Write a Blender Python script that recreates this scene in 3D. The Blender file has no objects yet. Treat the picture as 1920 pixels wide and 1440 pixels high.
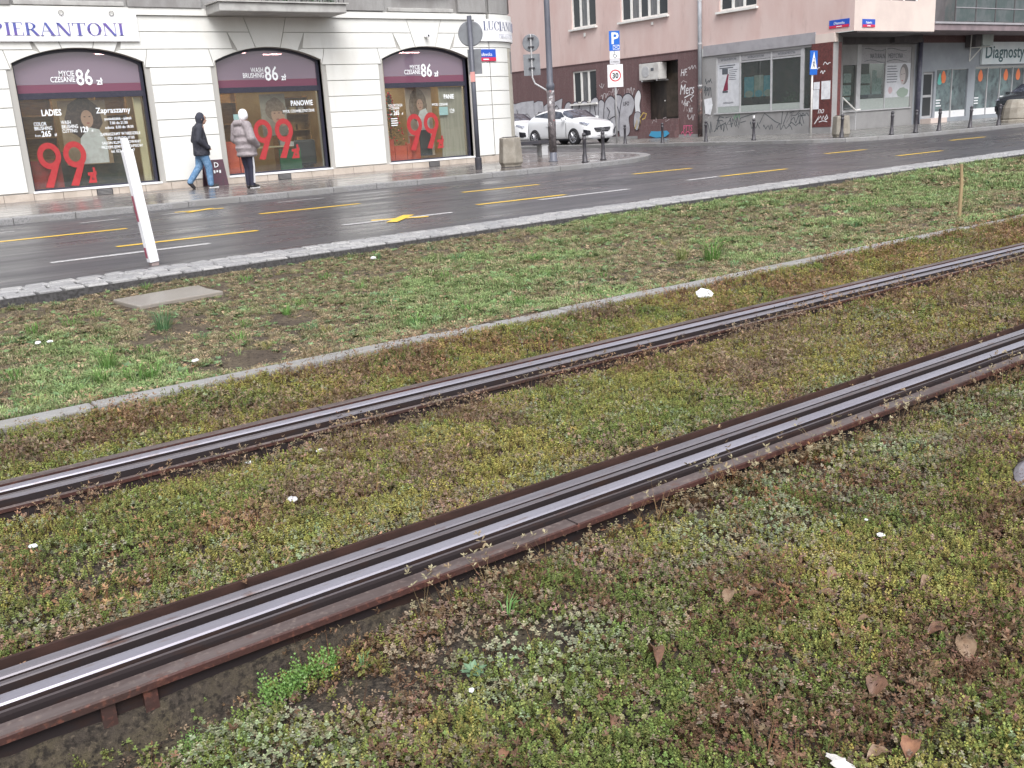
import bpy, bmesh, math, random
import numpy as np
from mathutils import Vector, Matrix

PI = math.pi
random.seed(7)
rng = np.random.default_rng(11)
scene = bpy.context.scene
C = scene.collection

# ------------------------------------------------------------------ camera
cam_d = bpy.data.cameras.new('camera')
cam = bpy.data.objects.new('camera', cam_d)
C.objects.link(cam)
scene.camera = cam
F_PX = 1817.2                                   # focal length in pixels of a 1920 px wide frame
cam_d.sensor_width = 36.0
cam_d.lens = F_PX / 1920 * 36.0
cam_d.clip_start = 0.05
cam_d.clip_end = 2000
CAM_H = 1.23
_p, _r, _y = math.radians(15.169), math.radians(-3.339), math.radians(35.771)
fwd = Vector((math.sin(_y) * math.cos(_p), math.cos(_y) * math.cos(_p), -math.sin(_p)))
_right = fwd.cross(Vector((0, 0, 1))).normalized()
_up = _right.cross(fwd)
cr = _right * math.cos(_r) + _up * math.sin(_r)
cu = -_right * math.sin(_r) + _up * math.cos(_r)
cam.matrix_world = Matrix(((cr.x, cu.x, -fwd.x, 0), (cr.y, cu.y, -fwd.y, 0), (cr.z, cu.z, -fwd.z, CAM_H), (0, 0, 0, 1)))

# ------------------------------------------------------------------ world and sun (overcast)
SUN_EL, SUN_AZ = math.radians(52), math.radians(205)      # azimuth of the sun, clockwise from +Y
world = bpy.data.worlds.new('World')
scene.world = world
world.use_nodes = True
wt = world.node_tree
wt.nodes.clear()
wo = wt.nodes.new('ShaderNodeOutputWorld')
wb = wt.nodes.new('ShaderNodeBackground')
sky = wt.nodes.new('ShaderNodeTexSky')
sky.sky_type = 'NISHITA'
sky.sun_disc = False
sky.sun_elevation = SUN_EL
sky.sun_rotation = SUN_AZ
sky.air_density = 1.0
sky.dust_density = 4.0
sky.ozone_density = 1.0
hsv = wt.nodes.new('ShaderNodeHueSaturation')
hsv.inputs['Saturation'].default_value = 0.27
wb.inputs['Strength'].default_value = 0.13
wt.links.new(sky.outputs[0], hsv.inputs['Color'])
wt.links.new(hsv.outputs[0], wb.inputs['Color'])
wt.links.new(wb.outputs[0], wo.inputs['Surface'])
sun_d = bpy.data.lights.new('sun', 'SUN')
sun_d.energy = 1.3
sun_d.angle = math.radians(38)
sun_d.color = (0.99, 0.985, 1.0)
sun = bpy.data.objects.new('sun', sun_d)
C.objects.link(sun)
_sd = Vector((math.sin(SUN_AZ) * math.cos(SUN_EL), math.cos(SUN_AZ) * math.cos(SUN_EL), math.sin(SUN_EL)))
sun.rotation_euler = _sd.to_track_quat('Z', 'Y').to_euler()
sun.location = _sd * 50

vs = scene.view_settings
vs.view_transform = 'Standard'
vs.look = 'None'
vs.exposure = 0.98
vs.gamma = 1.0
vs.use_curve_mapping = False
scene.render.film_transparent = False
scene.cycles.use_denoising = True
scene.cycles.max_bounces = 7
scene.cycles.transparent_max_bounces = 10
scene.cycles.caustics_reflective = False
scene.cycles.caustics_refractive = False


# ------------------------------------------------------------------ helpers: materials
MATS = {}


def mat(name, col, rough=0.7, metal=0.0, spec=0.4, var=(), bump=None, coat=0.0, rvar=None, emit=None):
    """procedural material. var: (scale, colour, lo, hi[, (sx, sy, sz)]) noise layers; bump: (scale, strength[, stretch])"""
    if name in MATS:
        return MATS[name]
    m = bpy.data.materials.new(name)
    m.use_nodes = True
    nt = m.node_tree
    b = nt.nodes['Principled BSDF']
    b.inputs['Base Color'].default_value = (*col, 1)
    b.inputs['Roughness'].default_value = rough
    b.inputs['Metallic'].default_value = metal
    b.inputs['Specular IOR Level'].default_value = spec
    if coat:
        b.inputs['Coat Weight'].default_value = coat
        b.inputs['Coat Roughness'].default_value = 0.06
    geo = nt.nodes.new('ShaderNodeNewGeometry')

    def noise(scale, stretch=(1, 1, 1), detail=5, rough_=0.6):
        mp = nt.nodes.new('ShaderNodeMapping')
        mp.inputs['Scale'].default_value = stretch
        nt.links.new(geo.outputs['Position'], mp.inputs['Vector'])
        n = nt.nodes.new('ShaderNodeTexNoise')
        n.inputs['Scale'].default_value = scale
        n.inputs['Detail'].default_value = detail
        n.inputs['Roughness'].default_value = rough_
        nt.links.new(mp.outputs[0], n.inputs['Vector'])
        return n.outputs['Fac']

    def remap(sock, lo, hi, a=0.0, c=1.0):
        r = nt.nodes.new('ShaderNodeMapRange')
        r.inputs['From Min'].default_value = lo
        r.inputs['From Max'].default_value = hi
        r.inputs['To Min'].default_value = a
        r.inputs['To Max'].default_value = c
        nt.links.new(sock, r.inputs['Value'])
        return r.outputs['Result']
    cur = None
    for v in var:
        f = remap(noise(v[0], v[4] if len(v) > 4 else (1, 1, 1)), v[2], v[3])
        mx = nt.nodes.new('ShaderNodeMix')
        mx.data_type = 'RGBA'
        nt.links.new(f, mx.inputs['Factor'])
        if cur is None:
            mx.inputs[6].default_value = (*col, 1)
        else:
            nt.links.new(cur, mx.inputs[6])
        mx.inputs[7].default_value = (*v[1], 1)
        cur = mx.outputs[2]
    if cur is not None:
        nt.links.new(cur, b.inputs['Base Color'])
    if rvar:
        nt.links.new(remap(noise(rvar[0], rvar[3] if len(rvar) > 3 else (1, 1, 1)), 0.35, 0.65, rvar[1], rvar[2]), b.inputs['Roughness'])
    if bump:
        bn = nt.nodes.new('ShaderNodeBump')
        bn.inputs['Strength'].default_value = bump[1]
        bn.inputs['Distance'].default_value = bump[3] if len(bump) > 3 else 0.01
        nt.links.new(noise(bump[0], bump[2] if len(bump) > 2 else (1, 1, 1)), bn.inputs['Height'])
        nt.links.new(bn.outputs[0], b.inputs['Normal'])
    if emit:
        b.inputs['Emission Color'].default_value = (*emit[0], 1)
        b.inputs['Emission Strength'].default_value = emit[1]
    MATS[name] = m
    return m


def mat_glass(name, tint=(1, 1, 1), film=None, film_fac=0.0, refl=0.09):
    """thin pane: see-through, with a mirror share and an optional diffuse film or painted reflection veil"""
    if name in MATS:
        return MATS[name]
    m = bpy.data.materials.new(name)
    m.use_nodes = True
    nt = m.node_tree
    nt.nodes.clear()
    out = nt.nodes.new('ShaderNodeOutputMaterial')
    tr = nt.nodes.new('ShaderNodeBsdfTransparent')
    tr.inputs['Color'].default_value = (*tint, 1)
    gl = nt.nodes.new('ShaderNodeBsdfGlossy')
    gl.inputs['Roughness'].default_value = 0.02
    gl.inputs['Color'].default_value = (0.9, 0.92, 0.95, 1)
    base = tr
    if film:
        df = nt.nodes.new('ShaderNodeBsdfDiffuse')
        df.inputs['Color'].default_value = (*film, 1)
        mx0 = nt.nodes.new('ShaderNodeMixShader')
        mx0.inputs[0].default_value = film_fac
        nt.links.new(tr.outputs[0], mx0.inputs[1])
        nt.links.new(df.outputs[0], mx0.inputs[2])
        base = mx0
    lw = nt.nodes.new('ShaderNodeLayerWeight')
    lw.inputs['Blend'].default_value = 0.15
    add = nt.nodes.new('ShaderNodeMath')
    add.operation = 'MULTIPLY_ADD'
    add.inputs[1].default_value = 0.6
    add.inputs[2].default_value = refl
    add.use_clamp = True
    nt.links.new(lw.outputs['Fresnel'], add.inputs[0])
    mx = nt.nodes.new('ShaderNodeMixShader')
    nt.links.new(add.outputs[0], mx.inputs[0])
    nt.links.new(base.outputs[0], mx.inputs[1])
    nt.links.new(gl.outputs[0], mx.inputs[2])
    nt.links.new(mx.outputs[0], out.inputs['Surface'])
    MATS[name] = m
    return m


# ------------------------------------------------------------------ helpers: meshes and objects
def link(o, parent=None):
    C.objects.link(o)
    if parent is not None:
        o.parent = parent
    return o


def tag(o, label=None, cat=None, group=None, kind=None):
    if label:
        o['label'] = label
    if cat:
        o['category'] = cat
    if group:
        o['group'] = group
    if kind:
        o['kind'] = kind
    return o


def thing(name, label, cat, loc=(0, 0, 0), rz=0.0, group=None):
    o = bpy.data.objects.new(name, None)
    o.empty_display_size = 0.2
    C.objects.link(o)
    o.location = loc
    o.rotation_euler = (0, 0, rz)
    return tag(o, label, cat, group)


def obj(name, bm, m, parent=None, loc=None, smooth=False, rot=None):
    if isinstance(bm, bpy.types.Mesh):
        me = bm
    else:
        me = bpy.data.meshes.new(name)
        bm.normal_update()
        bm.to_mesh(me)
        bm.free()
    if smooth:
        me.polygons.foreach_set('use_smooth', [True] * len(me.polygons))
    ms = m if isinstance(m, (list, tuple)) else [m]
    if not me.materials:
        for x in ms:
            me.materials.append(x)
    o = bpy.data.objects.new(name, me)
    if loc is not None:
        o.location = loc
    if rot is not None:
        o.rotation_euler = rot
    return link(o, parent)


def bevel(o, w=0.01, seg=2):
    md = o.modifiers.new('bevel', 'BEVEL')
    md.width = w
    md.segments = seg
    md.limit_method = 'ANGLE'
    md.angle_limit = math.radians(40)
    return o


def NB():
    return bmesh.new()


def box(bm, a, b, mi=0):
    x0, y0, z0 = a
    x1, y1, z1 = b
    v = [bm.verts.new(p) for p in ((x0, y0, z0), (x1, y0, z0), (x1, y1, z0), (x0, y1, z0), (x0, y0, z1), (x1, y0, z1), (x1, y1, z1), (x0, y1, z1))]
    for f in ((0, 3, 2, 1), (4, 5, 6, 7), (0, 1, 5, 4), (1, 2, 6, 5), (2, 3, 7, 6), (3, 0, 4, 7)):
        bm.faces.new([v[i] for i in f]).material_index = mi
    return bm


def boxo(name, a, b, m, parent=None, bev=0.0):
    o = obj(name, box(NB(), a, b), m, parent)
    if bev:
        bevel(o, bev)
    return o


def poly(bm, pts, mi=0):
    f = bm.faces.new([bm.verts.new(p) for p in pts])
    f.material_index = mi
    return f


def prism(bm, pts, axis, d0, d1, mi=0):
    """extrude a 2-D polygon: axis 'y' -> pts are (x, z); 'x' -> (y, z); 'z' -> (x, y)"""
    def P(p, d):
        return {'y': (p[0], d, p[1]), 'x': (d, p[0], p[1]), 'z': (p[0], p[1], d)}[axis]
    a = [bm.verts.new(P(p, d0)) for p in pts]
    b = [bm.verts.new(P(p, d1)) for p in pts]
    n = len(pts)
    fs = [bm.faces.new(a), bm.faces.new(b[::-1])]
    for i in range(n):
        j = (i + 1) % n
        fs.append(bm.faces.new((a[j], a[i], b[i], b[j])))
    for f in fs:
        f.material_index = mi
    bmesh.ops.recalc_face_normals(bm, faces=fs)
    return bm


def tube(bm, pts, r, n=8, cap=True, mi=0):
    """round tube along a path; r one radius or a list"""
    pts = [Vector(p) for p in pts]
    rs = r if isinstance(r, (list, tuple)) else [r] * len(pts)
    rings = []
    side = None
    for i, p in enumerate(pts):
        d = (pts[min(i + 1, len(pts) - 1)] - pts[max(i - 1, 0)]).normalized()
        if side is None:
            side = d.orthogonal().normalized()
        side = (side - d * side.dot(d)).normalized()
        up = d.cross(side)
        rings.append([bm.verts.new(p + (side * math.cos(2 * PI * k / n) + up * math.sin(2 * PI * k / n)) * rs[i]) for k in range(n)])
    for a, b in zip(rings, rings[1:]):
        for k in range(n):
            bm.faces.new((a[k], a[(k + 1) % n], b[(k + 1) % n], b[k])).material_index = mi
    if cap:
        bm.faces.new(rings[0][::-1]).material_index = mi
        bm.faces.new(rings[-1]).material_index = mi
    return bm


def lathe(bm, prof, n=16, cx=0, cy=0, mi=0):
    rings = []
    for r, z in prof:
        rings.append([bm.verts.new((cx + max(r, 1e-4) * math.cos(2 * PI * k / n), cy + max(r, 1e-4) * math.sin(2 * PI * k / n), z)) for k in range(n)])
    for a, b in zip(rings, rings[1:]):
        for k in range(n):
            bm.faces.new((a[k], a[(k + 1) % n], b[(k + 1) % n], b[k])).material_index = mi
    bm.faces.new(rings[0][::-1]).material_index = mi
    bm.faces.new(rings[-1]).material_index = mi
    return bm


def grid(bm, xs, ys, zf, mi=0):
    vs_ = [[bm.verts.new((x, y, zf(x, y))) for y in ys] for x in xs]
    for i in range(len(xs) - 1):
        for j in range(len(ys) - 1):
            bm.faces.new((vs_[i][j], vs_[i + 1][j], vs_[i + 1][j + 1], vs_[i][j + 1])).material_index = mi
    return bm


# value noise for layout (numpy)
_perm = rng.random((256, 256))


def vnoise(x, y, s, seed=0):
    x = np.asarray(x) / s + seed * 17.3
    y = np.asarray(y) / s + seed * 9.7
    xi, yi = np.floor(x).astype(int), np.floor(y).astype(int)
    fx, fy = x - xi, y - yi
    fx = fx * fx * (3 - 2 * fx)
    fy = fy * fy * (3 - 2 * fy)

    def g(a, b):
        return _perm[a % 256, b % 256]
    return (g(xi, yi) * (1 - fx) + g(xi + 1, yi) * fx) * (1 - fy) + (g(xi, yi + 1) * (1 - fx) + g(xi + 1, yi + 1) * fx) * fy


def fnoise(x, y, s, seed=0):
    return (vnoise(x, y, s, seed) * 0.55 + vnoise(x, y, s * 0.45, seed + 3) * 0.3 + vnoise(x, y, s * 0.2, seed + 5) * 0.15)


# text: created as curves, turned into meshes in one go at the end
TEXTS = []


def text(s, size, m, parent, loc, face='-y', xs=1.0, align='LEFT', bold=0.0, name='lettering', lean=0.0, extrude=0.002, spacing=1.0, line=1.0, rot=0.0):
    cu_ = bpy.data.curves.new(name, 'FONT')
    cu_.body = s
    cu_.size = size
    cu_.align_x = align
    cu_.offset = bold
    cu_.extrude = extrude
    cu_.shear = lean
    cu_.space_character = spacing
    cu_.space_line = line
    cu_.resolution_u = 2
    o = bpy.data.objects.new(name, cu_)
    C.objects.link(o)
    base = {'-y': Matrix.Rotation(PI / 2, 4, 'X'), '-x': Matrix.Rotation(-PI / 2, 4, 'Z') @ Matrix.Rotation(PI / 2, 4, 'X'), 'z': Matrix.Identity(4)}[face]
    M_ = Matrix.Translation(loc) @ base @ Matrix.Rotation(rot, 4, 'Z') @ Matrix.Diagonal((xs, 1, 1, 1))
    TEXTS.append((o, M_, m, parent, name))


def finish_texts():
    bpy.context.view_layer.update()
    dg = bpy.context.evaluated_depsgraph_get()
    new = []
    for o, M_, m, parent, name in TEXTS:
        me = bpy.data.meshes.new_from_object(o.evaluated_get(dg))
        me.transform(M_)
        me.materials.clear()
        me.materials.append(m)
        new.append((me, parent, name))
    for o, *_ in TEXTS:
        cu_ = o.data
        bpy.data.objects.remove(o)
        bpy.data.curves.remove(cu_)
    for me, parent, name in new:
        me.name = name
        link(bpy.data.objects.new(name, me), parent)


def dup(o, parent=None):
    c = o.copy()
    C.objects.link(c)
    if parent is not None:
        c.parent = parent
    for ch in o.children:
        dup(ch, c)
    return c


def stroke(bm, pts, w, nrm='-y', d=0.0):
    """flat painted line through 2-D points on a wall: '-y' -> (x, z) at y=d; '-x' -> (y, z) at x=d; 'z' -> (x, y) at z=d"""
    pts = [Vector(p) for p in pts]
    L, R = [], []
    for i, p in enumerate(pts):
        t = (pts[min(i + 1, len(pts) - 1)] - pts[max(i - 1, 0)])
        t = t.normalized() if t.length > 0 else Vector((1, 0))
        n = Vector((-t.y, t.x)) * w / 2
        L.append(p + n)
        R.append(p - n)

    def P(p):
        return {'-y': (p.x, d, p.y), '-x': (d, p.x, p.y), 'z': (p.x, p.y, d)}[nrm]
    for i in range(len(pts) - 1):
        poly(bm, [P(L[i]), P(R[i]), P(R[i + 1]), P(L[i + 1])])
    return bm

# ================================================================== THE SETTING
M_soil = mat('soil_dark', (0.085, 0.066, 0.050), 0.85, spec=0.2, var=((3.0, (0.125, 0.100, 0.070), 0.42, 0.62), (40, (0.03, 0.023, 0.018), 0.5, 0.68)), bump=(60, 0.8, (1, 1, 1), 0.02))
M_bed = mat('soil_moss', (0.052, 0.042, 0.034), 0.85, spec=0.25, var=((5.0, (0.080, 0.066, 0.042), 0.45, 0.65), (90, (0.11, 0.088, 0.065), 0.55, 0.7), (60, (0.022, 0.018, 0.015), 0.48, 0.62)), bump=(80, 0.8, (1, 1, 1), 0.02))
M_asph = mat('asphalt_wet', (0.054, 0.050, 0.056), 0.35, spec=0.5, var=((0.5, (0.068, 0.064, 0.068), 0.42, 0.62, (0.35, 1.6, 1)), (3.0, (0.040, 0.038, 0.042), 0.5, 0.66, (0.5, 1.5, 1)), (160, (0.085, 0.082, 0.085), 0.55, 0.75)), bump=(180, 0.35, (1, 1, 1), 0.004), rvar=(0.7, 0.20, 0.46, (0.35, 1.8, 1)))
M_pave = mat('paving_wet', (0.145, 0.130, 0.122), 0.25, spec=0.5, var=((0.9, (0.10, 0.088, 0.084), 0.45, 0.6, (0.5, 1.6, 1)), (0.35, (0.19, 0.168, 0.152), 0.5, 0.64), (60, (0.09, 0.082, 0.08), 0.5, 0.7)), bump=(90, 0.15, (1, 1, 1), 0.004), rvar=(1.1, 0.08, 0.32, (0.5, 1.6, 1)))
M_granite = mat('granite_kerb', (0.27, 0.265, 0.265), 0.4, spec=0.5, var=((45, (0.16, 0.16, 0.165), 0.45, 0.62), (2.5, (0.21, 0.205, 0.20), 0.45, 0.6)), bump=(60, 0.25, (1, 1, 1), 0.006))
M_concrete = mat('concrete_grey', (0.30, 0.295, 0.285), 0.6, spec=0.4, var=((6, (0.22, 0.21, 0.195), 0.45, 0.62), (70, (0.19, 0.185, 0.175), 0.52, 0.7)), bump=(90, 0.3, (1, 1, 1), 0.005))
M_sett = [mat('sett_%d' % i, c, 0.42, spec=0.5, var=((50, tuple(k * 0.72 for k in c), 0.45, 0.65),), bump=(50, 0.35, (1, 1, 1), 0.008)) for i, c in enumerate(((0.315, 0.31, 0.312), (0.345, 0.338, 0.335), (0.275, 0.27, 0.275)))]
M_mortar = mat('joint_dark', (0.075, 0.072, 0.074), 0.8, var=((40, (0.035, 0.033, 0.033), 0.4, 0.6),))
M_yel = mat('paint_yellow', (0.78, 0.50, 0.04), 0.45, var=((60, (0.62, 0.40, 0.06), 0.5, 0.72), (9, (0.50, 0.34, 0.07), 0.58, 0.72)))
M_wht = mat('paint_white_worn', (0.50, 0.49, 0.49), 0.5, var=((25, (0.17, 0.165, 0.17), 0.47, 0.64),))

# ground sheet to the horizon
tag(obj('ground', grid(NB(), np.linspace(-400, 400, 9), np.linspace(-400, 400, 9), lambda x, y: -0.35), M_soil), kind='structure')


def kerb_y(x):
    """far edge of the sett strip"""
    x = min(x, 31.0)
    return 9.70 + 0.062 * x - 0.001 * x * x


SETT_W = 0.66
# --- road
bm = NB()
xs = [-30 + i for i in range(62)] + [40, 60, 90]
va = [bm.verts.new((x, kerb_y(x) - 0.3, 0)) for x in xs]
vb = [bm.verts.new((x, 18.9, 0)) for x in xs]
vc = [bm.verts.new((x, 70, 0)) for x in xs]
for i in range(len(xs) - 1):
    bm.faces.new((va[i], va[i + 1], vb[i + 1], vb[i]))
    bm.faces.new((vb[i], vb[i + 1], vc[i + 1], vc[i]))
road = tag(obj('road', bm, M_asph), 'wet dark asphalt road with yellow and white dashes', kind='structure')


def mark(name, pts, w, m, z=0.004):
    return obj(name, stroke(NB(), pts, w, 'z', z), m, road)


for x0, x1 in ((3.19, 5.02), (8.62, 10.38), (14.2, 16.1), (19.95, 21.7), (25.6, 27.4)):
    mark('yellow_dash', [(x0, 12.62), (x1, 12.60)], 0.13, M_yel)
for x0, x1 in ((1.4, 4.03), (6.15, 7.95), (10.12, 11.86), (14.45, 16.15), (21.0, 22.6), (26.7, 28.4)):
    mark('yellow_dash', [(x0, 15.26), (x1, 15.20)], 0.15, M_yel)
for a, b in (((2.23, 11.69), (4.04, 11.70)), ((5.98, 11.98), (7.72, 11.94)), ((9.56, 12.26), (11.55, 12.30)), ((13.3, 12.62), (14.18, 12.66))):
    mark('white_dash', [a, b], 0.15, M_wht, 0.0035)
for a, b in (((2.2, 16.9), (2.8, 16.95)), ((3.84, 17.25), (4.5, 17.35)), ((7.4, 17.43), (8.35, 17.40)), ((8.84, 17.44), (9.9, 17.47)), ((22.3, 20.1), (22.65, 19.85)), ((22.2, 19.2), (22.75, 18.95)), ((5.2, 17.3), (5.6, 17.25))):
    mark('white_dash', [a, b], 0.10, M_wht, 0.0035)
mark('yellow_cross_bar', [(6.50, 12.14), (7.20, 11.76)], 0.13, M_yel, 0.005)
mark('yellow_cross_bar', [(6.50, 11.58), (7.18, 12.27)], 0.16, M_yel, 0.008)
mark('yellow_cross_bar', [(5.50, 17.52), (6.34, 17.38)], 0.12, M_yel, 0.005)
mark('yellow_cross_bar', [(5.61, 17.16), (6.21, 17.62)], 0.13, M_yel, 0.008)
for a, b, m in (((21.35, 25.2), (20.95, 24.3), M_wht), ((21.4, 23.4), (21.15, 21.9), M_yel)):
    mark('corner_marking', [a, b], 0.18, m, 0.004)

M_tar = mat('tar_seam', (0.022, 0.021, 0.024), 0.3)
for pts in ([(-2 + 0.8 * i, 14.02 + 0.03 * math.sin(i * 1.7) + 0.02 * math.sin(i * 4.1)) for i in range(48)], [(2.3 + 0.12 * i, 10.25 + 0.012 * i + 0.02 * math.sin(i * 2.2)) for i in range(9)], [(9.0 + 0.25 * i, 16.4 + 0.12 * math.sin(i * 0.9) + 0.05 * math.sin(i * 2.7)) for i in range(12)], [(17.3 + 0.05 * math.sin(i * 1.3), 11.2 + 0.4 * i) for i in range(16)]):
    mark('tar_seam', pts, 0.035, M_tar, 0.002)
M_patch = mat('asphalt_patch', (0.040, 0.038, 0.042), 0.4, spec=0.5, var=((140, (0.07, 0.067, 0.07), 0.55, 0.75),), bump=(180, 0.4, (1, 1, 1), 0.004), rvar=(2, 0.3, 0.5))
for a, b, c, d in ((11.8, 13.6, 13.1, 14.4), (0.9, 2.3, 16.0, 17.2), (23.5, 25.2, 13.4, 15.6)):
    obj('asphalt_patch', grid(NB(), [a, b], [c, d], lambda x, y: 0.0015), M_patch, road)

# --- left pavement with rounded corner at the side street
arc = [(16.1 + 4.75 * math.sin(a), 23.6 - 4.75 * math.cos(a)) for a in np.linspace(0, PI / 2, 13)]
bm = NB()
prism(bm, [(-30, 18.85)] + arc + [(20.85, 60), (17.9, 60), (17.9, 26.2), (-30, 26.2)], 'z', -0.1, 0.10)
pave_l = tag(obj('pavement', bm, M_pave), 'wet pavement along the cream shop building', kind='structure')
stone_mesh = {}


def kerb_run(path, parent, w=0.28, h=0.11, length=1.0, m=None, name='kerb_stone', z0=-0.12, gap=0.012, bev=0.02):
    """kerb stones laid end to end along a path (its left side is the top's inner edge)"""
    P = [Vector(p) for p in path]
    seg = [(b - a).length for a, b in zip(P, P[1:])]
    tot = sum(seg)
    n = max(1, int(round(tot / length)))
    L = tot / n

    def at(s):
        for a, b, l in zip(P, P[1:], seg):
            if s <= l + 1e-6:
                return a.lerp(b, s / l)
            s -= l
        return P[-1]
    for i in range(n):
        a, b = at(i * L), at((i + 1) * L)
        d = b - a
        ll = d.length - gap
        key = (round(ll, 2), w, h)
        if key not in stone_mesh:
            b_ = box(NB(), (-ll / 2, 0, z0), (ll / 2, w, h))
            bmesh.ops.bevel(b_, geom=[e for e in b_.edges if all(v.co.z > h - 1e-4 for v in e.verts)], offset=bev, segments=2, affect='EDGES', profile=0.6)
            me = bpy.data.meshes.new(name)
            b_.to_mesh(me)
            b_.free()
            me.materials.append(m)
            stone_mesh[key] = me
        mid = (a + b) / 2
        o = bpy.data.objects.new(name, stone_mesh[key])
        o.location = (mid.x, mid.y, random.uniform(-0.005, 0.005))
        o.rotation_euler = (random.uniform(-0.006, 0.006), 0, math.atan2(d.y, d.x) + random.uniform(-0.003, 0.003))
        link(o, parent)


arcf = [(16.1 + 5.05 * math.sin(a), 23.6 - 5.05 * math.cos(a)) for a in np.linspace(0, PI / 2, 13)]
kerb_run([(-6, 18.55)] + arcf + [(21.15, 44)], pave_l, m=M_granite, h=0.112)

# --- right pavement
arc2 = [(29.2 - 2.32 * math.cos(a), 20.6 - 2.32 * math.sin(a)) for a in np.linspace(0, PI / 2, 9)]
bm = NB()
prism(bm, [(26.88, 60)] + arc2 + [(60, 17.6), (90, 17.4), (90, 60)], 'z', -0.1, 0.10)
M_pave2 = mat('paving_right', (0.20, 0.192, 0.18), 0.32, spec=0.5, var=((0.8, (0.15, 0.145, 0.138), 0.42, 0.6), (50, (0.14, 0.135, 0.13), 0.5, 0.7)), bump=(70, 0.15, (1, 1, 1), 0.004), rvar=(0.9, 0.15, 0.4))
pave_r = tag(obj('pavement', bm, M_pave2), 'grey pavement around the pink corner building', kind='structure')
arc2f = [(29.2 - 2.6 * math.cos(a), 20.6 - 2.6 * math.sin(a)) for a in np.linspace(0, PI / 2, 9)]
kerb_run([(26.6, 46)] + arc2f + [(60, 17.32)], pave_r, m=M_granite, h=0.112)

# --- verge between the road and the track, a rough lawn on soil


def verge_z(x, y):
    t = np.clip((y - 5.0) / 4.2, 0, 1)
    return -0.075 + 0.055 * np.clip((5.45 - y) / 0.45, 0, 1) + 0.03 * np.clip((y - 8.4) / 1.0, 0, 1) - 0.03 * np.sin(t * PI) + 0.05 * (fnoise(x, y, 0.9, 2) - 0.5) + 0.025 * (vnoise(x, y, 0.12, 4) - 0.5)


bm = NB()
grid(bm, np.concatenate([np.arange(-6, 12, 0.09), np.arange(12, 60, 0.6)]), np.concatenate([np.arange(4.96, 9.9, 0.09)]), lambda x, y: float(verge_z(x, y)))
verge = tag(obj('verge', bm, M_soil, smooth=True), 'rough soil verge between the road and the tram track', kind='structure')
# cut away what would reach under the setts
vm = verge.data
bm = bmesh.new()
bm.from_mesh(vm)
bmesh.ops.delete(bm, geom=[v for v in bm.verts if v.co.y > kerb_y(v.co.x) - SETT_W + 0.15], context='VERTS')
bm.to_mesh(vm)
bm.free()

# --- sett strip
bm = NB()
sx = list(np.arange(-6, 32, 0.5)) + [40, 60]
A_ = [bm.verts.new((x, kerb_y(x) - SETT_W, 0.012)) for x in sx]
B_ = [bm.verts.new((x, kerb_y(x), 0.012)) for x in sx]
D_ = [bm.verts.new((x, kerb_y(x) - SETT_W, -0.3)) for x in sx]
for i in range(len(sx) - 1):
    bm.faces.new((A_[i], A_[i + 1], B_[i + 1], B_[i]))
    bm.faces.new((D_[i], D_[i + 1], A_[i + 1], A_[i]))
strip = tag(obj('sett_strip', bm, M_mortar), 'pale stone sett strip along the road edge', kind='structure')
sett_me = []
for k in range(9):
    b_ = box(NB(), (-0.1, -0.070, -0.05), (0.1, 0.070, 0.034))
    for v in b_.verts:
        v.co += Vector((random.uniform(-0.010, 0.010), random.uniform(-0.010, 0.010), random.uniform(-0.003, 0.003) if v.co.z > 0 else 0))
    bmesh.ops.bevel(b_, geom=[e for e in b_.edges if all(v.co.z > 0 for v in e.verts)], offset=0.012, segments=1, affect='EDGES')
    me = bpy.data.meshes.new('sett')
    b_.to_mesh(me)
    b_.free()
    me.materials.append(M_sett[k % 3])
    sett_me.append(me)
spots = []
rows = 4
x = -1.0
for r_ in range(rows):
    x = -1.0 + random.uniform(0, 0.2)
    while x < 24:
        l = random.uniform(0.15, 0.24)
        spots.append((x + l / 2, kerb_y(x) - SETT_W + 0.012 + (r_ + 0.5) * (SETT_W - 0.02) / rows, l))
        x += l + 0.026
spots.sort(key=lambda s: abs(s[0] - 3.5) if s[0] > 0.9 else 99)
far = NB()
for i, (x, y, l) in enumerate(spots):
    me = sett_me[random.randrange(9)]
    if i < 300:
        o = bpy.data.objects.new('sett', me)
        o.location = (x, y, random.uniform(-0.004, 0.004))
        o.scale = (l / 0.2, 1, 1)
        o.rotation_euler = (random.uniform(-0.02, 0.02), random.uniform(-0.02, 0.02), math.atan(0.06) + random.uniform(-0.12, 0.12))
        link(o, strip)
    else:
        n0 = len(far.verts)
        far.from_mesh(me)
        far.verts.ensure_lookup_table()
        M_ = Matrix.Translation((x, y, random.uniform(-0.006, 0.006))) @ Matrix.Rotation(0.05, 4, 'Z') @ Matrix.Diagonal((l / 0.2, 1, 1, 1))
        bmesh.ops.transform(far, matrix=M_, verts=far.verts[n0:])
tag(obj('far_setts', far, M_sett[0], strip), kind='stuff')

# --- track bed and the concrete edging between it and the verge


def bed_z(x, y):
    x = np.asarray(x, float)
    y = np.asarray(y, float)
    near = -0.115 + 0.062 * np.clip((x - 0.75) / 0.7, 0, 1)
    base = np.where(y < 2.14, near + (-0.055 - near) * np.clip((2.1 - y) / 0.5, 0, 1), np.where(y < 3.75, -0.035, np.where(y < 4.0, -0.07, -0.05 + 0.025 * np.clip((y - 4.4) / 0.4, 0, 1))))
    dip = np.where((y > 2.14) & (y < 3.75), -0.02 * np.exp(-((y - 2.46) / 0.08) ** 2) - 0.05 * np.exp(-((y - 3.69) / 0.07) ** 2), 0)
    return base + dip + 0.035 * (fnoise(x, y, 0.5, 8) - 0.5) + 0.012 * (vnoise(x, y, 0.06, 9) - 0.5)


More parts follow.
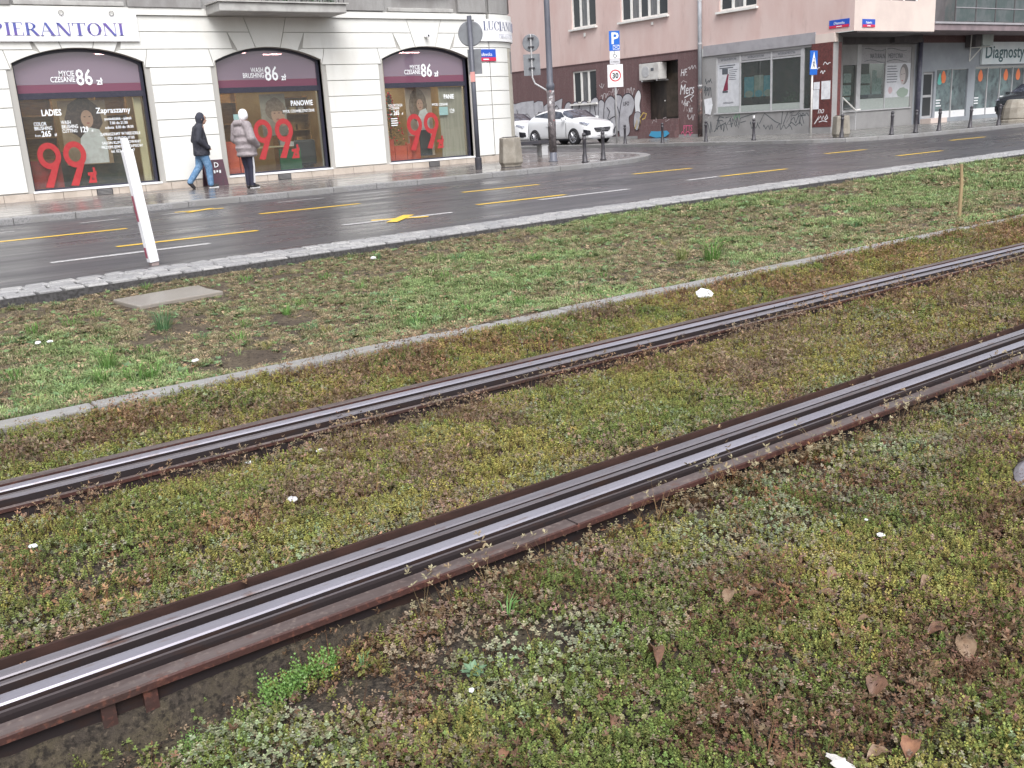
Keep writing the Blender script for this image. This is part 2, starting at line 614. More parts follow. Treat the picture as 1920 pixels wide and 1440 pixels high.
bm = NB()
ys_ = np.concatenate([np.arange(-2.5, 2.10, 0.06), [2.13, 2.142, 2.2, 2.42, 2.455], np.arange(2.5, 3.66, 0.06), [3.69, 3.8, 3.95], np.arange(4.0, 4.93, 0.06)])
grid(bm, np.concatenate([np.arange(-3, 9, 0.07), np.arange(9, 60, 0.5)]), ys_, lambda x, y: float(bed_z(x, y)))
tag(obj('track_bed', bm, M_bed, smooth=True), 'brown soil bed of the planted tram track', kind='structure')
M_edge = mat('edging_concrete', (0.27, 0.265, 0.26), 0.5, spec=0.45, var=((4, (0.25, 0.24, 0.225), 0.42, 0.62), (80, (0.22, 0.215, 0.205), 0.52, 0.7), (1.5, (0.20, 0.19, 0.16), 0.58, 0.72)), bump=(90, 0.35, (1, 1, 1), 0.005))
edging = tag(bpy.data.objects.new('edging', None), 'narrow concrete edging between verge and track bed', kind='structure')
C.objects.link(edging)
kerb_run([(-4.98, 4.885), (1.02, 4.885), (46, 4.885)], edging, w=0.115, h=0.004, m=M_edge, z0=-0.2, gap=0.008, bev=0.012)

# ------------------------------------------------------------------ rails
M_head = mat('rail_polished', (0.36, 0.345, 0.39), 0.36, metal=0.6, var=((3, (0.30, 0.285, 0.325), 0.42, 0.62, (0.3, 3, 1)), (1.1, (0.27, 0.24, 0.25), 0.55, 0.72, (0.4, 9, 1)), (26, (0.25, 0.20, 0.19), 0.60, 0.70, (0.3, 2, 1))))
M_flank = mat('rail_worn', (0.145, 0.13, 0.14), 0.45, metal=0.35, var=((4, (0.10, 0.082, 0.082), 0.42, 0.62, (0.15, 8, 1)), (20, (0.11, 0.065, 0.055), 0.58, 0.70, (0.4, 2, 1))), rvar=(5, 0.28, 0.5, (0.2, 6, 1)))
M_groove = mat('rail_groove', (0.028, 0.022, 0.023), 0.85, spec=0.12, var=((20, (0.036, 0.022, 0.019), 0.5, 0.65, (0.3, 3, 1)),))  # dark rust; also paints groove shade onto the bars' upright faces
M_gapr = mat('rail_gap_rust', (0.040, 0.024, 0.021), 0.85, spec=0.12, var=((20, (0.058, 0.032, 0.027), 0.45, 0.62, (0.3, 3, 1)),))
M_plate = mat('plate_brown', (0.105, 0.080, 0.076), 0.5, spec=0.35, var=((1.6, (0.125, 0.105, 0.10), 0.45, 0.65, (0.5, 2, 1)), (18, (0.095, 0.045, 0.036), 0.56, 0.68), (7, (0.075, 0.054, 0.050), 0.42, 0.6, (0.25, 3, 1)), (50, (0.16, 0.125, 0.11), 0.55, 0.7)), bump=(60, 0.25, (1, 1, 1), 0.004))
M_rust = mat('plate_rust', (0.066, 0.023, 0.019), 0.6, spec=0.4, var=((1.3, (0.042, 0.026, 0.023), 0.45, 0.62), (30, (0.105, 0.045, 0.032), 0.56, 0.66), (9, (0.050, 0.021, 0.018), 0.45, 0.62, (0.4, 2, 2)), (60, (0.13, 0.05, 0.036), 0.55, 0.7)), bump=(50, 0.4, (1, 1, 1), 0.006))
M_beam = mat('beam_wet', (0.058, 0.053, 0.052), 0.55, var=((12, (0.035, 0.032, 0.03), 0.45, 0.6),), bump=(60, 0.4, (1, 1, 1), 0.01))
M_guard = mat('rail_guard', (0.245, 0.23, 0.255), 0.40, metal=0.45, var=((4, (0.185, 0.17, 0.185), 0.42, 0.62, (0.15, 8, 1)), (20, (0.13, 0.085, 0.075), 0.58, 0.70, (0.4, 2, 1))), rvar=(5, 0.26, 0.45, (0.2, 6, 1)))
RX0, RX1 = -4.0, 60.0


def tram_rail(y0, s, label):
    """a grooved rail set between two steel edge plates; y0 = middle of the running head, s = +1 when the guard lies beyond"""
    t = thing('tram_rail', label, 'tram rail', (0, y0, 0.0), 0, 'rails of the tram track')

    def bar(name, prof, m):
        b_ = NB()
        prism(b_, [(s * a, z) for a, z in prof], 'x', RX0, RX1)
        o = obj(name, b_, [m, M_groove] if not isinstance(m, list) else m, t)
        if not isinstance(m, list):
            for p in o.data.polygons:
                if abs(p.normal.z) < 0.35:  # upright faces coloured dark as shade between the bars
                    p.material_index = 1
        return o
    bar('running_head', [(-0.024, 0.034), (-0.020, 0.0385), (-0.010, 0.0405), (0.014, 0.0405), (0.022, 0.038), (0.025, 0.033), (0.025, -0.02), (-0.024, -0.02)], M_head)
    bar('head_flank', [(-0.044, 0.018), (-0.041, 0.0265), (-0.032, 0.027), (-0.0265, 0.012), (-0.0265, -0.03), (-0.044, -0.03)], M_flank)
    bar('groove_floor', [(0.0255, -0.012), (0.068, -0.012), (0.068, -0.035), (0.0255, -0.035)], M_groove)
    bar('guard_lip', [(0.0685, 0.034), (0.072, 0.0365), (0.086, 0.0365), (0.089, 0.034), (0.089, -0.03), (0.0685, -0.03)], M_flank)
    bar('guard_rail', [(0.097, 0.036), (0.100, 0.040), (0.108, 0.042), (0.131, 0.042), (0.138, 0.038), (0.1385, -0.03), (0.097, -0.03)], M_guard)
    bar('gap_filler', [(-0.086, -0.004), (-0.0445, -0.004), (-0.0445, -0.035), (-0.086, -0.035)], M_gapr)
    bar('gap_filler', [(0.139, -0.004), (0.172, -0.004), (0.172, -0.035), (0.139, -0.035)], M_gapr)
    pl = bar('edge_plate', [(-0.140, 0.022), (-0.137, 0.0265), (-0.0865, 0.0265), (-0.0865, 0.008), (-0.140, 0.006)], [M_plate, M_rust])
    for p in pl.data.polygons:
        if abs(p.normal.y) > 0.8:
            p.material_index = 1
    hp = 0.046 if s > 0 else 0.024
    pl = bar('edge_plate', [(0.1725, 0.018), (0.1725, hp), (0.184, hp), (0.188, hp - 0.003), (0.188, 0.008), (0.1725, 0.008)], [M_gapr if s > 0 else M_plate, M_rust])
    for p in pl.data.polygons:
        if p.normal.y * s > 0.8:
            p.material_index = 1
    bar('concrete_beam', [(-0.118, -0.0355), (-0.118, 0.0055), (-0.0875, 0.0055), (-0.0875, -0.0355), (0.17, -0.0355), (0.17, -0.3), (-0.118, -0.3)], M_beam)
    bar('plate_web', [(0.1725, 0.0075), (0.182, 0.0075), (0.182, -0.05), (0.1725, -0.05)], M_groove)
    for jx in (-1.2, 1.75, 4.7, 7.7, 10.7):
        obj('plate_joint', box(NB(), (jx, s * -0.139 if s > 0 else 0.088, 0.0), (jx + 0.006, s * -0.088 if s > 0 else 0.139, 0.0272)), M_groove, t)
    for bx in (0.36, 0.455):
        if s > 0:
            boxo('support_bracket', (bx - 0.016, -0.132, -0.13), (bx + 0.016, -0.1185, 0.005), M_rust, t)
    return t


tram_rail(2.272, 1, 'nearer shiny grooved tram rail with rust red edge plate')
tram_rail(3.822, -1, 'farther grooved tram rail close to the concrete edging')

# ================================================================== THE CREAM SHOP BUILDING
YW = 24.30                       # front plane of the stone courses
M_cream = mat('stucco_cream', (0.73, 0.73, 0.705), 0.8, spec=0.2, var=((2.2, (0.60, 0.595, 0.565), 0.58, 0.80, (1.6, 1, 0.22)), (9, (0.54, 0.525, 0.495), 0.66, 0.78, (1, 1, 0.6)), (1.3, (0.685, 0.685, 0.655), 0.42, 0.66), (0.8, (0.64, 0.63, 0.59), 0.54, 0.74, (1, 1, 0.5)), (60, (0.65, 0.645, 0.615), 0.52, 0.72)), bump=(120, 0.15, (1, 1, 1), 0.004))
M_creamd = mat('stucco_joint', (0.40, 0.39, 0.37), 0.9, spec=0.1)
M_plinth = mat('plinth_stone', (0.52, 0.455, 0.395), 0.6, spec=0.3, var=((3, (0.43, 0.37, 0.315), 0.45, 0.62), (40, (0.42, 0.365, 0.32), 0.52, 0.7)), bump=(70, 0.25, (1, 1, 1), 0.006))
M_grey = mat('grey_render', (0.30, 0.295, 0.29), 0.75, spec=0.25, var=((2.5, (0.23, 0.22, 0.215), 0.42, 0.62, (1, 1, 0.4)), (70, (0.24, 0.235, 0.23), 0.5, 0.7)), bump=(80, 0.25, (1, 1, 1), 0.006))
M_navy = mat('frame_navy', (0.030, 0.030, 0.048), 0.4, spec=0.5, var=((30, (0.045, 0.043, 0.06), 0.5, 0.65),))
M_reveal = mat('reveal_beige', (0.50, 0.475, 0.41), 0.75, var=((4, (0.43, 0.40, 0.345), 0.45, 0.62),))
M_white = mat('plain_white', (0.82, 0.82, 0.83), 0.45, spec=0.35, var=((3, (0.76, 0.77, 0.79), 0.45, 0.65),))
M_let_w = mat('vinyl_white', (0.83, 0.85, 0.87), 0.5)
M_let_r = mat('vinyl_red', (0.38, 0.042, 0.045), 0.42, var=((12, (0.35, 0.03, 0.036), 0.45, 0.62),))
M_let_b = mat('letter_blue', (0.095, 0.115, 0.36), 0.4, var=((1.0, (0.17, 0.095, 0.34), 0.42, 0.6),))
M_glass = mat_glass('pane_clear', (0.93, 0.95, 0.93), film=(0.34, 0.33, 0.33), film_fac=0.04, refl=0.05)  # grey film share paints a reflection veil over the clear glass
M_film = mat_glass('pane_film', (0.62, 0.50, 0.60), film=(0.30, 0.235, 0.30), film_fac=0.60, refl=0.09)  # purple film, its colour lightened to paint in the reflected sky
M_filmred = mat_glass('pane_film_red', (0.6, 0.3, 0.4), film=(0.235, 0.095, 0.145), film_fac=0.70, refl=0.03)

shop = thing('shop_building', 'cream rusticated corner building with three arched salon windows', 'building', (0, YW, 0.1))
SH = Vector((0, YW, 0.1))


def sh(a):                       # world -> building space
    return (a[0], a[1] - SH.y, a[2] - SH.z)


def xz(bm, pts, y0, y1, mi=0):
    return prism(bm, [(p[0], p[1] - SH.z) for p in pts], 'y', y0 - SH.y, y1 - SH.y, mi)


WIN = [(4.58, 7.40), (9.14, 11.96), (13.80, 16.62)]
HW = 1.41
ZS, ZSP, ZC = 0.28, 3.05, 3.36
ARR = (HW * HW + (ZC - ZSP) ** 2) / (2 * (ZC - ZSP))


def arch_z(dx, grow=0.0):
    r = ARR + grow
    return ZC + grow - r + math.sqrt(max(r * r - dx * dx, 0))


TOPZ = 8.2
# wall core with arched openings
edges = [-12.0] + [v for w in WIN for v in w] + [17.3]
bm = NB()
for i in range(0, len(edges), 2):
    xz(bm, [(edges[i], 0), (edges[i + 1], 0), (edges[i + 1], ZSP), (edges[i], ZSP)], YW + 0.03, YW + 0.5)
for x0, x1 in WIN:
    cx = (x0 + x1) / 2
    xz(bm, [(x0, 0), (x1, 0), (x1, ZS - 0.02), (x0, ZS - 0.02)], YW + 0.03, YW + 0.5)
    top = [(cx + d, arch_z(d)) for d in np.linspace(-HW, HW, 17)]
    xz(bm, top + [(x1, 4.1), (x0, 4.1)], YW + 0.03, YW + 0.5)
for i in range(0, len(edges), 2):
    xz(bm, [(edges[i], ZSP), (edges[i + 1], ZSP), (edges[i + 1], 4.1), (edges[i], 4.1)], YW + 0.03, YW + 0.5)
obj('wall_core', bm, M_creamd, shop)
# stone courses: every block stands 30 mm proud of the recessed joints
ZL = [ZS, 1.32, 1.72, 2.12, 2.52, 2.92, 3.33, 3.72, 4.08]
G_ = 0.009


def block(pts, name='stone_block', m=None):
    cxm = sum(p[0] for p in pts) / len(pts)
    czm = sum(p[1] for p in pts) / len(pts)
    b_ = NB()
    xz(b_, pts, YW, YW + 0.035)
    o = obj(name, b_, m or M_cream, shop)
    return o


piers = [(-12.0, 4.45), (7.53, 9.01), (12.09, 13.67), (16.75, 17.38)]
for k in range(len(ZL) - 4):                 # up to z = 2.92
    for x0, x1 in piers:
        segs = [(x0, x1)] if x1 - x0 < 3 else [(-12, -4), (-4, 0.2), (0.2, 4.45)]
        for a, b in segs:
            block([(a + G_, ZL[k] + G_), (b - G_, ZL[k] + G_), (b - G_, ZL[k + 1] - G_), (a + G_, ZL[k + 1] - G_)])
cs = [(a + b) / 2 for a, b in WIN]
# course 2.92-3.33, ending beside the window heads
bounds = [(-12.0, cs[0] - 1.54), (cs[0] + 1.54, cs[1] - 1.54), (cs[1] + 1.54, cs[2] - 1.54), (cs[2] + 1.54, 17.38)]
low = [(-12.0, cs[0] - 1.45), (cs[0] + 1.45, cs[1] - 1.45), (cs[1] + 1.45, cs[2] - 1.45), (cs[2] + 1.45, 17.38)]
for (a, b), (c, d) in zip(low, bounds):
    block([(a + G_, 2.92 + G_), (b - G_, 2.92 + G_), (d - G_, 3.33 - G_), (c + G_, 3.33 - G_)])
b2 = [(-12.0, cs[0] - 0.93)] + [(cs[i] + 0.93, cs[i + 1] - 0.93) for i in range(2)] + [(cs[2] + 0.93, 17.38)]
t2 = [(-12.0, cs[0] - 1.02)] + [(cs[i] + 1.02, cs[i + 1] - 1.02) for i in range(2)] + [(cs[2] + 1.02, 17.38)]
for (a, b), (c, d) in zip(b2, t2):
    block([(a + G_, 3.33 + G_), (b - G_, 3.33 + G_), (d - G_, 3.72 - G_), (c + G_, 3.72 - G_)])
b3 = [(-12.0, cs[0] - 0.45)] + [(cs[i] + 0.45, cs[i + 1] - 0.45) for i in range(2)] + [(cs[2] + 0.45, 17.38)]
t3 = [(-12.0, cs[0] - 0.56)] + [(cs[i] + 0.56, cs[i + 1] - 0.56) for i in range(2)] + [(cs[2] + 0.56, 17.38)]
for (a, b), (c, d) in zip(b3, t3):
    block([(a + G_, 3.72 + G_), (b - G_, 3.72 + G_), (d - G_, 4.08 - G_), (c + G_, 4.08 - G_)])
for cx in cs:
    def A(d0, d1, n=6):
        return [(cx + d, arch_z(d) + 0.012) for d in np.linspace(d0, d1, n)]
    block(A(-0.33 + G_, 0.33 - G_) + [(cx + 0.56 - G_, 4.08 - G_), (cx - 0.56 + G_, 4.08 - G_)], 'keystone')
    for s in (-1, 1):
        p = A(s * (0.33 + G_), s * (0.80 - G_)) + [(cx + s * (1.02 - G_), 3.72 - G_), (cx + s * (0.45 + G_), 3.72 - G_)]
        block(p if s > 0 else p[::-1], 'voussoir')
        p = A(s * (0.80 + G_), s * (HW + 0.02)) + [(cx + s * (1.45 - G_), 2.93), (cx + s * (1.54 - G_), 3.33 - G_), (cx + s * (0.93 + G_), 3.33 - G_)]
        block(p if s > 0 else p[::-1], 'voussoir')
# plinth stones and vents
x = -6.0
while x < 17.2:
    l = 0.62
    b_ = NB()
    xz(b_, [(x + 0.005, 0.06), (x + l - 0.005, 0.06), (x + l - 0.005, ZS - 0.025), (x + 0.005, ZS - 0.025)], YW - 0.035, YW + 0.02)
    obj('plinth_stone', b_, M_plinth, shop)
    x += l
M_dark = mat('dark_metal', (0.035, 0.035, 0.045), 0.5, var=((20, (0.055, 0.05, 0.055), 0.45, 0.6),))
for vx in (6.07, 10.58, 15.19):
    v_ = obj('vent', xz(NB(), [(vx - 0.18, 0.10), (vx + 0.18, 0.10), (vx + 0.18, 0.235), (vx - 0.18, 0.235)], YW - 0.05, YW - 0.034), M_dark, shop)
    for k in range(4):
        obj('vent_slat', xz(NB(), [(vx - 0.16, 0.115 + k * 0.03), (vx + 0.16, 0.115 + k * 0.03), (vx + 0.16, 0.127 + k * 0.03), (vx - 0.16, 0.127 + k * 0.03)], YW - 0.06, YW - 0.049), M_grey, v_)
# frieze, string course and the grey first floor
obj('string_course', xz(NB(), [(-12, 4.083), (17.3, 4.083), (17.3, 4.24), (-12, 4.24)], YW - 0.05, YW + 0.5), M_cream, shop)
obj('upper_wall', xz(NB(), [(-12, 4.2405), (17.3, 4.2405), (17.3, TOPZ), (-12, TOPZ)], YW + 0.06, YW + 0.5), M_grey, shop)
for a, b, z0 in ((-2.0, 4.75, 4.2), (7.22, 8.95, 4.2), (12.55, 13.95, 4.262), (16.35, 17.3, 4.262)):
    o = obj('apron_panel', xz(NB(), [(a, max(z0, 4.243)), (b, max(z0, 4.243)), (b, 5.1), (a, 5.1)], YW - 0.08, YW + 0.06), M_grey, shop)
    bevel(o, 0.015)
M_frame_g = mat('frame_grey', (0.42, 0.415, 0.40), 0.6, var=((3, (0.34, 0.33, 0.32), 0.45, 0.6),))
for a, b in ((4.82, 7.15), (14.1, 16.2)):
    o = obj('window_surround', xz(NB(), [(a, 4.262), (b, 4.262), (b, 4.36), (a, 4.36)], YW - 0.04, YW + 0.06), M_frame_g, shop)
    bevel(o, 0.012)
    w = obj('upper_window', xz(NB(), [(a + 0.3, 4.9), (b - 0.3, 4.9), (b - 0.3, 6.8), (a + 0.3, 6.8)], YW + 0.03, YW + 0.065), mat('glass_dark', (0.045, 0.05, 0.055), 0.08, spec=0.6), shop)
    obj('window_sill', xz(NB(), [(a + 0.15, 4.78), (b - 0.15, 4.78), (b - 0.15, 4.87), (a + 0.15, 4.87)], YW - 0.1, YW + 0.06), M_frame_g, w)
    obj('mullion', xz(NB(), [((a + b) / 2 - 0.05, 4.9), ((a + b) / 2 + 0.05, 4.9), ((a + b) / 2 + 0.05, 6.8), ((a + b) / 2 - 0.05, 6.8)], YW + 0.0, YW + 0.029), M_white, w)
# balcony with its planting
bal = obj('balcony', xz(NB(), [(9.05, 4.09), (12.36, 4.09), (12.36, 4.295), (9.05, 4.295)], YW - 0.95, YW - 0.051), M_frame_g, shop)
bevel(bal, 0.02)
obj('balcony_cap', xz(NB(), [(9.0, 4.297), (12.41, 4.297), (12.41, 4.33), (9.0, 4.33)], YW - 1.0, YW - 0.051), M_frame_g, bal)
rail_b = NB()
for k in range(23):
    xx = 9.1 + k * (3.2 / 22)
    tube(rail_b, [sh((xx, YW - 0.94, 4.33)), sh((xx, YW - 0.94, 5.3))], 0.011, 5)
tube(rail_b, [sh((9.1, YW - 0.94, 5.3)), sh((12.3, YW - 0.94, 5.3))], 0.02, 6)
obj('railing', rail_b, M_dark, bal)
plant = thing('balcony_plants', 'green trailing plants on the balcony floor edge', 'plants', (10.9, YW - 0.8, 4.331))
bm = NB()
for k in range(900):
    px, py, pz = random.uniform(-1.45, 1.2), random.uniform(-0.13, 0.25), abs(random.gauss(0, 0.12))
    a = random.uniform(0, 2 * PI)
    l = random.uniform(0.03, 0.06)
    d = Vector((math.cos(a), math.sin(a), random.uniform(-0.2, 0.9))) * l
    n = Vector((-math.sin(a), math.cos(a), random.uniform(-0.5, 0.5))) * l * 0.45
    p = Vector((px, py, pz))
    poly(bm, [p, p + d * 0.5 + n, p + d, p + d * 0.5 - n])
M_leafg = mat('leaf_green', (0.055, 0.14, 0.045), 0.5, var=((30, (0.10, 0.22, 0.12), 0.45, 0.6),))
obj('foliage', bm, M_leafg, plant)
obj('planter_box', box(NB(), (-1.5, 0.03, 0.0), (1.25, 0.2, 0.1)), M_grey, plant)

# ---- rounded corner at the side street
CR, CXC = 1.55, 17.40
M_cyl = lambda a, r, z: sh((CXC + r * math.sin(a), YW + CR - r * math.cos(a), z))


def curved(bm, a0, a1, r0, r1, z0, z1, n=8, mi=0):
    an = np.linspace(a0, a1, n + 1)
    for i in range(n):
        q = [M_cyl(an[i], r1, z0), M_cyl(an[i + 1], r1, z0), M_cyl(an[i + 1], r1, z1), M_cyl(an[i], r1, z1)]
        p = [M_cyl(an[i], r0, z0), M_cyl(an[i + 1], r0, z0), M_cyl(an[i + 1], r0, z1), M_cyl(an[i], r0, z1)]
        poly(bm, q, mi)
        poly(bm, [q[3], q[2], p[2], p[3]], mi)
        poly(bm, [q[0], p[0], p[1], q[1]], mi)
        if i == 0:
            poly(bm, [p[0], q[0], q[3], p[3]], mi)
        if i == n - 1:
            poly(bm, [q[1], p[1], p[2], q[2]], mi)
    return bm


AD = math.radians(31)            # where the corner doorway starts
obj('corner_core', curved(NB(), 0.0, PI / 2, CR - 0.4, CR - 0.03, 0.1, 4.08, 14), M_creamd, shop)
ZC_ = [ZS, 1.32, 1.72, 2.12, 2.52, 2.92, 3.33]
for k in range(len(ZC_) - 1):
    obj('stone_block', curved(NB(), 0.0, AD, CR - 0.03, CR, ZC_[k] + G_, ZC_[k + 1] - G_, 6), M_cream, shop)
obj('plinth_stone', curved(NB(), 0.0, AD + 0.05, CR - 0.03, CR + 0.035, 0.06, ZS - 0.02, 6), M_plinth, shop)
for z0, z1, rr in ((3.33, 3.50, CR), (3.50, 4.08, CR)):
    obj('stone_block', curved(NB(), 0.0, PI / 2, CR - 0.03, rr, z0 + G_, z1 - G_, 12), M_cream, shop)
obj('string_course', curved(NB(), 0.0, PI / 2, CR - 0.3, CR + 0.05, 4.083, 4.24, 12), M_cream, shop)
obj('door_surround', curved(NB(), AD + 0.02, PI / 2, CR - 0.03, CR - 0.006, 0.1, 3.33, 10), M_reveal, shop)
obj('door_head', curved(NB(), AD + 0.16, PI / 2, CR - 0.0055, CR - 0.003, 2.6, 3.25, 8), M_grey, shop)
obj('upper_wall', curved(NB(), 0.0, PI / 2, CR - 0.4, CR - 0.05, 4.2405, TOPZ, 12), M_grey, shop)
obj('apron_panel', curved(NB(), 0.02, 0.62, CR - 0.05, CR + 0.03, 4.262, 5.1, 8), M_grey, shop)
M_brownw = mat('brown_window', (0.07, 0.055, 0.05), 0.4)
obj('upper_window', curved(NB(), 0.66, 1.3, CR - 0.05, CR + 0.0, 4.36, 6.6, 8), M_brownw, shop)
# return walls and roof: closes the block
obj('side_wall', box(NB(), sh((18.55, YW + CR, 0.0)), sh((18.95, YW + 22, TOPZ))), M_cream, shop)
obj('roof', box(NB(), sh((-12, YW + 0.2, TOPZ)), sh((18.9, YW + 22, TOPZ + 0.3))), M_grey, shop)
# the room behind the windows
M_in = mat('room_wall', (0.52, 0.40, 0.21), 0.7, var=((1.2, (0.40, 0.29, 0.14), 0.42, 0.62),))
M_inf = mat('room_floor', (0.30, 0.20, 0.12), 0.4, var=((2, (0.22, 0.14, 0.08), 0.42, 0.62),))
obj('room_back_wall', box(NB(), sh((3.2, YW + 3.3, 0.1)), sh((17.3, YW + 3.4, 3.7))), M_in, shop)
obj('room_floor', box(NB(), sh((3.2, YW + 0.5, 0.1)), sh((17.3, YW + 3.3, 0.2))), M_inf, shop)
obj('room_ceiling', box(NB(), sh((3.2, YW + 0.5, 3.6)), sh((17.3, YW + 3.3, 3.7))), M_in, shop)
for xx in (3.2, 8.25, 12.85, 17.1):
    obj('room_side_wall', box(NB(), sh((xx, YW + 0.5, 0.2)), sh((xx + 0.1, YW + 3.3, 3.6))), M_in, shop)

# ---- shop windows
M_lamp = mat('lamp_warm', (1, 0.9, 0.7), 0.5, emit=((1.0, 0.82, 0.56), 52.0))


def salon_window(i, top_words, num):
    x0, x1 = WIN[i]
    cx = (x0 + x1) / 2
    yb = YW + 0.20
    b_ = NB()
    outer = [(cx + d, arch_z(d)) for d in np.linspace(-HW, HW, 25)]
    hw2 = HW - 0.05
    inner = [(cx + d, arch_z(d, -0.06)) for d in np.linspace(-hw2, hw2, 25)]
    O = [(x0, ZS)] + outer + [(x1, ZS)]
    I = [(x0 + 0.045, ZS + 0.05)] + inner + [(x1 - 0.07, ZS + 0.05)]
    I[-2] = (x1 - 0.07, I[-2][1])
    n = len(O)
    yy0, yy1 = yb - SH.y - 0.04, yb - SH.y + 0.05
    for k in range(n):
        a, b = O[k], O[(k + 1) % n]
        c, d = I[(k + 1) % n], I[k]
        q = [(p[0], yy0, p[1] - SH.z) for p in (a, b, c, d)]
        poly(b_, q[::-1])
        poly(b_, [(d[0], yy0, d[1] - SH.z), (c[0], yy0, c[1] - SH.z), (c[0], yy1, c[1] - SH.z), (d[0], yy1, d[1] - SH.z)])
    w = obj('window', b_, M_navy, shop)
    w['label'] = ('left arched salon window beside the white post', 'middle arched salon window behind the walkers', 'right arched salon window with christmas tree')[i]
    # reveal
    b_ = NB()
    for k in range(n):
        a, b = O[k], O[(k + 1) % n]
        poly(b_, [(a[0], 0.0, a[1] - SH.z), (b[0], 0.0, b[1] - SH.z), (b[0], yy0, b[1] - SH.z), (a[0], yy0, a[1] - SH.z)][::-1])
    obj('reveal', b_, M_reveal, w)
    obj('sill', xz(NB(), [(x0 - 0.03, ZS - 0.03), (x1 + 0.03, ZS - 0.03), (x1 + 0.03, ZS + 0.012), (x0 - 0.03, ZS + 0.012)], YW - 0.05, YW + 0.165), M_white, w)
    obj('transom', xz(NB(), [(x0 + 0.02, 2.29), (x1 - 0.05, 2.29), (x1 - 0.05, 2.42), (x0 + 0.02, 2.42)], yb - 0.05, yb + 0.05), M_navy, w)
    obj('pane', xz(NB(), [(x0 + 0.05, ZS + 0.05), (x1 - 0.07, ZS + 0.05), (x1 - 0.07, 2.289), (x0 + 0.05, 2.289)], yb, yb + 0.008), M_glass, w)
    obj('film_pane', xz(NB(), [(x0 + 0.05, 2.60), (x1 - 0.07, 2.60)] + inner[::-1], yb, yb + 0.008), M_film, w)
    obj('red_film_band', xz(NB(), [(x0 + 0.05, 2.421), (x1 - 0.07, 2.421), (x1 - 0.07, 2.598), (x0 + 0.05, 2.598)], yb, yb + 0.008), M_filmred, w)
    yl = yb - 0.006 - SH.y
    z_ = lambda z: z - SH.z
    text(top_words, 0.168, M_let_w, w, (cx - 0.11, yl, z_(2.775)), xs=0.70, align='RIGHT', bold=0.001, line=0.76)
    text('86', 0.49, M_let_w, w, (cx - 0.095, yl, z_(2.575)), xs=0.76, bold=0.006)
    text('zł', 0.215, M_let_w, w, (cx + 0.35, yl, z_(2.575)), xs=0.95, bold=0.004)
    # big red price: two nines built from rings and tapering tails
    b_ = NB()
    for nx, nz, sc in num[:2]:
        for k in range(28):
            a0, a1 = 2 * PI * k / 28, 2 * PI * (k + 1) / 28
            R = lambda a, rx, rz: (nx + rx * sc * math.cos(a), yl - 0.002, z_(nz) + rz * sc * math.sin(a))
            poly(b_, [R(a0, 0.25, 0.295), R(a1, 0.25, 0.295), R(a1, 0.135, 0.165), R(a0, 0.135, 0.165)][::-1])
        P = lambda dx, dz: (nx + dx * sc, yl - 0.0035, z_(nz) + dz * sc)
        poly(b_, [P(0.08, -0.13), P(0.248, -0.04), P(-0.02, -0.71), P(-0.19, -0.69)])
    obj('price_digits', b_, M_let_r, w)
    return w, cx, yl, z_


w1, c1, yl, z_ = salon_window(0, 'MYCIE\nCZESANIE', [(5.05, 1.05, 1.0), (5.60, 1.05, 1.0)])
w2, c2, _, _ = salon_window(1, 'WASH\nBRUSHING', [(10.23, 1.33, 1.0), (10.81, 1.33, 1.0)])
w3, c3, _, _ = salon_window(2, 'MYCIE\nCZESANIE', [(14.77, 1.28, 1.0), (15.33, 1.30, 1.0)])
text('zł', 0.46, M_let_r, w1, (5.82, yl, z_(0.40)), xs=0.60, bold=0.018)
text('zł', 0.46, M_let_r, w2, (10.97, yl, z_(0.62)), xs=0.68, bold=0.018)
text('zł', 0.46, M_let_r, w3, (15.50, yl, z_(0.60)), xs=0.68, bold=0.018)
T = lambda s, sz, w, x, z, **k: text(s, sz, M_let_w, w, (x, yl, z_(z)), **k)
T('LADIES', 0.19, w1, 5.04, 1.93, xs=0.72, bold=0.005)
T('COLOR\nBRUSHING', 0.112, w1, 4.84, 1.72, xs=0.70, bold=0.001, line=0.85)
T('from', 0.08, w1, 4.83, 1.48, xs=0.8)
T('265', 0.17, w1, 4.97, 1.48, xs=0.80, bold=0.004)
T('zł', 0.10, w1, 5.24, 1.48, xs=0.8, bold=0.001)
T('WASH\nBRUSHING\nCUTTING', 0.112, w1, 5.42, 1.73, xs=0.66, bold=0.001, line=0.85)
T('129', 0.175, w1, 5.80, 1.535, xs=0.74, bold=0.004)
T('zł', 0.08, w1, 6.05, 1.535, xs=0.8, bold=0.001)
T('Zapraszamy', 0.175, w1, 6.22, 1.94, xs=0.92, bold=0.002)
for k, s in enumerate(('poniedziałek - piątek', '7.00 do 21.00', 'sobota  8.00 do 18.00', '', 'ZAPRASZAMY W NIEDZIELE', 'OD 10.00 DO 17.00', 'SALON KLIMATYZOWANY', 'PRZYJMUJEMY BEZ ZAPISÓW', 'tel. 022 644 27 67')):
    if s:
        T(s, 0.092, w1, 6.69, 1.775 - 0.098 * k + (0.045 if k > 3 else 0), xs=0.80, align='CENTER', bold=0.001)
T('PANOWIE', 0.185, w2, 11.08, 1.93, xs=0.74, bold=0.004)
T('MYCIE, CZESANIE, STRZYŻENIE', 0.092, w2, 10.84, 1.765, xs=0.70, bold=0.001)
T('PANIE', 0.175, w3, 15.82, 1.95, xs=0.74, bold=0.004)
T('MYCIE, CZESANIE', 0.092, w3, 15.40, 1.77, xs=0.75, bold=0.001)
T('129', 0.17, w3, 15.98, 1.55, xs=0.7, bold=0.001)
T('KOLORYZACJA\n+ CZESANIE', 0.092, w3, 13.98, 1.80, xs=0.7, bold=0.001, line=0.85)
T('od', 0.085, w3, 14.0, 1.57, xs=0.8, bold=0.001)
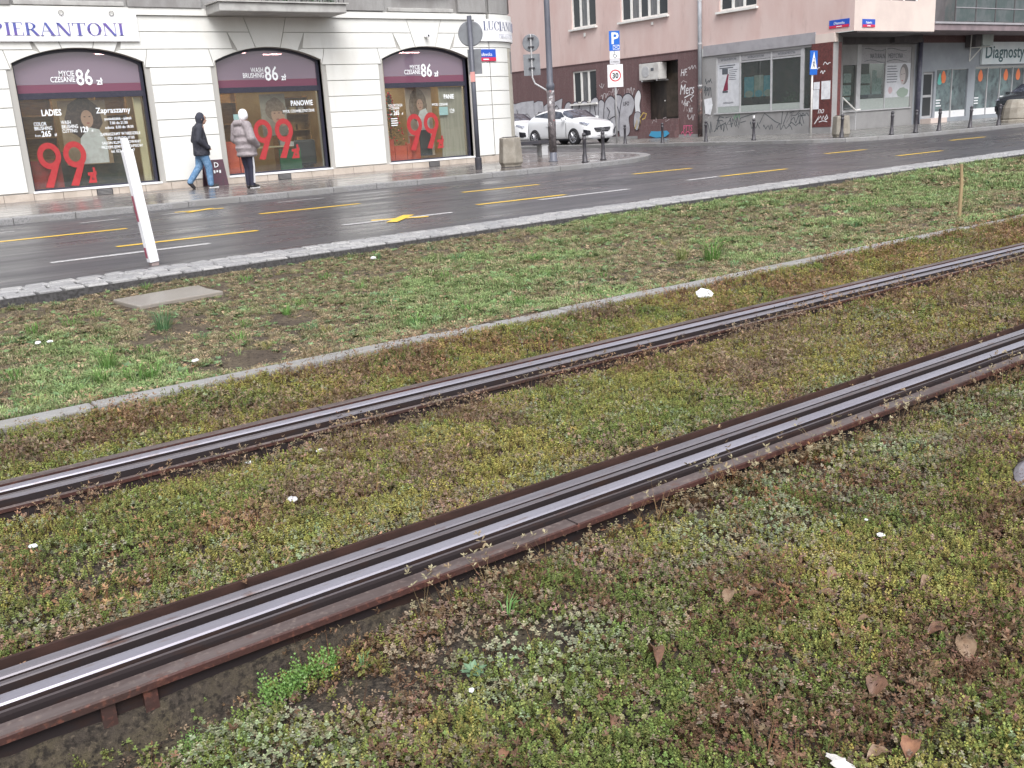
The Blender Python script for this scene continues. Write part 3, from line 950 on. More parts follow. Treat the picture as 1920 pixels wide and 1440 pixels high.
T('265', 0.165, w3, 14.12, 1.57, xs=0.76, bold=0.004)
T('zł', 0.09, w3, 14.38, 1.57, xs=0.8, bold=0.001)
for k in range(4):
    obj('print_line', box(NB(), (14.02, yl - 0.002, z_(1.46 - k * 0.06)), (14.02 + random.uniform(0.15, 0.26), yl, z_(1.485 - k * 0.06))), M_let_w, w3)

# ---- shop sign boards with thick-and-thin lettering


def didone(ch):
    """letter as quads in a unit-high box; returns quads, advance"""
    q = []
    R = lambda x0, x1, z0=0.0, z1=1.0: q.append([(x0, z0), (x1, z0), (x1, z1), (x0, z1)])
    S, Hh = 0.17, 0.035

    def ring(cx, cz, rx, rz, irx, irz, a0=0.0, a1=2 * PI, n=20):
        for k in range(n):
            a, b = a0 + (a1 - a0) * k / n, a0 + (a1 - a0) * (k + 1) / n
            q.append([(cx + irx * math.cos(a), cz + irz * math.sin(a)), (cx + rx * math.cos(a), cz + rz * math.sin(a)), (cx + rx * math.cos(b), cz + rz * math.sin(b)), (cx + irx * math.cos(b), cz + irz * math.sin(b))])

    def serif(x0, x1, z):
        R(x0, x1, z, z + Hh)
    if ch == 'I':
        R(0.08, 0.08 + S)
        serif(0, 0.33, 0)
        serif(0, 0.33, 1 - Hh)
        return q, 0.42
    if ch in 'PR':
        R(0.08, 0.08 + S)
        serif(0, 0.33, 0)
        ring(0.30, 0.73, 0.36, 0.27, 0.20, 0.235, -PI / 2, PI / 2, 10)
        R(0.08, 0.31, 1 - Hh, 1)
        R(0.2, 0.31, 0.46, 0.46 + Hh)
        if ch == 'R':
            q.append([(0.34, 0.46), (0.52, 0.46), (0.82, 0.0), (0.62, 0.0)])
        return q, 0.78 if ch == 'P' else 0.88
    if ch == 'E':
        R(0.08, 0.08 + S)
        serif(0, 0.62, 0)
        serif(0, 0.60, 1 - Hh)
        R(0.2, 0.46, 0.5, 0.5 + Hh)
        q.append([(0.57, 0.0), (0.62, 0.0), (0.62, 0.26), (0.60, 0.26)])
        q.append([(0.58, 0.76), (0.60, 0.76), (0.60, 1.0), (0.54, 1.0)])
        return q, 0.72
    if ch == 'A':
        q.append([(0.30, 1.0), (0.44, 1.0), (0.86, 0.0), (0.66, 0.0)])
        q.append([(0.06, 0.0), (0.10, 0.0), (0.37, 0.95), (0.33, 0.95)])
        R(0.2, 0.58, 0.33, 0.33 + Hh)
        serif(0, 0.2, 0)
        serif(0.58, 0.94, 0)
        return q, 0.98
    if ch == 'N':
        R(0.10, 0.14)
        R(0.78, 0.82)
        q.append([(0.04, 1.0), (0.24, 1.0), (0.82, 0.0), (0.66, 0.0)])
        serif(0, 0.24, 0)
        serif(0.68, 0.92, 1 - Hh)
        return q, 1.0
    if ch == 'T':
        R(0.32, 0.32 + S)
        serif(0.22, 0.6, 0)
        serif(0, 0.82, 1 - Hh)
        q.append([(0, 0.74), (0.03, 0.74), (0.08, 1.0), (0, 1.0)])
        q.append([(0.79, 0.74), (0.82, 0.74), (0.82, 1.0), (0.74, 1.0)])
        return q, 0.9
    if ch in 'OC':
        a0, a1 = (0, 2 * PI) if ch == 'O' else (0.6, 2 * PI - 0.6)
        ring(0.44, 0.5, 0.44, 0.515, 0.27, 0.48, a0, a1, 26)
        if ch == 'C':
            q.append([(0.76, 0.66), (0.79, 0.66), (0.79, 1.0), (0.74, 0.86)])
        return q, 0.98 if ch == 'O' else 0.90
    if ch == 'L':
        R(0.08, 0.08 + S)
        serif(0, 0.62, 0)
        serif(0, 0.33, 1 - Hh)
        q.append([(0.57, 0.0), (0.62, 0.0), (0.62, 0.28), (0.60, 0.28)])
        return q, 0.72
    if ch == 'U':
        R(0.08, 0.08 + S, 0.3, 1)
        R(0.68, 0.72, 0.3, 1)
        ring(0.40, 0.32, 0.32, 0.33, 0.18, 0.29, PI, 2 * PI, 12)
        serif(0, 0.33, 1 - Hh)
        serif(0.58, 0.82, 1 - Hh)
        return q, 0.92
    return q, 0.4


def sign_word(word, x0, z0, hgt, sx, place, parent, m):
    x = x0
    for ch in word:
        q, adv = didone(ch)
        b_ = NB()
        for c in q:
            poly(b_, [place(x + p[0] * hgt * sx, z0 + p[1] * hgt, 0.004) for p in c])
        if q:
            bmesh.ops.recalc_face_normals(b_, faces=b_.faces)
            o = obj('sign_letter', b_, m, parent)
            md = o.modifiers.new('thick', 'SOLIDIFY')
            md.thickness = 0.012
        x += adv * hgt * sx
    return x


sb = thing('sign_board', 'white shop name board over the left salon window', 'sign', (4.3, YW, 3.5))
obj('board', box(NB(), (-2.75, -0.06, 0.0), (3.08, -0.002, 0.578)), M_white, sb)
sign_word('LUCIANO', -2.45, 0.12, 0.27, 1.28, lambda x, z, d: (x, -0.062 - d, z), sb, M_let_b)
sign_word('PIERANTONI', -0.01, 0.12, 0.27, 1.28, lambda x, z, d: (x, -0.062 - d, z), sb, M_let_b)
# lamp hooks on top of the board
for hx in (5.75, 6.83):
    h = thing('lamp_hook', 'small wire lamp hook above the shop name, %s one' % ('left' if hx < 6 else 'right'), 'lamp hook', (hx, YW - 0.06, 4.05), 0, 'hooks over the name board')
    b_ = NB()
    tube(b_, [(0.05 * math.cos(a), -0.02, 0.05 + 0.05 * math.sin(a)) for a in np.linspace(0, 2 * PI, 13)], 0.008, 5, False)
    tube(b_, [(0, -0.02, 0.0), (0, 0.05, 0.0)], 0.008, 5)
    obj('hook', b_, M_grey, h)
# curved sign
cs_ = thing('curved_sign_board', 'white curved name board wrapped round the building corner', 'sign', (CXC, YW + CR, 3.5))


def csp(s, z, d):
    a = s / (CR + 0.06)
    r = CR + 0.062 + d
    if s < 0:
        return (s, -r, z)
    return (r * math.sin(a), -r * math.cos(a), z)


b_ = NB()
an = np.linspace(-0.33, 1.45, 28)
for i in range(27):
    s0, s1 = an[i] * (CR + 0.06), an[i + 1] * (CR + 0.06)
    poly(b_, [csp(s0, 0, 0), csp(s1, 0, 0), csp(s1, 0.60, 0), csp(s0, 0.60, 0)])
    poly(b_, [csp(s0, 0, -0.055), csp(s1, 0, -0.055), csp(s1, 0, 0), csp(s0, 0, 0)])
    poly(b_, [csp(s0, 0.6, 0), csp(s1, 0.6, 0), csp(s1, 0.6, -0.055), csp(s0, 0.6, -0.055)])
obj('board', b_, M_white, cs_)
M_let_g = mat('letter_greyblue', (0.13, 0.145, 0.24), 0.4)
xe = sign_word('LUCIANO PIERANTONI', -0.22, 0.30, 0.245, 0.98, csp, cs_, M_let_g)
sign_word('PIERANTONI', 0.36, 0.10, 0.11, 0.9, csp, cs_, mat('letter_pale', (0.55, 0.56, 0.62), 0.5))

# street name plate beside the corner
M_blue = mat('plate_blue', (0.022, 0.085, 0.46), 0.35)
M_red = mat('plate_red', (0.55, 0.03, 0.075), 0.35)


def street_plate(label, loc, face, w_, h_, s, sub):
    t = thing('street_name_plate', label, 'street sign', loc, 0 if face == '-y' else -PI / 2, 'blue and red street name plates')
    obj('plate', box(NB(), (0, -0.02, 0), (w_, 0, h_)), M_blue, t)
    obj('red_band', box(NB(), (0, -0.0235, 0), (w_, -0.0205, h_ * 0.32)), M_red, t)
    text(s, h_ * 0.44, M_let_w, t, (w_ / 2, -0.0245, h_ * 0.43), align='CENTER', xs=0.85)
    obj('print_line', box(NB(), (w_ * 0.36, -0.0255, h_ * 0.11), (w_ * 0.64, -0.0238, h_ * 0.2)), M_let_w, t)
    return t


street_plate('blue and red street plate on the cream corner behind the pole', (16.88, YW - 0.002, 2.95), '-y', 0.72, 0.33, 'Puławska', 'Mokotów')
# small camera above the right window
t = thing('wall_camera', 'small white security camera over the right salon window', 'camera', (15.23, YW, 3.6))
obj('mount', box(NB(), (-0.05, -0.04, 0.02), (0.05, 0, 0.16)), M_white, t)
o = obj('housing', box(NB(), (-0.045, -0.17, 0.0), (0.045, -0.041, 0.08)), M_white, t)
bevel(o, 0.012)
obj('lens', lathe(NB(), [(0.025, 0), (0.025, 0.01)], 12), M_dark, t, loc=(0, -0.17, 0.04), rot=(PI / 2, 0, 0))

# ------------------------------------------------------------------ things in the salon
M_wood = mat('wood_warm', (0.34, 0.20, 0.075), 0.5, var=((4, (0.26, 0.14, 0.05), 0.42, 0.62, (1, 1, 6)),))
M_cream2 = mat('card_cream', (0.62, 0.53, 0.34), 0.6)
M_green = mat('panel_green', (0.035, 0.13, 0.065), 0.6)
M_chair = mat('leather_dark', (0.045, 0.048, 0.052), 0.45)
M_skin = mat('print_skin', (0.50, 0.30, 0.22), 0.6)
M_hair = mat('print_hair', (0.055, 0.035, 0.035), 0.7, var=((14, (0.11, 0.07, 0.06), 0.45, 0.62),))
M_hairb = mat('print_hair_brown', (0.24, 0.17, 0.125), 0.7, var=((14, (0.15, 0.10, 0.075), 0.42, 0.62),))
M_lip = mat('print_lip', (0.35, 0.09, 0.09), 0.6)


def ell(cx, cz, rx, rz, n=22, wob=0.0):
    return [(cx + rx * (1 + random.uniform(-wob, wob)) * math.cos(2 * PI * k / n), cz + rz * (1 + random.uniform(-wob, wob)) * math.sin(2 * PI * k / n)) for k in range(n)]


def poster(label, x, y, z, w_, h_, bg, pieces):
    t = thing('poster', label, 'poster', (x, y, z), 0, 'salon window posters')
    obj('sheet', box(NB(), (-w_ / 2, 0, 0), (w_ / 2, 0.012, h_)), bg, t)
    for k, (nm, pts, m) in enumerate(pieces):
        b_ = NB()
        poly(b_, [(p[0], -0.003 - 0.002 * k, p[1]) for p in pts])
        bmesh.ops.recalc_face_normals(b_, faces=b_.faces)
        obj(nm, b_, m, t)
    return t


M_sheetg = mat('sheet_warm', (0.40, 0.29, 0.19), 0.6, var=((2.5, (0.30, 0.20, 0.12), 0.42, 0.62),))
M_blouse = mat('print_blouse', (0.68, 0.68, 0.68), 0.6, var=((8, (0.60, 0.57, 0.57), 0.45, 0.6),))
poster('poster of a dark curly haired woman in a white blouse', 5.98, YW + 0.42, 0.80, 1.05, 1.45, M_sheetg, [
    ('hair_shape', ell(0.0, 1.05, 0.40, 0.46, 26, 0.07), M_hair), ('clothing_shape', [(-0.22, 0.02), (0.42, 0.02), (0.44, 0.5), (0.30, 0.78), (0.08, 0.84), (-0.14, 0.6)], M_blouse),
    ('face_shape', ell(0.07, 1.03, 0.135, 0.20), M_skin), ('eye_shape', ell(0.02, 1.08, 0.025, 0.012, 10), M_hair), ('eye_shape', ell(0.13, 1.08, 0.025, 0.012, 10), M_hair), ('mouth_shape', ell(0.08, 0.935, 0.04, 0.014, 10), M_lip)])
poster('poster of a short haired face leaning on one hand', 10.68, YW + 0.42, 1.20, 0.70, 1.05, mat('sheet_grey', (0.33, 0.29, 0.24), 0.6, var=((6, (0.27, 0.22, 0.175), 0.42, 0.62),)), [
    ('hair_shape', ell(0.05, 0.66, 0.27, 0.29, 24, 0.07), M_hairb), ('face_shape', ell(0.08, 0.52, 0.155, 0.215), M_skin), ('hand_shape', [(0.20, 0.22), (0.30, 0.26), (0.29, 0.52), (0.235, 0.55), (0.20, 0.40)], M_skin),
    ('eye_shape', ell(0.02, 0.57, 0.03, 0.012, 10), M_hair), ('eye_shape', ell(0.14, 0.57, 0.03, 0.012, 10), M_hair), ('mouth_shape', ell(0.09, 0.415, 0.045, 0.016, 10), M_lip), ('fringe_shape', [(-0.1, 0.62), (0.24, 0.62), (0.2, 0.75), (0.05, 0.8), (-0.08, 0.76)], M_hairb)])
poster('full length poster of a long haired woman in white', 15.10, YW + 0.42, 0.40, 0.86, 1.90, mat('sheet_beige', (0.44, 0.34, 0.27), 0.6), [
    ('hair_shape', ell(-0.03, 1.40, 0.29, 0.46, 26, 0.05), M_hairb), ('clothing_shape', [(-0.08, 0.70), (0.30, 0.70), (0.32, 1.1), (0.22, 1.32), (0.02, 1.26), (-0.10, 1.0)], M_blouse), ('skirt_shape', [(-0.12, 0.0), (0.34, 0.0), (0.31, 0.72), (-0.09, 0.72)], M_chair),
    ('face_shape', ell(0.03, 1.42, 0.105, 0.16), M_skin), ('eye_shape', ell(-0.01, 1.46, 0.02, 0.01, 10), M_hair), ('eye_shape', ell(0.075, 1.46, 0.02, 0.01, 10), M_hair), ('mouth_shape', ell(0.035, 1.345, 0.032, 0.012, 10), M_lip)])
for x, z, w_, lab in ((9.66, 1.55, 0.30, 'pale blue notice taped inside the middle salon window'), (15.80, 1.50, 0.30, 'pale blue notice taped inside the right salon window')):
    o = tag(obj('notice', box(NB(), (-w_ / 2, 0, 0), (w_ / 2, 0.004, 0.23)), mat('paper_blue', (0.50, 0.74, 0.78), 0.6), loc=(x, YW + 0.225, z)), lab, 'notice', 'notices on the salon glass')
M_panelg = mat('curtain_beige', (0.43, 0.395, 0.33), 0.7, var=((3, (0.36, 0.33, 0.27), 0.42, 0.62, (6, 1, 0.3)),))
o = tag(obj('window_screen', box(NB(), (15.72, YW + 0.30, 0.30), (16.52, YW + 0.33, 2.28)), M_panelg), 'beige screen panel at the right edge of the christmas window', 'screen')
o = tag(obj('window_screen', box(NB(), (7.13, YW + 0.30, 0.33), (7.30, YW + 0.36, 2.28)), M_cream2), 'narrow cream screen at the right edge of the left salon window', 'screen')


def shelf_unit(label, x, y, w_, h_, items):
    t = thing('shelf_unit', label, 'shelves', (x, y, 0.2))
    for s in (0, w_ - 0.03):
        obj('side_panel', box(NB(), (s, 0, 0), (s + 0.03, 0.3, h_)), M_wood, t)
    for k in range(5):
        obj('shelf', box(NB(), (0.031, 0, 0.25 + k * (h_ - 0.3) / 4), (w_ - 0.031, 0.3, 0.28 + k * (h_ - 0.3) / 4)), M_wood, t)
    obj('back_panel', box(NB(), (0.031, 0.301, 0), (w_ - 0.031, 0.31, h_)), M_wood, t)
    if items:
        for k in range(1, 4):
            xx = 0.08
            while xx < w_ - 0.2:
                ww = random.uniform(0.08, 0.2)
                z0 = 0.2 + 0.2805 + k * (h_ - 0.3) / 4
                tag(obj('carton', box(NB(), (x + xx, y + 0.05, z0), (x + xx + ww, y + 0.25, z0 + random.uniform(0.12, 0.26))), random.choice([M_cream2, M_white, M_wood])), 'small pale carton on the salon shelf by the middle window', 'carton', 'cartons on the salon shelf')
                xx += ww + random.uniform(0.02, 0.1)
    return t


shelf_unit('wooden shelf unit with cartons behind the middle salon window', 10.95, YW + 1.0, 1.0, 2.0, True)
shelf_unit('tall wooden cupboard left of the poster in the left window', 4.62, YW + 1.2, 0.9, 2.3, False)
shelf_unit('wooden cupboard at the upper left of the middle window', 9.2, YW + 1.4, 0.9, 2.5, False)
shelf_unit('wooden shelf unit right of the poster in the left window', 6.5, YW + 1.3, 0.75, 2.25, False)
# counter, screens and chairs
o = tag(obj('green_panel', box(NB(), (10.75, YW + 0.5, 0.24), (11.35, YW + 0.55, 0.85)), M_green), 'dark green low panel below the shelves in middle window', 'panel')
t = thing('armchair', 'dark grey salon armchair at lower right of the middle window', 'armchair', (11.55, YW + 0.62, 0.2))
bevel(obj('backrest', box(NB(), (-0.30, -0.05, 0.2), (0.30, 0.08, 0.86)), M_chair, t), 0.07, 4)
bevel(obj('seat', box(NB(), (-0.30, 0.081, 0.25), (0.30, 0.55, 0.42)), M_chair, t), 0.04, 3)
obj('pedestal', lathe(NB(), [(0.22, 0), (0.22, 0.03), (0.04, 0.05), (0.04, 0.25)], 14), M_grey, t, loc=(0, 0.3, 0))
t = thing('styling_table', 'wooden styling table behind the price in middle window', 'table', (10.5, YW + 0.75, 0.2))
obj('table_top', box(NB(), (-0.55, -0.2, 0.70), (0.55, 0.25, 0.74)), M_cream2, t)
for sx in (-0.5, 0.45):
    obj('leg', box(NB(), (sx, -0.15, 0), (sx + 0.05, 0.2, 0.699)), M_wood, t)
o = tag(obj('dark_cabinet', box(NB(), (5.35, YW + 0.62, 0.2), (7.05, YW + 1.05, 1.12)), mat('cabinet_dark', (0.05, 0.055, 0.05), 0.6, var=((6, (0.09, 0.08, 0.06), 0.45, 0.62),))), 'dark low cabinet below the poster in the left window', 'cabinet')
M_or = mat('box_red', (0.62, 0.115, 0.06), 0.55, var=((3, (0.50, 0.08, 0.05), 0.42, 0.62),))
for x0, x1, h_, lab in ((9.23, 9.55, 0.75, 'tall orange red display box at left of the middle window'), (9.57, 9.92, 0.45, 'short orange red display box at left of the middle window'), (13.90, 14.12, 0.55, 'left red gift box under the christmas tree'), (14.14, 14.52, 0.36, 'low red gift box under the christmas tree'), (14.54, 14.93, 0.40, 'middle red gift box under the christmas tree'), (14.70, 15.00, 0.60, 'taller red gift box beside the long haired poster')):
    yy = YW + 0.30 if x0 != 14.70 else YW + 0.36
    if x0 == 14.54:
        x1 = 14.69
    t = thing('display_box', lab, 'box', ((x0 + x1) / 2, yy, 0.2), 0, 'red boxes in the salon windows')
    w_ = x1 - x0
    bevel(obj('carton', box(NB(), (-w_ / 2, 0, 0), (w_ / 2, 0.05 if x0 > 13 else 0.3, h_ + 0.13)), M_or, t), 0.006)
    obj('lid', box(NB(), (-w_ / 2 - 0.006, -0.004, h_ + 0.131), (w_ / 2 + 0.006, 0.054 if x0 > 13 else 0.305, h_ + 0.17)), M_or, t)
o = tag(obj('red_counter', box(NB(), (4.64, YW + 0.34, 0.2), (5.3, YW + 0.5, 0.95)), mat('counter_red', (0.34, 0.05, 0.045), 0.6, var=((5, (0.24, 0.06, 0.05), 0.42, 0.6),))), 'dark red counter at lower left of the left window', 'counter')
# wire rack by the middle window
t = thing('wire_rack', 'wire ladder rack beside the woman in middle window', 'rack', (9.75, YW + 0.27, 0.55))
b_ = NB()
for s in (-0.13, 0.13):
    tube(b_, [(s, 0, 0), (s, 0, 0.85)], 0.009, 5)
obj('upright', b_, M_cream2, t)
for k in range(9):
    obj('rung', tube(NB(), [(-0.125, 0, 0.05 + k * 0.1), (0.125, 0, 0.05 + k * 0.1)], 0.007, 5), M_cream2, t)
# christmas tree in the right window
t = thing('christmas_tree', 'christmas tree with red baubles in the right salon window', 'christmas tree', (14.25, YW + 0.62, 0.2))
b_ = NB()
for k in range(1500):
    hh = random.random() ** 0.8
    r = 0.48 * (1 - hh * 0.92) * math.sqrt(random.uniform(0.35, 1))
    a = random.uniform(0, 2 * PI)
    p = Vector((r * math.cos(a), r * math.sin(a) * 0.5, 0.3 + 1.72 * hh))
    d = Vector((math.cos(a), math.sin(a) * 0.5, -0.25)) * 0.09
    n = Vector((-math.sin(a), math.cos(a), random.uniform(-0.3, 0.3))) * 0.014
    poly(b_, [p - d * 0.5 - n, p + d * 0.5, p - d * 0.5 + n])
obj('branches', b_, mat('fir_green', (0.022, 0.055, 0.032), 0.6, var=((9, (0.04, 0.085, 0.05), 0.45, 0.6),)), t)
obj('trunk', tube(NB(), [(0, 0, 0), (0, 0, 1.9)], [0.03, 0.008], 6), M_wood, t)
M_baub = mat('bauble_red', (0.60, 0.035, 0.04), 0.25, spec=0.6)
bmesh_b = NB()
bmesh.ops.create_icosphere(bmesh_b, subdivisions=1, radius=0.026)
bme = bpy.data.meshes.new('bauble')
bmesh_b.to_mesh(bme)
bmesh_b.free()
bme.materials.append(M_baub)
for k in range(64):
    hh = random.random() ** 0.9
    r = 0.50 * (1 - hh * 0.92)
    a = random.uniform(PI * 0.95, 2.05 * PI)
    o = bpy.data.objects.new('bauble', bme)
    o.location = (r * math.cos(a), r * math.sin(a) * 0.5 - 0.02, 0.3 + 1.7 * hh)
    link(o, t)
# ceiling lamps, lit
k = 0
for x, y, l, lab in ((5.05, 0.8, 0.5, 'left lit ceiling lamp in the left salon window'), (6.85, 0.8, 0.6, 'right lit ceiling lamp in the left salon window'), (9.95, 0.75, 0.6, 'left lit ceiling lamp in the middle salon window'), (11.2, 1.3, 0.5, 'right lit ceiling lamp in the middle salon window'), (14.15, 0.75, 0.5, 'lower left lit ceiling lamp in the christmas window'), (14.5, 1.5, 0.6, 'upper left lit ceiling lamp in the christmas window'), (15.3, 1.1, 0.7, 'right lit ceiling lamp in the christmas window')):
    t = thing('ceiling_lamp', lab, 'lamp', (x, YW + y, 3.30), 0, 'lit lamps in the salon')
    obj('housing', box(NB(), (-l / 2, -0.09, 0.0), (l / 2, 0.09, 0.05)), M_white, t)
    obj('tube_light', box(NB(), (-l / 2 + 0.02, -0.07, -0.012), (l / 2 - 0.02, 0.07, -0.0005)), M_lamp, t)
    for s in (-1, 1):
        obj('hanger', tube(NB(), [(s * l / 3, 0, 0.05), (s * l / 3, 0, 0.3)], 0.006, 5), M_grey, t)

# ================================================================== THE PINK CORNER BUILDING
XP = 32.6
M_pink = mat('stucco_pink', (0.61, 0.485, 0.455), 0.85, spec=0.15, var=((1.1, (0.56, 0.41, 0.38), 0.42, 0.64, (1, 1, 0.35)), (80, (0.53, 0.39, 0.36), 0.52, 0.72), (2.2, (0.45, 0.33, 0.305), 0.60, 0.76, (1, 1, 0.25))), bump=(110, 0.2, (1, 1, 1), 0.005))
M_pink_lit = mat('stucco_pink_lit', (0.64, 0.55, 0.50), 0.85, spec=0.15, var=((0.9, (0.58, 0.49, 0.45), 0.42, 0.64),), bump=(110, 0.2, (1, 1, 1), 0.005))  # the pink stucco, coloured lighter for the front that gets more light
M_maroon = mat('render_maroon', (0.150, 0.103, 0.103), 0.65, spec=0.3, var=((5, (0.24, 0.19, 0.185), 0.60, 0.78, (1, 3, 0.35)), (1.4, (0.20, 0.135, 0.135), 0.5, 0.68, (1, 3, 0.3)), (25, (0.125, 0.055, 0.058), 0.45, 0.64, (1, 4, 0.5))), bump=(60, 0.3, (1, 3, 0.5), 0.008))
M_band = mat('band_grey', (0.33, 0.32, 0.34), 0.7, var=((2, (0.28, 0.27, 0.285), 0.42, 0.62),))
M_gwall = mat('wall_grey', (0.30, 0.295, 0.295), 0.75, var=((1.2, (0.24, 0.235, 0.235), 0.42, 0.64), (30, (0.25, 0.245, 0.245), 0.5, 0.68)), bump=(70, 0.3, (1, 1, 1), 0.006))
M_fr_w = mat('frame_white', (0.74, 0.73, 0.70), 0.45, var=((5, (0.66, 0.65, 0.62), 0.45, 0.62),))
M_fr_g = mat('frame_silver', (0.44, 0.44, 0.45), 0.4, var=((5, (0.38, 0.38, 0.39), 0.45, 0.62),))
M_gd = mat('glass_dark', (0.045, 0.05, 0.055), 0.08, spec=0.6)
M_gc = mat('glass_curtain', (0.17, 0.17, 0.175), 0.12, spec=0.6, var=((5, (0.09, 0.095, 0.10), 0.42, 0.62, (1, 6, 0.4)),))
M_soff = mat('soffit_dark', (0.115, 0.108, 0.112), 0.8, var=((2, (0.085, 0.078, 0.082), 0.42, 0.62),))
pk = thing('corner_building', 'pink plastered corner building with maroon base and ground floor shops', 'building', (XP, 43.0, 0.1), -PI / 2)
Z0 = 0.1


def holes_wall(bm, u0, u1, v0, v1, holes, y=0.0, depth=0.15, mi=0):
    us = sorted({u0, u1, *[h[0] for h in holes], *[h[1] for h in holes]})
    vs__ = sorted({v0, v1, *[h[2] for h in holes], *[h[3] for h in holes]})
    for a, b in zip(us, us[1:]):
        for c, d in zip(vs__, vs__[1:]):
            if any(h[0] - 1e-6 <= a and b <= h[1] + 1e-6 and h[2] - 1e-6 <= c and d <= h[3] + 1e-6 for h in holes):
                continue
            poly(bm, [(a, y, c), (b, y, c), (b, y, d), (a, y, d)], mi)
    for h in holes:
        a, b, c, d = h[:4]
        e = h[4] if len(h) > 4 else depth
        poly(bm, [(a, y, c), (a, y, d), (a, y + e, d), (a, y + e, c)], mi)
        poly(bm, [(b, y, c), (b, y + e, c), (b, y + e, d), (b, y, d)], mi)
        poly(bm, [(a, y, c), (a, y + e, c), (b, y + e, c), (b, y, c)], mi)
        poly(bm, [(a, y, d), (b, y, d), (b, y + e, d), (a, y + e, d)], mi)
    bmesh.ops.recalc_face_normals(bm, faces=bm.faces)
    return bm


L = lambda z: z - Z0
upper_holes = [(4.5, 6.28, L(5.38), L(6.9)), (8.0, 11.0, L(5.34), L(6.9)), (13.95, 15.9, L(5.10), L(6.6))]
obj('upper_wall', holes_wall(NB(), -3, 20.4, L(3.72), L(8.5), upper_holes), M_pink, pk)
low_holes = [(4.4, 6.17, L(1.88), L(3.40)), (9.3, 11.58, L(0.92), L(3.42), 0.55)]
obj('maroon_base', holes_wall(NB(), -3, 13.0, 0.0, L(3.72), low_holes, y=-0.01), M_maroon, pk)
obj('base_ledge', box(NB(), (-3, -0.035, L(3.70)), (12.9, -0.0105, L(3.735))), M_maroon, pk)
obj('plinth', box(NB(), (-3, -0.05, 0.0), (12.85, -0.0105, 0.12)), M_gwall, pk)
# niche with a dark door, steps below
M_door = mat('door_dark', (0.035, 0.030, 0.028), 0.45, var=((3, (0.06, 0.05, 0.042), 0.45, 0.62, (5, 1, 0.4)),))
nd = obj('door', box(NB(), (9.3, 0.535, L(0.92)), (11.58, 0.56, L(3.42))), M_door, pk)
obj('door_panel', box(NB(), (10.35, 0.515, L(1.0)), (11.2, 0.5345, L(2.9))), mat('door_brown', (0.075, 0.058, 0.045), 0.4, var=((4, (0.05, 0.04, 0.03), 0.42, 0.62),)), nd)
for hx in (10.28, 11.25):
    obj('door_knob', lathe(NB(), [(0.0, 0), (0.03, 0.01), (0.03, 0.03), (0.0, 0.04)], 10), M_fr_w, nd, loc=(hx, 0.50, L(1.72)), rot=(PI / 2, 0, 0))
for k, (v0, v1, d) in enumerate(((0.0, 0.30, -0.30), (0.30, 0.56, -0.18), (0.56, 0.82, -0.08))):
    obj('step', box(NB(), (9.25, d, v0 + 0.001), (11.62, -0.011, v1)), M_maroon, pk)


def upper_window(u0, u1, v0, v1, n, y=0.0, sill=True, label=None):
    f = NB()
    t_ = 0.07
    box(f, (u0, y + 0.06, v0), (u0 + t_, y + 0.12, v1))
    box(f, (u1 - t_, y + 0.06, v0), (u1, y + 0.12, v1))
    box(f, (u0 + t_, y + 0.06, v0), (u1 - t_, y + 0.12, v0 + t_))
    box(f, (u0 + t_, y + 0.06, v1 - t_), (u1 - t_, y + 0.12, v1))
    w = obj('window', f, M_fr_w, pk)
    if label:
        w['label'] = label
    step = (u1 - u0 - 2 * t_) / n
    for k in range(n):
        a = u0 + t_ + k * step
        obj('pane', box(NB(), (a, y + 0.10, v0 + t_), (a + step, y + 0.11, v1 - t_)), M_gc if k % 2 else M_gd, w)
        if k:
            obj('mullion', box(NB(), (a - 0.055, y + 0.05, v0 + t_), (a + 0.055, y + 0.099, v1 - t_)), M_fr_w, w)
    if sill:
        obj('sill', box(NB(), (u0 - 0.12, y - 0.14, v0 - 0.10), (u1 + 0.08, y + 0.058, v0 - 0.02)), M_fr_w, w)
    return w


upper_window(4.5, 6.28, L(5.38), L(6.9), 3)
upper_window(8.0, 11.0, L(5.34), L(6.9), 5)
upper_window(13.95, 15.9, L(5.10), L(6.6), 3)
upper_window(4.4, 6.17, L(1.88), L(3.40), 3, y=-0.01, label='lower window in the maroon base')
for u in (5.4, 10.0):
    obj('wall_vent', box(NB(), (u, -0.05, L(5.0) - (0.05 if u < 6 else 0.0)), (u + 0.12, -0.001, L(5.12))), M_fr_w, pk)
# drain pipe, pale above, dark below
pp = obj('drain_pipe', tube(NB(), [(12.97, -0.12, L(2.1)), (12.97, -0.12, L(8.4))], 0.085, 12), mat('pipe_zinc', (0.42, 0.44, 0.47), 0.4, var=((3, (0.34, 0.36, 0.39), 0.42, 0.62),)), pk, smooth=True)
obj('pipe_foot', tube(NB(), [(12.97, -0.12, 0.0), (12.97, -0.12, L(2.095))], 0.10, 12), mat('pipe_iron', (0.055, 0.042, 0.042), 0.5, var=((7, (0.12, 0.07, 0.06), 0.5, 0.62), (14, (0.4, 0.4, 0.4), 0.64, 0.68))), pp, smooth=True)
for v in (2.2, 3.9, 5.6):
    obj('pipe_clamp', tube(NB(), [(12.97, -0.12, L(v)), (12.97, -0.12, L(v + 0.06))], 0.10, 12), M_fr_g, pp)
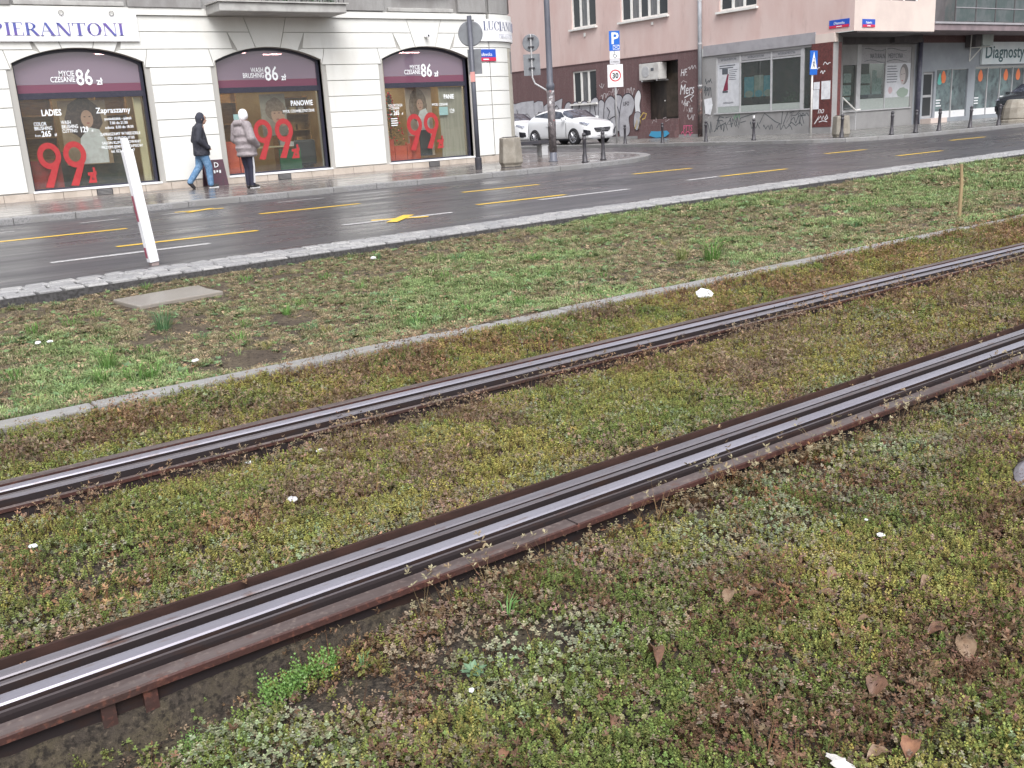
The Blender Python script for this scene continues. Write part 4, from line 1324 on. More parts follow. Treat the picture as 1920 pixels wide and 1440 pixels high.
# grey band and shop front on the side street
obj('grey_band', box(NB(), (13.08, -0.05, L(3.40)), (18.75, 0.2, L(3.82))), M_band, pk)
obj('band_end', box(NB(), (18.755, -0.04, L(3.40)), (19.6, 0.2, L(3.715))), M_pink_lit, pk)
obj('shop_wall', holes_wall(NB(), 13.0, 18.6, 0.0, L(3.40), [(13.75, 18.6, L(1.05), L(3.3), 0.10)]), M_gwall, pk)
obj('shop_sill', box(NB(), (13.68, -0.05, L(1.0)), (18.6, 0.06, L(1.05))), M_fr_g, pk)
sf = NB()
for u in (13.75, 15.0, 16.6, 18.05):
    w_ = 0.16 if u == 18.05 else 0.07
    box(sf, (u, 0.02, L(1.05)), (u + w_, 0.10, L(3.3)))
for u0, u1, z in ((13.82, 15.0, 3.02), (15.07, 16.6, 3.0), (16.67, 18.05, 3.0)):
    box(sf, (u0, 0.03, L(z)), (u1, 0.09, L(z + 0.06)))
gl = obj('shop_front', sf, M_fr_g, pk)
M_gshop = mat_glass('pane_shop', (0.80, 0.84, 0.82), film=(0.3, 0.32, 0.31), film_fac=0.10, refl=0.06)
M_hdr = mat('header_grey', (0.36, 0.355, 0.37), 0.6, var=((12, (0.29, 0.285, 0.295), 0.45, 0.62, (1, 1, 3)),))
M_txt = mat('print_dark', (0.09, 0.10, 0.115), 0.6)
M_foot = mat('foot_film', (0.30, 0.335, 0.315), 0.5, var=((9, (0.40, 0.43, 0.41), 0.48, 0.6, (1, 3, 8)),))
for u0, u1 in ((13.82, 15.0), (15.07, 16.6), (16.67, 18.05)):
    obj('header_panel', box(NB(), (u0, 0.045, L(3.08)), (u1, 0.06, L(3.3))), M_hdr, gl)
    obj('foot_panel', box(NB(), (u0, 0.045, L(1.05)), (u1, 0.06, L(1.30))), M_foot, gl)
    text('NATURALNA MEDYCYNA', 0.13, M_txt, gl, ((u0 + u1) / 2, 0.043, L(3.14)), align='CENTER', xs=0.55)
for u0, u1 in ((15.07, 16.6), (16.67, 18.05), (18.21, 18.6)):
    obj('pane', box(NB(), (u0, 0.06, L(1.301) if u0 < 18.1 else L(1.05)), (u1, 0.07, L(3.0) if u0 < 18.1 else L(3.3))), M_gshop, gl)
M_pap = mat('paper_grey', (0.56, 0.57, 0.60), 0.6, var=((6, (0.50, 0.51, 0.54), 0.42, 0.6),))
ad = thing('advert_panel', 'pale advert panel with red and black figure in side shop window', 'advert', (XP + 0.04, 28.59, 1.30), -PI / 2)
obj('sheet', box(NB(), (-0.59, 0, 0), (0.59, 0.02, 1.72)), M_pap, ad)
M_dred = mat('print_dark_red', (0.19, 0.028, 0.055), 0.6)
obj('figure_print', prism(NB(), [(-0.30, 0.62), (-0.02, 0.66), (-0.03, 1.02), (0.02, 1.30), (-0.05, 1.30), (-0.14, 1.05), (-0.24, 0.80)], 'y', -0.004, -0.001), M_dred, ad)
obj('cap_print', box(NB(), (-0.34, -0.006, 1.30), (-0.03, -0.001, 1.52)), M_txt, ad)
obj('base_print', box(NB(), (-0.32, -0.006, 0.56), (-0.03, -0.001, 0.64)), M_txt, ad)
def print_lines(parent, x0, x1, z, n, dz, h, y=-0.003, m=None):
    for k in range(n):
        obj('print_line', box(NB(), (x0, y - 0.001, z - k * dz), (x0 + (x1 - x0) * random.uniform(0.7, 1.0), y, z - k * dz + h)), m or M_txt, parent)


print_lines(ad, -0.48, 0.48, 1.62, 2, 0.09, 0.04)
print_lines(ad, 0.04, 0.50, 1.44, 6, 0.075, 0.022)
text('ZAPRASZAMY', 0.09, M_txt, ad, (0, -0.004, 0.12), align='CENTER')
# shop interior
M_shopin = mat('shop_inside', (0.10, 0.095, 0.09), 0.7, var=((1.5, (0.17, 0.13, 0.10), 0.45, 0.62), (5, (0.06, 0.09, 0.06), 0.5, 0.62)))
b_ = NB()
box(b_, (13.75, 1.2, 0), (18.9, 1.25, L(3.4)))
box(b_, (13.7, 0.12, 0), (13.745, 1.2, L(3.4)))
box(b_, (13.75, 0.12, L(3.35)), (18.9, 1.2, L(3.39)))
box(b_, (13.75, 0.12, L(0.9)), (18.9, 1.2, L(1.0)))
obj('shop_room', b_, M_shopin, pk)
M_aqua = mat('print_aqua', (0.10, 0.46, 0.60), 0.5, var=((6, (0.22, 0.58, 0.66), 0.45, 0.6),))
M_pale = mat('print_pale', (0.42, 0.50, 0.44), 0.6, var=((7, (0.55, 0.60, 0.55), 0.45, 0.6),))
for k, (u0, u1, v1, m) in enumerate(((15.12, 15.62, 2.42, M_aqua), (15.64, 16.10, 2.46, M_pale), (16.12, 16.58, 2.42, M_aqua))):
    t = thing('display_card', ('left aqua display card in the side shop window', 'pale middle display card in the side shop window', 'right aqua display card in the side shop window')[k], 'display card', (XP + 0.2, 43 - (u0 + u1) / 2, 1.62), -PI / 2, 'cards in side shop window')
    w_ = (u1 - u0) / 2
    obj('card', box(NB(), (-w_, 0, 0), (w_, 0.015, v1 - 1.62)), m, t)
    obj('card_picture', prism(NB(), ell(0, 0.12, w_ * 0.85, 0.14, 14), 'y', -0.006, -0.001), M_pale if m is M_aqua else M_aqua, t)
    obj('card_stand', box(NB(), (-w_ * 0.6, 0.016, -0.1), (w_ * 0.6, 0.12, 0.02)), M_shopin, t)
bush = thing('indoor_plant', 'leafy plant behind the dark side shop window', 'plant', (XP + 0.5, 43 - 17.4, 1.0), -PI / 2)
b_ = NB()
for k in range(300):
    p = Vector((random.gauss(0, 0.35), random.uniform(-0.2, 0.2), abs(random.gauss(0.25, 0.25))))
    d = Vector((random.uniform(-1, 1), random.uniform(-1, 1), random.uniform(-0.3, 1))).normalized() * 0.11
    n = d.orthogonal().normalized() * 0.025
    poly(b_, [p, p + d * 0.5 + n, p + d, p + d * 0.5 - n])
obj('foliage', b_, M_leafg, bush)
obj('pot', lathe(NB(), [(0.12, 0), (0.15, 0.2), (0.14, 0.2)], 12), M_maroon, bush)
# red tiled pillar with posters
M_tile = mat('tile_oxblood', (0.135, 0.045, 0.042), 0.3, spec=0.5, var=((14, (0.085, 0.032, 0.032), 0.45, 0.6), (40, (0.22, 0.11, 0.10), 0.6, 0.7)))
pil = obj('pillar', box(NB(), (18.601, -0.06, L(0.33)), (19.55, 0.5, L(3.40))), M_tile, pk)
obj('pillar_foot', box(NB(), (18.601, -0.05, 0.0), (19.55, 0.5, L(0.3295))), M_gwall, pk)
M_paper = mat('paper_white', (0.74, 0.75, 0.78), 0.6, var=((5, (0.62, 0.63, 0.66), 0.45, 0.62), (30, (0.35, 0.36, 0.38), 0.62, 0.7)))
for u0, u1, v0, v1, lab in ((18.72, 19.0, 1.0, 1.72, 'lower left white bill pasted on the oxblood pillar'), (18.74, 19.02, 1.73, 2.0, 'small upper left bill pasted on the oxblood pillar'), (19.1, 19.5, 1.35, 2.02, 'large right white bill pasted on the oxblood pillar')):
    tag(obj('bill', box(NB(), (-(u1 - u0) / 2, -0.006, 0), ((u1 - u0) / 2, 0, v1 - v0)), M_paper, loc=(XP - 0.062, 43 - (u0 + u1) / 2, v0), rot=(0, 0, -PI / 2)), lab, 'poster', 'bills on the pillar')
# chamfered grey wall between pillar and pharmacy front
b_ = NB()
prism(b_, [(19.551, -0.02), (19.551, 0.3), (18.4, 2.2), (18.38, 2.02)], 'z', 0.0, L(3.70))
obj('chamfer_wall', b_, M_gwall, pk)
# ---- graffiti (flat paint)
M_silver = mat('paint_silver', (0.46, 0.46, 0.49), 0.5, var=((3, (0.37, 0.365, 0.395), 0.42, 0.62), (20, (0.33, 0.31, 0.33), 0.56, 0.7)))
M_out = mat('paint_black', (0.04, 0.035, 0.045), 0.6)
M_pwht = mat('paint_white', (0.70, 0.70, 0.72), 0.6)
M_pyel = mat('paint_ochre', (0.50, 0.36, 0.10), 0.6)
M_ppink = mat('paint_pink', (0.68, 0.13, 0.26), 0.6)
M_pblue = mat('paint_blue', (0.06, 0.30, 0.50), 0.6)
gy = [-0.0125]


def blob(pts, m, out=0.055):
    """silver shape with a dark outline behind it"""
    cx = sum(p[0] for p in pts) / len(pts)
    cz = sum(p[1] for p in pts) / len(pts)
    for k, (mm, s) in enumerate(((M_out, 1), (m, 0))):
        if k == 0 and not out:
            continue
        b_ = NB()
        q = []
        for p in pts:
            d = Vector((p[0] - cx, p[1] - cz))
            l = d.length or 1
            d = d * ((l + (out if s else 0)) / l)
            q.append((cx + d.x, gy[0], cz + d.y - Z0))
        poly(b_, q)
        bmesh.ops.recalc_face_normals(b_, faces=b_.faces)
        obj('graffiti', b_, mm, pk)
        gy[0] -= 0.0008


def soft(pts, n=4):
    """round a polygon with a closed Catmull-Rom curve"""
    r = []
    N = len(pts)
    for i in range(N):
        p0, p1, p2, p3 = (Vector(pts[(i + k) % N]) for k in (-1, 0, 1, 2))
        for k in range(n):
            t = k / n
            r.append(tuple(0.5 * ((2 * p1) + (p2 - p0) * t + (2 * p0 - 5 * p1 + 4 * p2 - p3) * t * t + (3 * p1 - p0 - 3 * p2 + p3) * t ** 3)))
    return r


# left wall piece behind the car (u from 0.3 to 3.4)
blob([(-2.6, 0.3), (-2.6, 2.05), (-1.6, 2.12), (-0.4, 2.08), (0.1, 2.15), (1.18, 2.18), (1.2, 0.4)], M_silver, 0.03)
blob([(1.19, 0.3), (1.21, 2.06), (1.55, 2.14), (1.95, 2.1), (2.12, 1.2), (2.1, 0.3)], M_silver, 0.03)
blob([(2.1, 0.4), (2.05, 1.85), (2.5, 2.05), (2.75, 1.98), (3.55, 2.17), (3.42, 1.5), (3.2, 0.9), (2.9, 0.4)], M_silver, 0.04)
GL = gy[0] - 0.003
# bubble letters, u from 4.3 to 9.2
for pts in ([(4.2, 0.4), (4.25, 1.4), (4.5, 1.72), (4.78, 1.6), (4.8, 0.9), (4.7, 0.4)], [(4.85, 0.5), (4.9, 1.5), (5.1, 1.7), (5.35, 1.55), (5.3, 0.5)], [(5.35, 0.4), (5.38, 1.35), (5.75, 1.72), (6.2, 1.5), (6.35, 0.9), (6.1, 0.35)],
            [(6.3, 0.4), (6.25, 1.5), (6.5, 1.82), (6.82, 1.7), (6.85, 0.5)], [(6.88, 0.4), (6.85, 1.5), (7.05, 1.72), (7.3, 1.5), (7.35, 0.8), (7.2, 0.3)], [(7.25, 0.5), (7.3, 1.5), (7.7, 1.86), (8.05, 1.6), (8.0, 1.0), (7.7, 0.55)],
            [(7.3, 0.2), (7.6, 0.75), (8.1, 0.9), (8.35, 0.6), (8.1, 0.15), (7.6, 0.05)], [(8.1, 0.35), (8.05, 1.7), (8.3, 1.88), (8.55, 1.65), (8.55, 0.5)], [(8.35, -0.02), (8.3, 0.7), (8.55, 1.7), (9.0, 1.9), (9.35, 1.55), (9.2, 1.05), (8.95, 0.85), (9.0, 0.25), (8.75, 0.0)]):
    blob(soft([(p[0] - 0.55, max(p[1], -0.02) + 0.22) for p in pts]), M_silver)
def gstroke(pts, w=0.045, m=None):
    b_ = NB()
    stroke(b_, [(p[0], p[1] - Z0) for p in pts], w, '-y', gy[0] - 0.002)
    bmesh.ops.recalc_face_normals(b_, faces=b_.faces)
    gy[0] -= 0.0006
    return obj('graffiti', b_, m or M_out, pk)


gstroke([(-1.55, 2.0), (-1.6, 0.6)], 0.10)
gstroke([(-0.9, 1.9), (-1.0, 1.5), (-0.7, 1.3), (-0.95, 1.0), (-0.7, 0.6)], 0.05)
gstroke([(-0.3, 1.8), (-0.1, 1.2), (-0.25, 0.7)])
gstroke([(0.2, 1.4), (0.6, 1.55), (0.9, 1.3), (0.6, 1.1), (0.3, 1.0)], 0.03)
gstroke([(1.3, 1.3), (1.6, 1.6), (1.9, 1.4)], 0.03)
gstroke([(2.35, 1.75), (2.7, 1.62), (3.1, 1.85), (3.3, 1.7), (3.0, 1.6)], 0.05)
gstroke([(2.3, 1.2), (2.5, 1.4), (2.8, 1.2), (2.6, 0.9)], 0.04)
for q in ([(3.85, 1.5), (3.95, 1.1), (3.9, 0.8)], [(4.4, 1.5), (4.5, 1.0)], [(5.0, 1.6), (5.25, 1.45), (5.1, 1.3)], [(5.3, 1.3), (5.5, 1.1), (5.45, 0.8)], [(6.9, 1.6), (7.1, 1.4), (6.95, 1.1), (7.15, 0.9)], [(7.0, 0.7), (7.4, 0.6), (7.6, 0.8)], [(7.65, 1.6), (7.8, 1.2)], [(6.0, 1.7), (6.1, 1.2), (6.05, 0.8)]):
    gstroke(q)
text('UFO', 0.26, M_out, pk, (8.05, gy[0] - 0.002, L(1.62)), xs=0.8, name='graffiti')
for pts in ([(9.25, 1.2), (9.2, 1.9), (9.45, 2.25), (9.6, 2.0), (9.5, 1.6), (9.55, 1.2), (9.4, 0.9)],):
    blob(soft([(p[0] - 0.35, p[1]) for p in pts]), M_pwht, 0.04)
blob(soft([(9.05 - 0.3, 0.75), (9.15 - 0.3, 1.25), (9.5 - 0.3, 1.2), (9.35 - 0.3, 0.6), (9.2 - 0.3, 0.5)]), M_silver, 0.03)


def paint(pts, w, m, y=-0.0125, n=1):
    b_ = NB()
    stroke(b_, [(p[0], p[1] - Z0) for p in pts], w, '-y', y)
    bmesh.ops.recalc_face_normals(b_, faces=b_.faces)
    return obj('graffiti', b_, m, pk)


paint([(8.85, 0.55), (9.0, 0.95), (9.1, 0.55), (9.2, 0.95), (9.35, 0.45), (9.55, 0.25), (9.65, 0.9), (9.75, 0.5)], 0.06, M_pyel, -0.075)
paint([(9.15, 1.0), (9.4, 1.25), (9.6, 1.2), (9.5, 1.0), (9.3, 0.95)], 0.055, M_pyel, gy[0] - 0.004)
for s, sz, m, u, z, sh_ in (('HF.', 0.42, M_pwht, 11.72, 2.70, 0.3), ('Mers', 0.60, M_pwht, 11.66, 1.93, 0.25), ('hd', 0.30, M_pwht, 11.95, 1.42, 0.0), ('AT', 0.28, M_pwht, 12.2, 1.14, 0.0), ('PTTS', 0.36, M_ppink, 11.85, 0.36, 0.1)):
    text(s, sz, m, pk, (u, -0.0135, L(z)), xs=0.7, name='graffiti', lean=sh_)
paint([(11.95, 1.78), (12.3, 1.9), (12.5, 1.85), (12.3, 1.72), (12.4, 1.6)], 0.045, M_pwht)
for s, u, z in (('EXV', 7.0, 2.05), ('LAA', 8.1, 2.1)):
    text(s, 0.42, mat('paint_faint', (0.32, 0.24, 0.245), 0.6), pk, (u, -0.0135, L(z)), xs=0.6, name='graffiti')
blob([(10.05, 0.22), (10.2, 0.42), (10.6, 0.40), (11.2, 0.42), (11.35, 0.30), (11.1, 0.15), (10.5, 0.12)], M_pblue, 0)
for nm_ in [o for o in pk.children if o.name.startswith('graffiti') and o.data.materials and o.data.materials[0] == M_pblue]:
    nm_.location.y = -0.31
for q, m_ in (([(10.0, 0.75), (10.1, 0.9), (10.3, 0.8), (10.25, 1.0)], None), ([(10.7, 0.95), (10.9, 1.0), (10.85, 0.8), (11.1, 0.9)], None), ([(11.9, 1.2), (12.0, 1.5), (12.1, 1.2), (12.3, 1.45), (12.4, 1.15)], None), ([(11.75, 2.4), (11.9, 2.5), (12.1, 2.42)], None)):
    paint(q, 0.03, mat('paint_faint2', (0.42, 0.36, 0.36), 0.6), -0.09 if q[0][1] < 1.05 and q[0][0] < 11.6 else -0.0128)
M_gdk = mat('paint_teal_dark', (0.065, 0.075, 0.085), 0.6)
for pts, w_ in (([(13.65, 0.28), (13.9, 0.5), (14.25, 0.62), (14.1, 0.75), (13.8, 0.75), (14.0, 0.9), (14.2, 0.85)], 0.035), ([(13.75, 0.4), (13.95, 0.95)], 0.035), ([(14.3, 0.85), (14.65, 0.9), (14.35, 0.55), (14.7, 0.6)], 0.035), ([(14.8, 0.75), (15.0, 0.4), (15.1, 0.8), (15.3, 0.85), (16.1, 1.02)], 0.03), ([(15.1, 0.62), (15.4, 0.68)], 0.03), ([(16.1, 0.55), (16.35, 0.95), (16.9, 0.6), (17.2, 0.5), (17.25, 0.98)], 0.035), ([(17.3, 0.5), (17.5, 0.95), (17.45, 0.55), (17.7, 0.9), (17.65, 0.5)], 0.035), ([(17.6, 0.9), (17.8, 0.98), (17.7, 0.8), (17.9, 0.82), (18.1, 0.98), (18.0, 0.78), (18.3, 0.8)], 0.035), ([(17.55, 0.45), (17.7, 0.55), (17.9, 0.42), (18.1, 0.55), (18.2, 0.4)], 0.035)):
    paint(pts, w_, M_gdk, -0.004)
text('Stan', 0.3, M_gdk, pk, (13.08, -0.004, L(2.0)), xs=0.7, name='graffiti', lean=0.2)
blob([(13.2, 1.05), (13.12, 1.65), (13.55, 1.7), (13.62, 1.4), (13.5, 1.0)], M_paper, 0)
rs = random.Random(3)


def squiggle(u, z, w_, h_, m, y, n=7, lw=0.03):
    pts = [(u + w_ * (k / (n - 1)) + rs.uniform(-0.05, 0.05), z + h_ * (0.5 + 0.5 * math.sin(k * 2.2 + rs.uniform(-0.6, 0.6))) + rs.uniform(-0.04, 0.04)) for k in range(n)]
    sm = []
    for i in range(len(pts) - 1):
        p0, p1, p2, p3 = (Vector(pts[min(max(i + q, 0), len(pts) - 1)]) for q in (-1, 0, 1, 2))
        for k in range(4):
            t_ = k / 4
            sm.append(tuple(0.5 * ((2 * p1) + (p2 - p0) * t_ + (2 * p0 - 5 * p1 + 4 * p2 - p3) * t_ * t_ + (3 * p1 - p0 - 3 * p2 + p3) * t_ ** 3)))
    sm.append(pts[-1])
    paint(sm, lw, m, y)


M_pgrn = mat('paint_green', (0.10, 0.26, 0.15), 0.6)
M_pgry = mat('paint_grey_tag', (0.50, 0.47, 0.48), 0.6)
for u, z, w_, h_, m in ((6.5, 2.0, 0.5, 0.25, M_pgry), (7.3, 2.15, 0.45, 0.3, M_pgry), (8.3, 2.1, 0.5, 0.3, M_pgry), (6.4, 2.5, 0.3, 0.2, M_pgry), (11.75, 1.45, 0.5, 0.25, M_pgry), (12.1, 0.8, 0.5, 0.3, M_pgry), (11.8, 0.15, 0.7, 0.2, M_ppink), (12.2, 2.9, 0.4, 0.2, M_pgry), (9.75 - 0.5, 0.35, 0.3, 0.5, M_pyel)):
    squiggle(u, z, w_, h_, m, -0.0128 - (0.04 if z < 0.3 else 0), 8, 0.032)
for u, z, w_, h_, m in ((13.15, 0.25, 0.4, 0.5, M_gdk), (13.9, 0.3, 0.5, 0.4, M_gdk), (14.5, 0.45, 0.5, 0.4, M_gdk), (14.75, 0.8, 0.3, 0.15, M_pgrn), (15.6, 0.35, 0.5, 0.3, M_gdk), (16.3, 0.3, 0.5, 0.2, M_gdk), (17.0, 0.28, 0.7, 0.2, M_gdk), (17.7, 0.5, 0.6, 0.35, M_gdk), (18.0, 0.75, 0.5, 0.2, M_gdk), (13.1, 1.75, 0.45, 0.4, M_gdk), (13.15, 2.3, 0.4, 0.2, M_gdk), (13.1, 0.9, 0.4, 0.2, M_pgry)):
    squiggle(u, z, w_, h_, m, -0.0045, 9, 0.028)
for u, z in ((18.75, 2.5), (19.0, 2.3), (19.2, 2.62)):
    squiggle(u, z, 0.25, 0.08, M_pwht, -0.064, 5, 0.03)
text('no', 0.34, M_pwht, pk, (18.95, -0.064, L(0.84)), xs=0.8, name='graffiti', lean=0.3)
paint([(18.82, 0.46), (18.95, 0.62), (19.02, 0.78), (18.98, 0.60), (19.10, 0.74), (19.16, 0.60), (19.22, 0.74), (19.28, 0.62), (19.38, 0.78), (19.42, 0.66), (19.30, 0.58)], 0.04, M_pwht, -0.064)
paint([(19.02, 0.52), (19.2, 0.56), (19.4, 0.52)], 0.03, M_pwht, -0.064)

# ---- front to the main road: pharmacy and clinic shop
YP = 24.6
fr = thing('front_wing', 'road front of the corner building with pharmacy and laboratory shops', 'building', (XP, YP, 0.1))
X = lambda x: x - XP
lowwin = [(X(34.85), X(35.74), L(0.90), L(2.62), 0.1), (X(36.02), X(39.62), L(0.85), L(3.3), 0.1)]
obj('ground_wall', holes_wall(NB(), X(34.55), X(39.85), 0.0, L(3.4), lowwin), M_gwall, fr)
hd = obj('pharmacy_front', box(NB(), (X(36.02), 0.03, L(2.66)), (X(39.62), 0.05, L(3.3))), M_hdr, fr)
text('NATURALNA  MEDYCYNA', 0.27, M_txt, hd, (X(37.85), 0.026, L(2.86)), align='CENTER', xs=0.72)
for k in range(2):
    b_ = NB()
    stroke(b_, [(X(36.3) + t_ * 0.3, L(2.75 + 0.45 * k) + 0.05 * math.sin(t_ * 1.1 + k)) for t_ in np.arange(0, 10.4, 0.5)], 0.02, '-y', 0.027)
    obj('scroll_line', b_, M_txt, hd)
obj('foot_panel', box(NB(), (X(36.02), 0.03, L(0.85)), (X(39.62), 0.05, L(1.28))), M_foot, hd)
obj('mullion', box(NB(), (X(35.75), -0.02, L(0.85)), (X(36.015), 0.08, L(3.4))), M_fr_g, hd)
obj('mullion', box(NB(), (X(37.74), 0.0, L(0.85)), (X(37.80), 0.06, L(3.3))), M_fr_g, hd)
obj('window_sill', box(NB(), (X(34.8), -0.05, L(0.80)), (X(39.66), 0.02, L(0.85))), M_fr_g, hd)
for a, b, c, d in ((34.86, 35.73, 0.91, 2.61), (36.03, 37.735, 1.285, 2.655)):
    obj('pane', box(NB(), (X(a), 0.06, L(c)), (X(b), 0.07, L(d))), M_gshop, hd)
obj('shop_room', box(NB(), (X(34.8), 0.8, L(0.8)), (X(37.8), 0.85, L(3.4))), M_shopin, fr)
M_sheet_t = mat('sheet_teal', (0.52, 0.60, 0.60), 0.6, var=((9, (0.30, 0.42, 0.42), 0.5, 0.62),))
for k, (a, b, c, d) in enumerate(((35.05, 35.55, 1.95, 2.3), (35.0, 35.55, 1.45, 1.85), (35.02, 35.5, 1.25, 1.38), (36.2, 36.85, 1.9, 2.25), (36.2, 36.85, 1.45, 1.82), (37.0, 37.3, 1.45, 2.4), (37.3, 37.65, 1.45, 2.1))):
    tag(obj('notice', box(NB(), (-(b - a) / 2, 0, 0), ((b - a) / 2, 0.01, d - c)), M_sheet_t, loc=((a + b) / 2, YP + 0.10, c)), ('top sheet in the narrow pharmacy pane', 'middle sheet in the narrow pharmacy pane', 'bottom sheet in the narrow pharmacy pane', 'upper left sheet in the wide pharmacy pane', 'lower left sheet in the wide pharmacy pane', 'tall pale sheet in the wide pharmacy pane', 'pale sheet at the right of the wide pharmacy pane')[k], 'notice', 'sheets in the pharmacy windows')
ad = thing('advert_panel', 'pharmacy advert panel with a sleeping woman portrait', 'advert', (38.72, YP + 0.02, 1.28))
obj('sheet', box(NB(), (-0.91, 0, 0), (0.89, 0.015, 1.375)), M_pap, ad)
for nm, pts, m in (('hair_shape', ell(0.42, 0.92, 0.32, 0.42, 24), mat('print_grey_hair', (0.20, 0.19, 0.19), 0.6)), ('face_shape', ell(0.33, 0.86, 0.20, 0.35), mat('print_pale_skin', (0.43, 0.39, 0.38), 0.6)), ('leaf_shape', ell(0.35, 0.18, 0.45, 0.20, 18, 0.1), mat('print_leaf', (0.27, 0.33, 0.28), 0.6)), ('flower_shape', ell(-0.55, 0.3, 0.16, 0.14, 12, 0.15), mat('print_rose', (0.47, 0.35, 0.37), 0.6)), ('eye_shape', ell(0.24, 0.92, 0.05, 0.012, 10), M_txt), ('eye_shape', ell(0.42, 0.94, 0.05, 0.012, 10), M_txt), ('mouth_shape', ell(0.31, 0.66, 0.06, 0.022, 10), M_lip)):
    b_ = NB()
    gy[0] -= 0.0005
    poly(b_, [(p[0], -0.002 + (gy[0] + 0.03) * 0.1, p[1]) for p in pts])
    bmesh.ops.recalc_face_normals(b_, faces=b_.faces)
    obj(nm, b_, m, ad)
print_lines(ad, -0.82, 0.0, 1.24, 7, 0.105, 0.03)
# pipe between the shops
obj('drain_pipe', tube(NB(), [(X(40.02), -0.15, 0.0), (X(40.02), -0.15, L(3.6))], 0.10, 12), mat('pipe_blue_grey', (0.075, 0.075, 0.11), 0.45, var=((5, (0.12, 0.12, 0.15), 0.45, 0.62),)), fr, smooth=True)
# clinic shop
M_gblue = mat('wall_bluegrey', (0.31, 0.335, 0.365), 0.7, var=((1.2, (0.27, 0.29, 0.32), 0.42, 0.62),))
obj('clinic_wall', holes_wall(NB(), X(39.85), X(56), 0.0, L(3.46), [(X(40.6), X(41.46), L(0.33), L(2.26), 0.12), (X(41.62), X(44.2), L(0.28), L(2.34), 0.1), (X(44.8), X(50.5), L(0.26), L(2.42), 0.1)]), M_gblue, fr)
M_gcl = mat('glass_clinic', (0.13, 0.155, 0.165), 0.1, spec=0.6, var=((0.9, (0.20, 0.27, 0.275), 0.45, 0.62), (3, (0.085, 0.10, 0.11), 0.5, 0.66)))
d_ = obj('door', box(NB(), (X(40.6), 0.08, L(0.33)), (X(41.46), 0.10, L(2.26))), M_fr_g, fr)
obj('door_glass', box(NB(), (X(40.72), 0.07, L(1.3)), (X(41.36), 0.0795, L(2.16))), M_gd, d_)
obj('door_glass', box(NB(), (X(40.72), 0.07, L(0.42)), (X(41.36), 0.0795, L(1.2))), M_gd, d_)
obj('step', box(NB(), (X(40.5), -0.5, 0.0), (X(41.8), -0.001, 0.2)), M_pink_lit, fr)
M_or2 = mat('print_orange', (0.75, 0.20, 0.08), 0.5)
M_tea = mat('print_turquoise', (0.12, 0.45, 0.40), 0.5)
for a, b, n in ((41.62, 44.2, 2), (44.8, 50.5, 5)):
    st = (b - a) / n
    for k in range(n):
        u0 = X(a) + k * st
        p_ = obj('clinic_pane', box(NB(), (u0 + 0.04, 0.06, L(0.57)), (u0 + st - 0.04, 0.07, L(2.36) - 0.04)), M_gcl, fr)
        obj('white_film_strip', box(NB(), (u0 + 0.04, 0.05, L(0.28)), (u0 + st - 0.04, 0.0705, L(0.565))), M_white, p_)
        obj('pane_frame', box(NB(), (u0 - 0.03, 0.02, L(0.27)), (u0 + 0.039, 0.08, L(2.36))), M_fr_g, p_)
        if k != 1:
            obj('drop_print', prism(NB(), soft([(u0 + st * 0.5 + dx_, L(1.95) + dz) for dx_, dz in ((0.0, 0.34), (0.2, 0.08), (0.12, -0.16), (-0.12, -0.16), (-0.2, 0.08))]), 'y', 0.054, 0.059), M_or2, p_)
            if k == 0 and a < 42:
                obj('drop_print', prism(NB(), soft([(u0 + st * 0.28 + dx_, L(1.9) + dz) for dx_, dz in ((0.0, 0.30), (0.17, -0.1), (0.0, -0.2), (-0.17, -0.1))]), 'y', 0.054, 0.059), M_tea, p_)
            print_lines(p_, u0 + 0.14, u0 + 0.6, L(1.02), 3, 0.12, 0.05, 0.055, M_let_w)
t = thing('clinic_sign', 'white illuminated style board reading Diagnostyka over the far shop', 'sign', (45.1, YP - 0.12, 2.50))
obj('board', box(NB(), (0, 0, 0), (5.6, 0.10, 0.98)), mat('board_pale', (0.70, 0.76, 0.78), 0.45, var=((1.2, (0.62, 0.69, 0.72), 0.42, 0.62),)), t)
text('Diagnostyka', 0.80, mat('letter_teal', (0.045, 0.11, 0.125), 0.4), t, (0.22, -0.004, 0.28), xs=1.1, bold=0.012)
obj('maroon_band', box(NB(), (X(39.9), 0.0, L(3.461)), (X(56), 0.2, L(4.0))), M_maroon, fr)
# overhanging upper storey with soffit
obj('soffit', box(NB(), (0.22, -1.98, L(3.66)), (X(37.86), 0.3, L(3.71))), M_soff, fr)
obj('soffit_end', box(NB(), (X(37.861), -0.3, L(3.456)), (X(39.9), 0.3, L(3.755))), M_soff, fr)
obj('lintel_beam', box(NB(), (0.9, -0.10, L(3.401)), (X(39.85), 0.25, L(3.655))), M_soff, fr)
obj('upper_front', holes_wall(NB(), 0.0, X(37.88), L(3.70), L(8.5), [(1.5, 4.1, L(4.80), L(6.4))], y=-2.0), M_pink_lit, fr)
uw = obj('window', box(NB(), (1.5, -1.9, L(4.8)), (4.1, -1.87, L(6.4))), M_gd, fr)
for uu in (1.5, 2.33, 3.17, 4.03):
    obj('window_frame', box(NB(), (uu, -1.95, L(4.8)), (uu + 0.07, -1.901, L(6.4))), M_fr_w, uw)
obj('upper_side', box(NB(), (X(37.7), -1.99, L(3.725)), (X(37.875), 0.3, L(8.5))), M_pink_lit, fr)
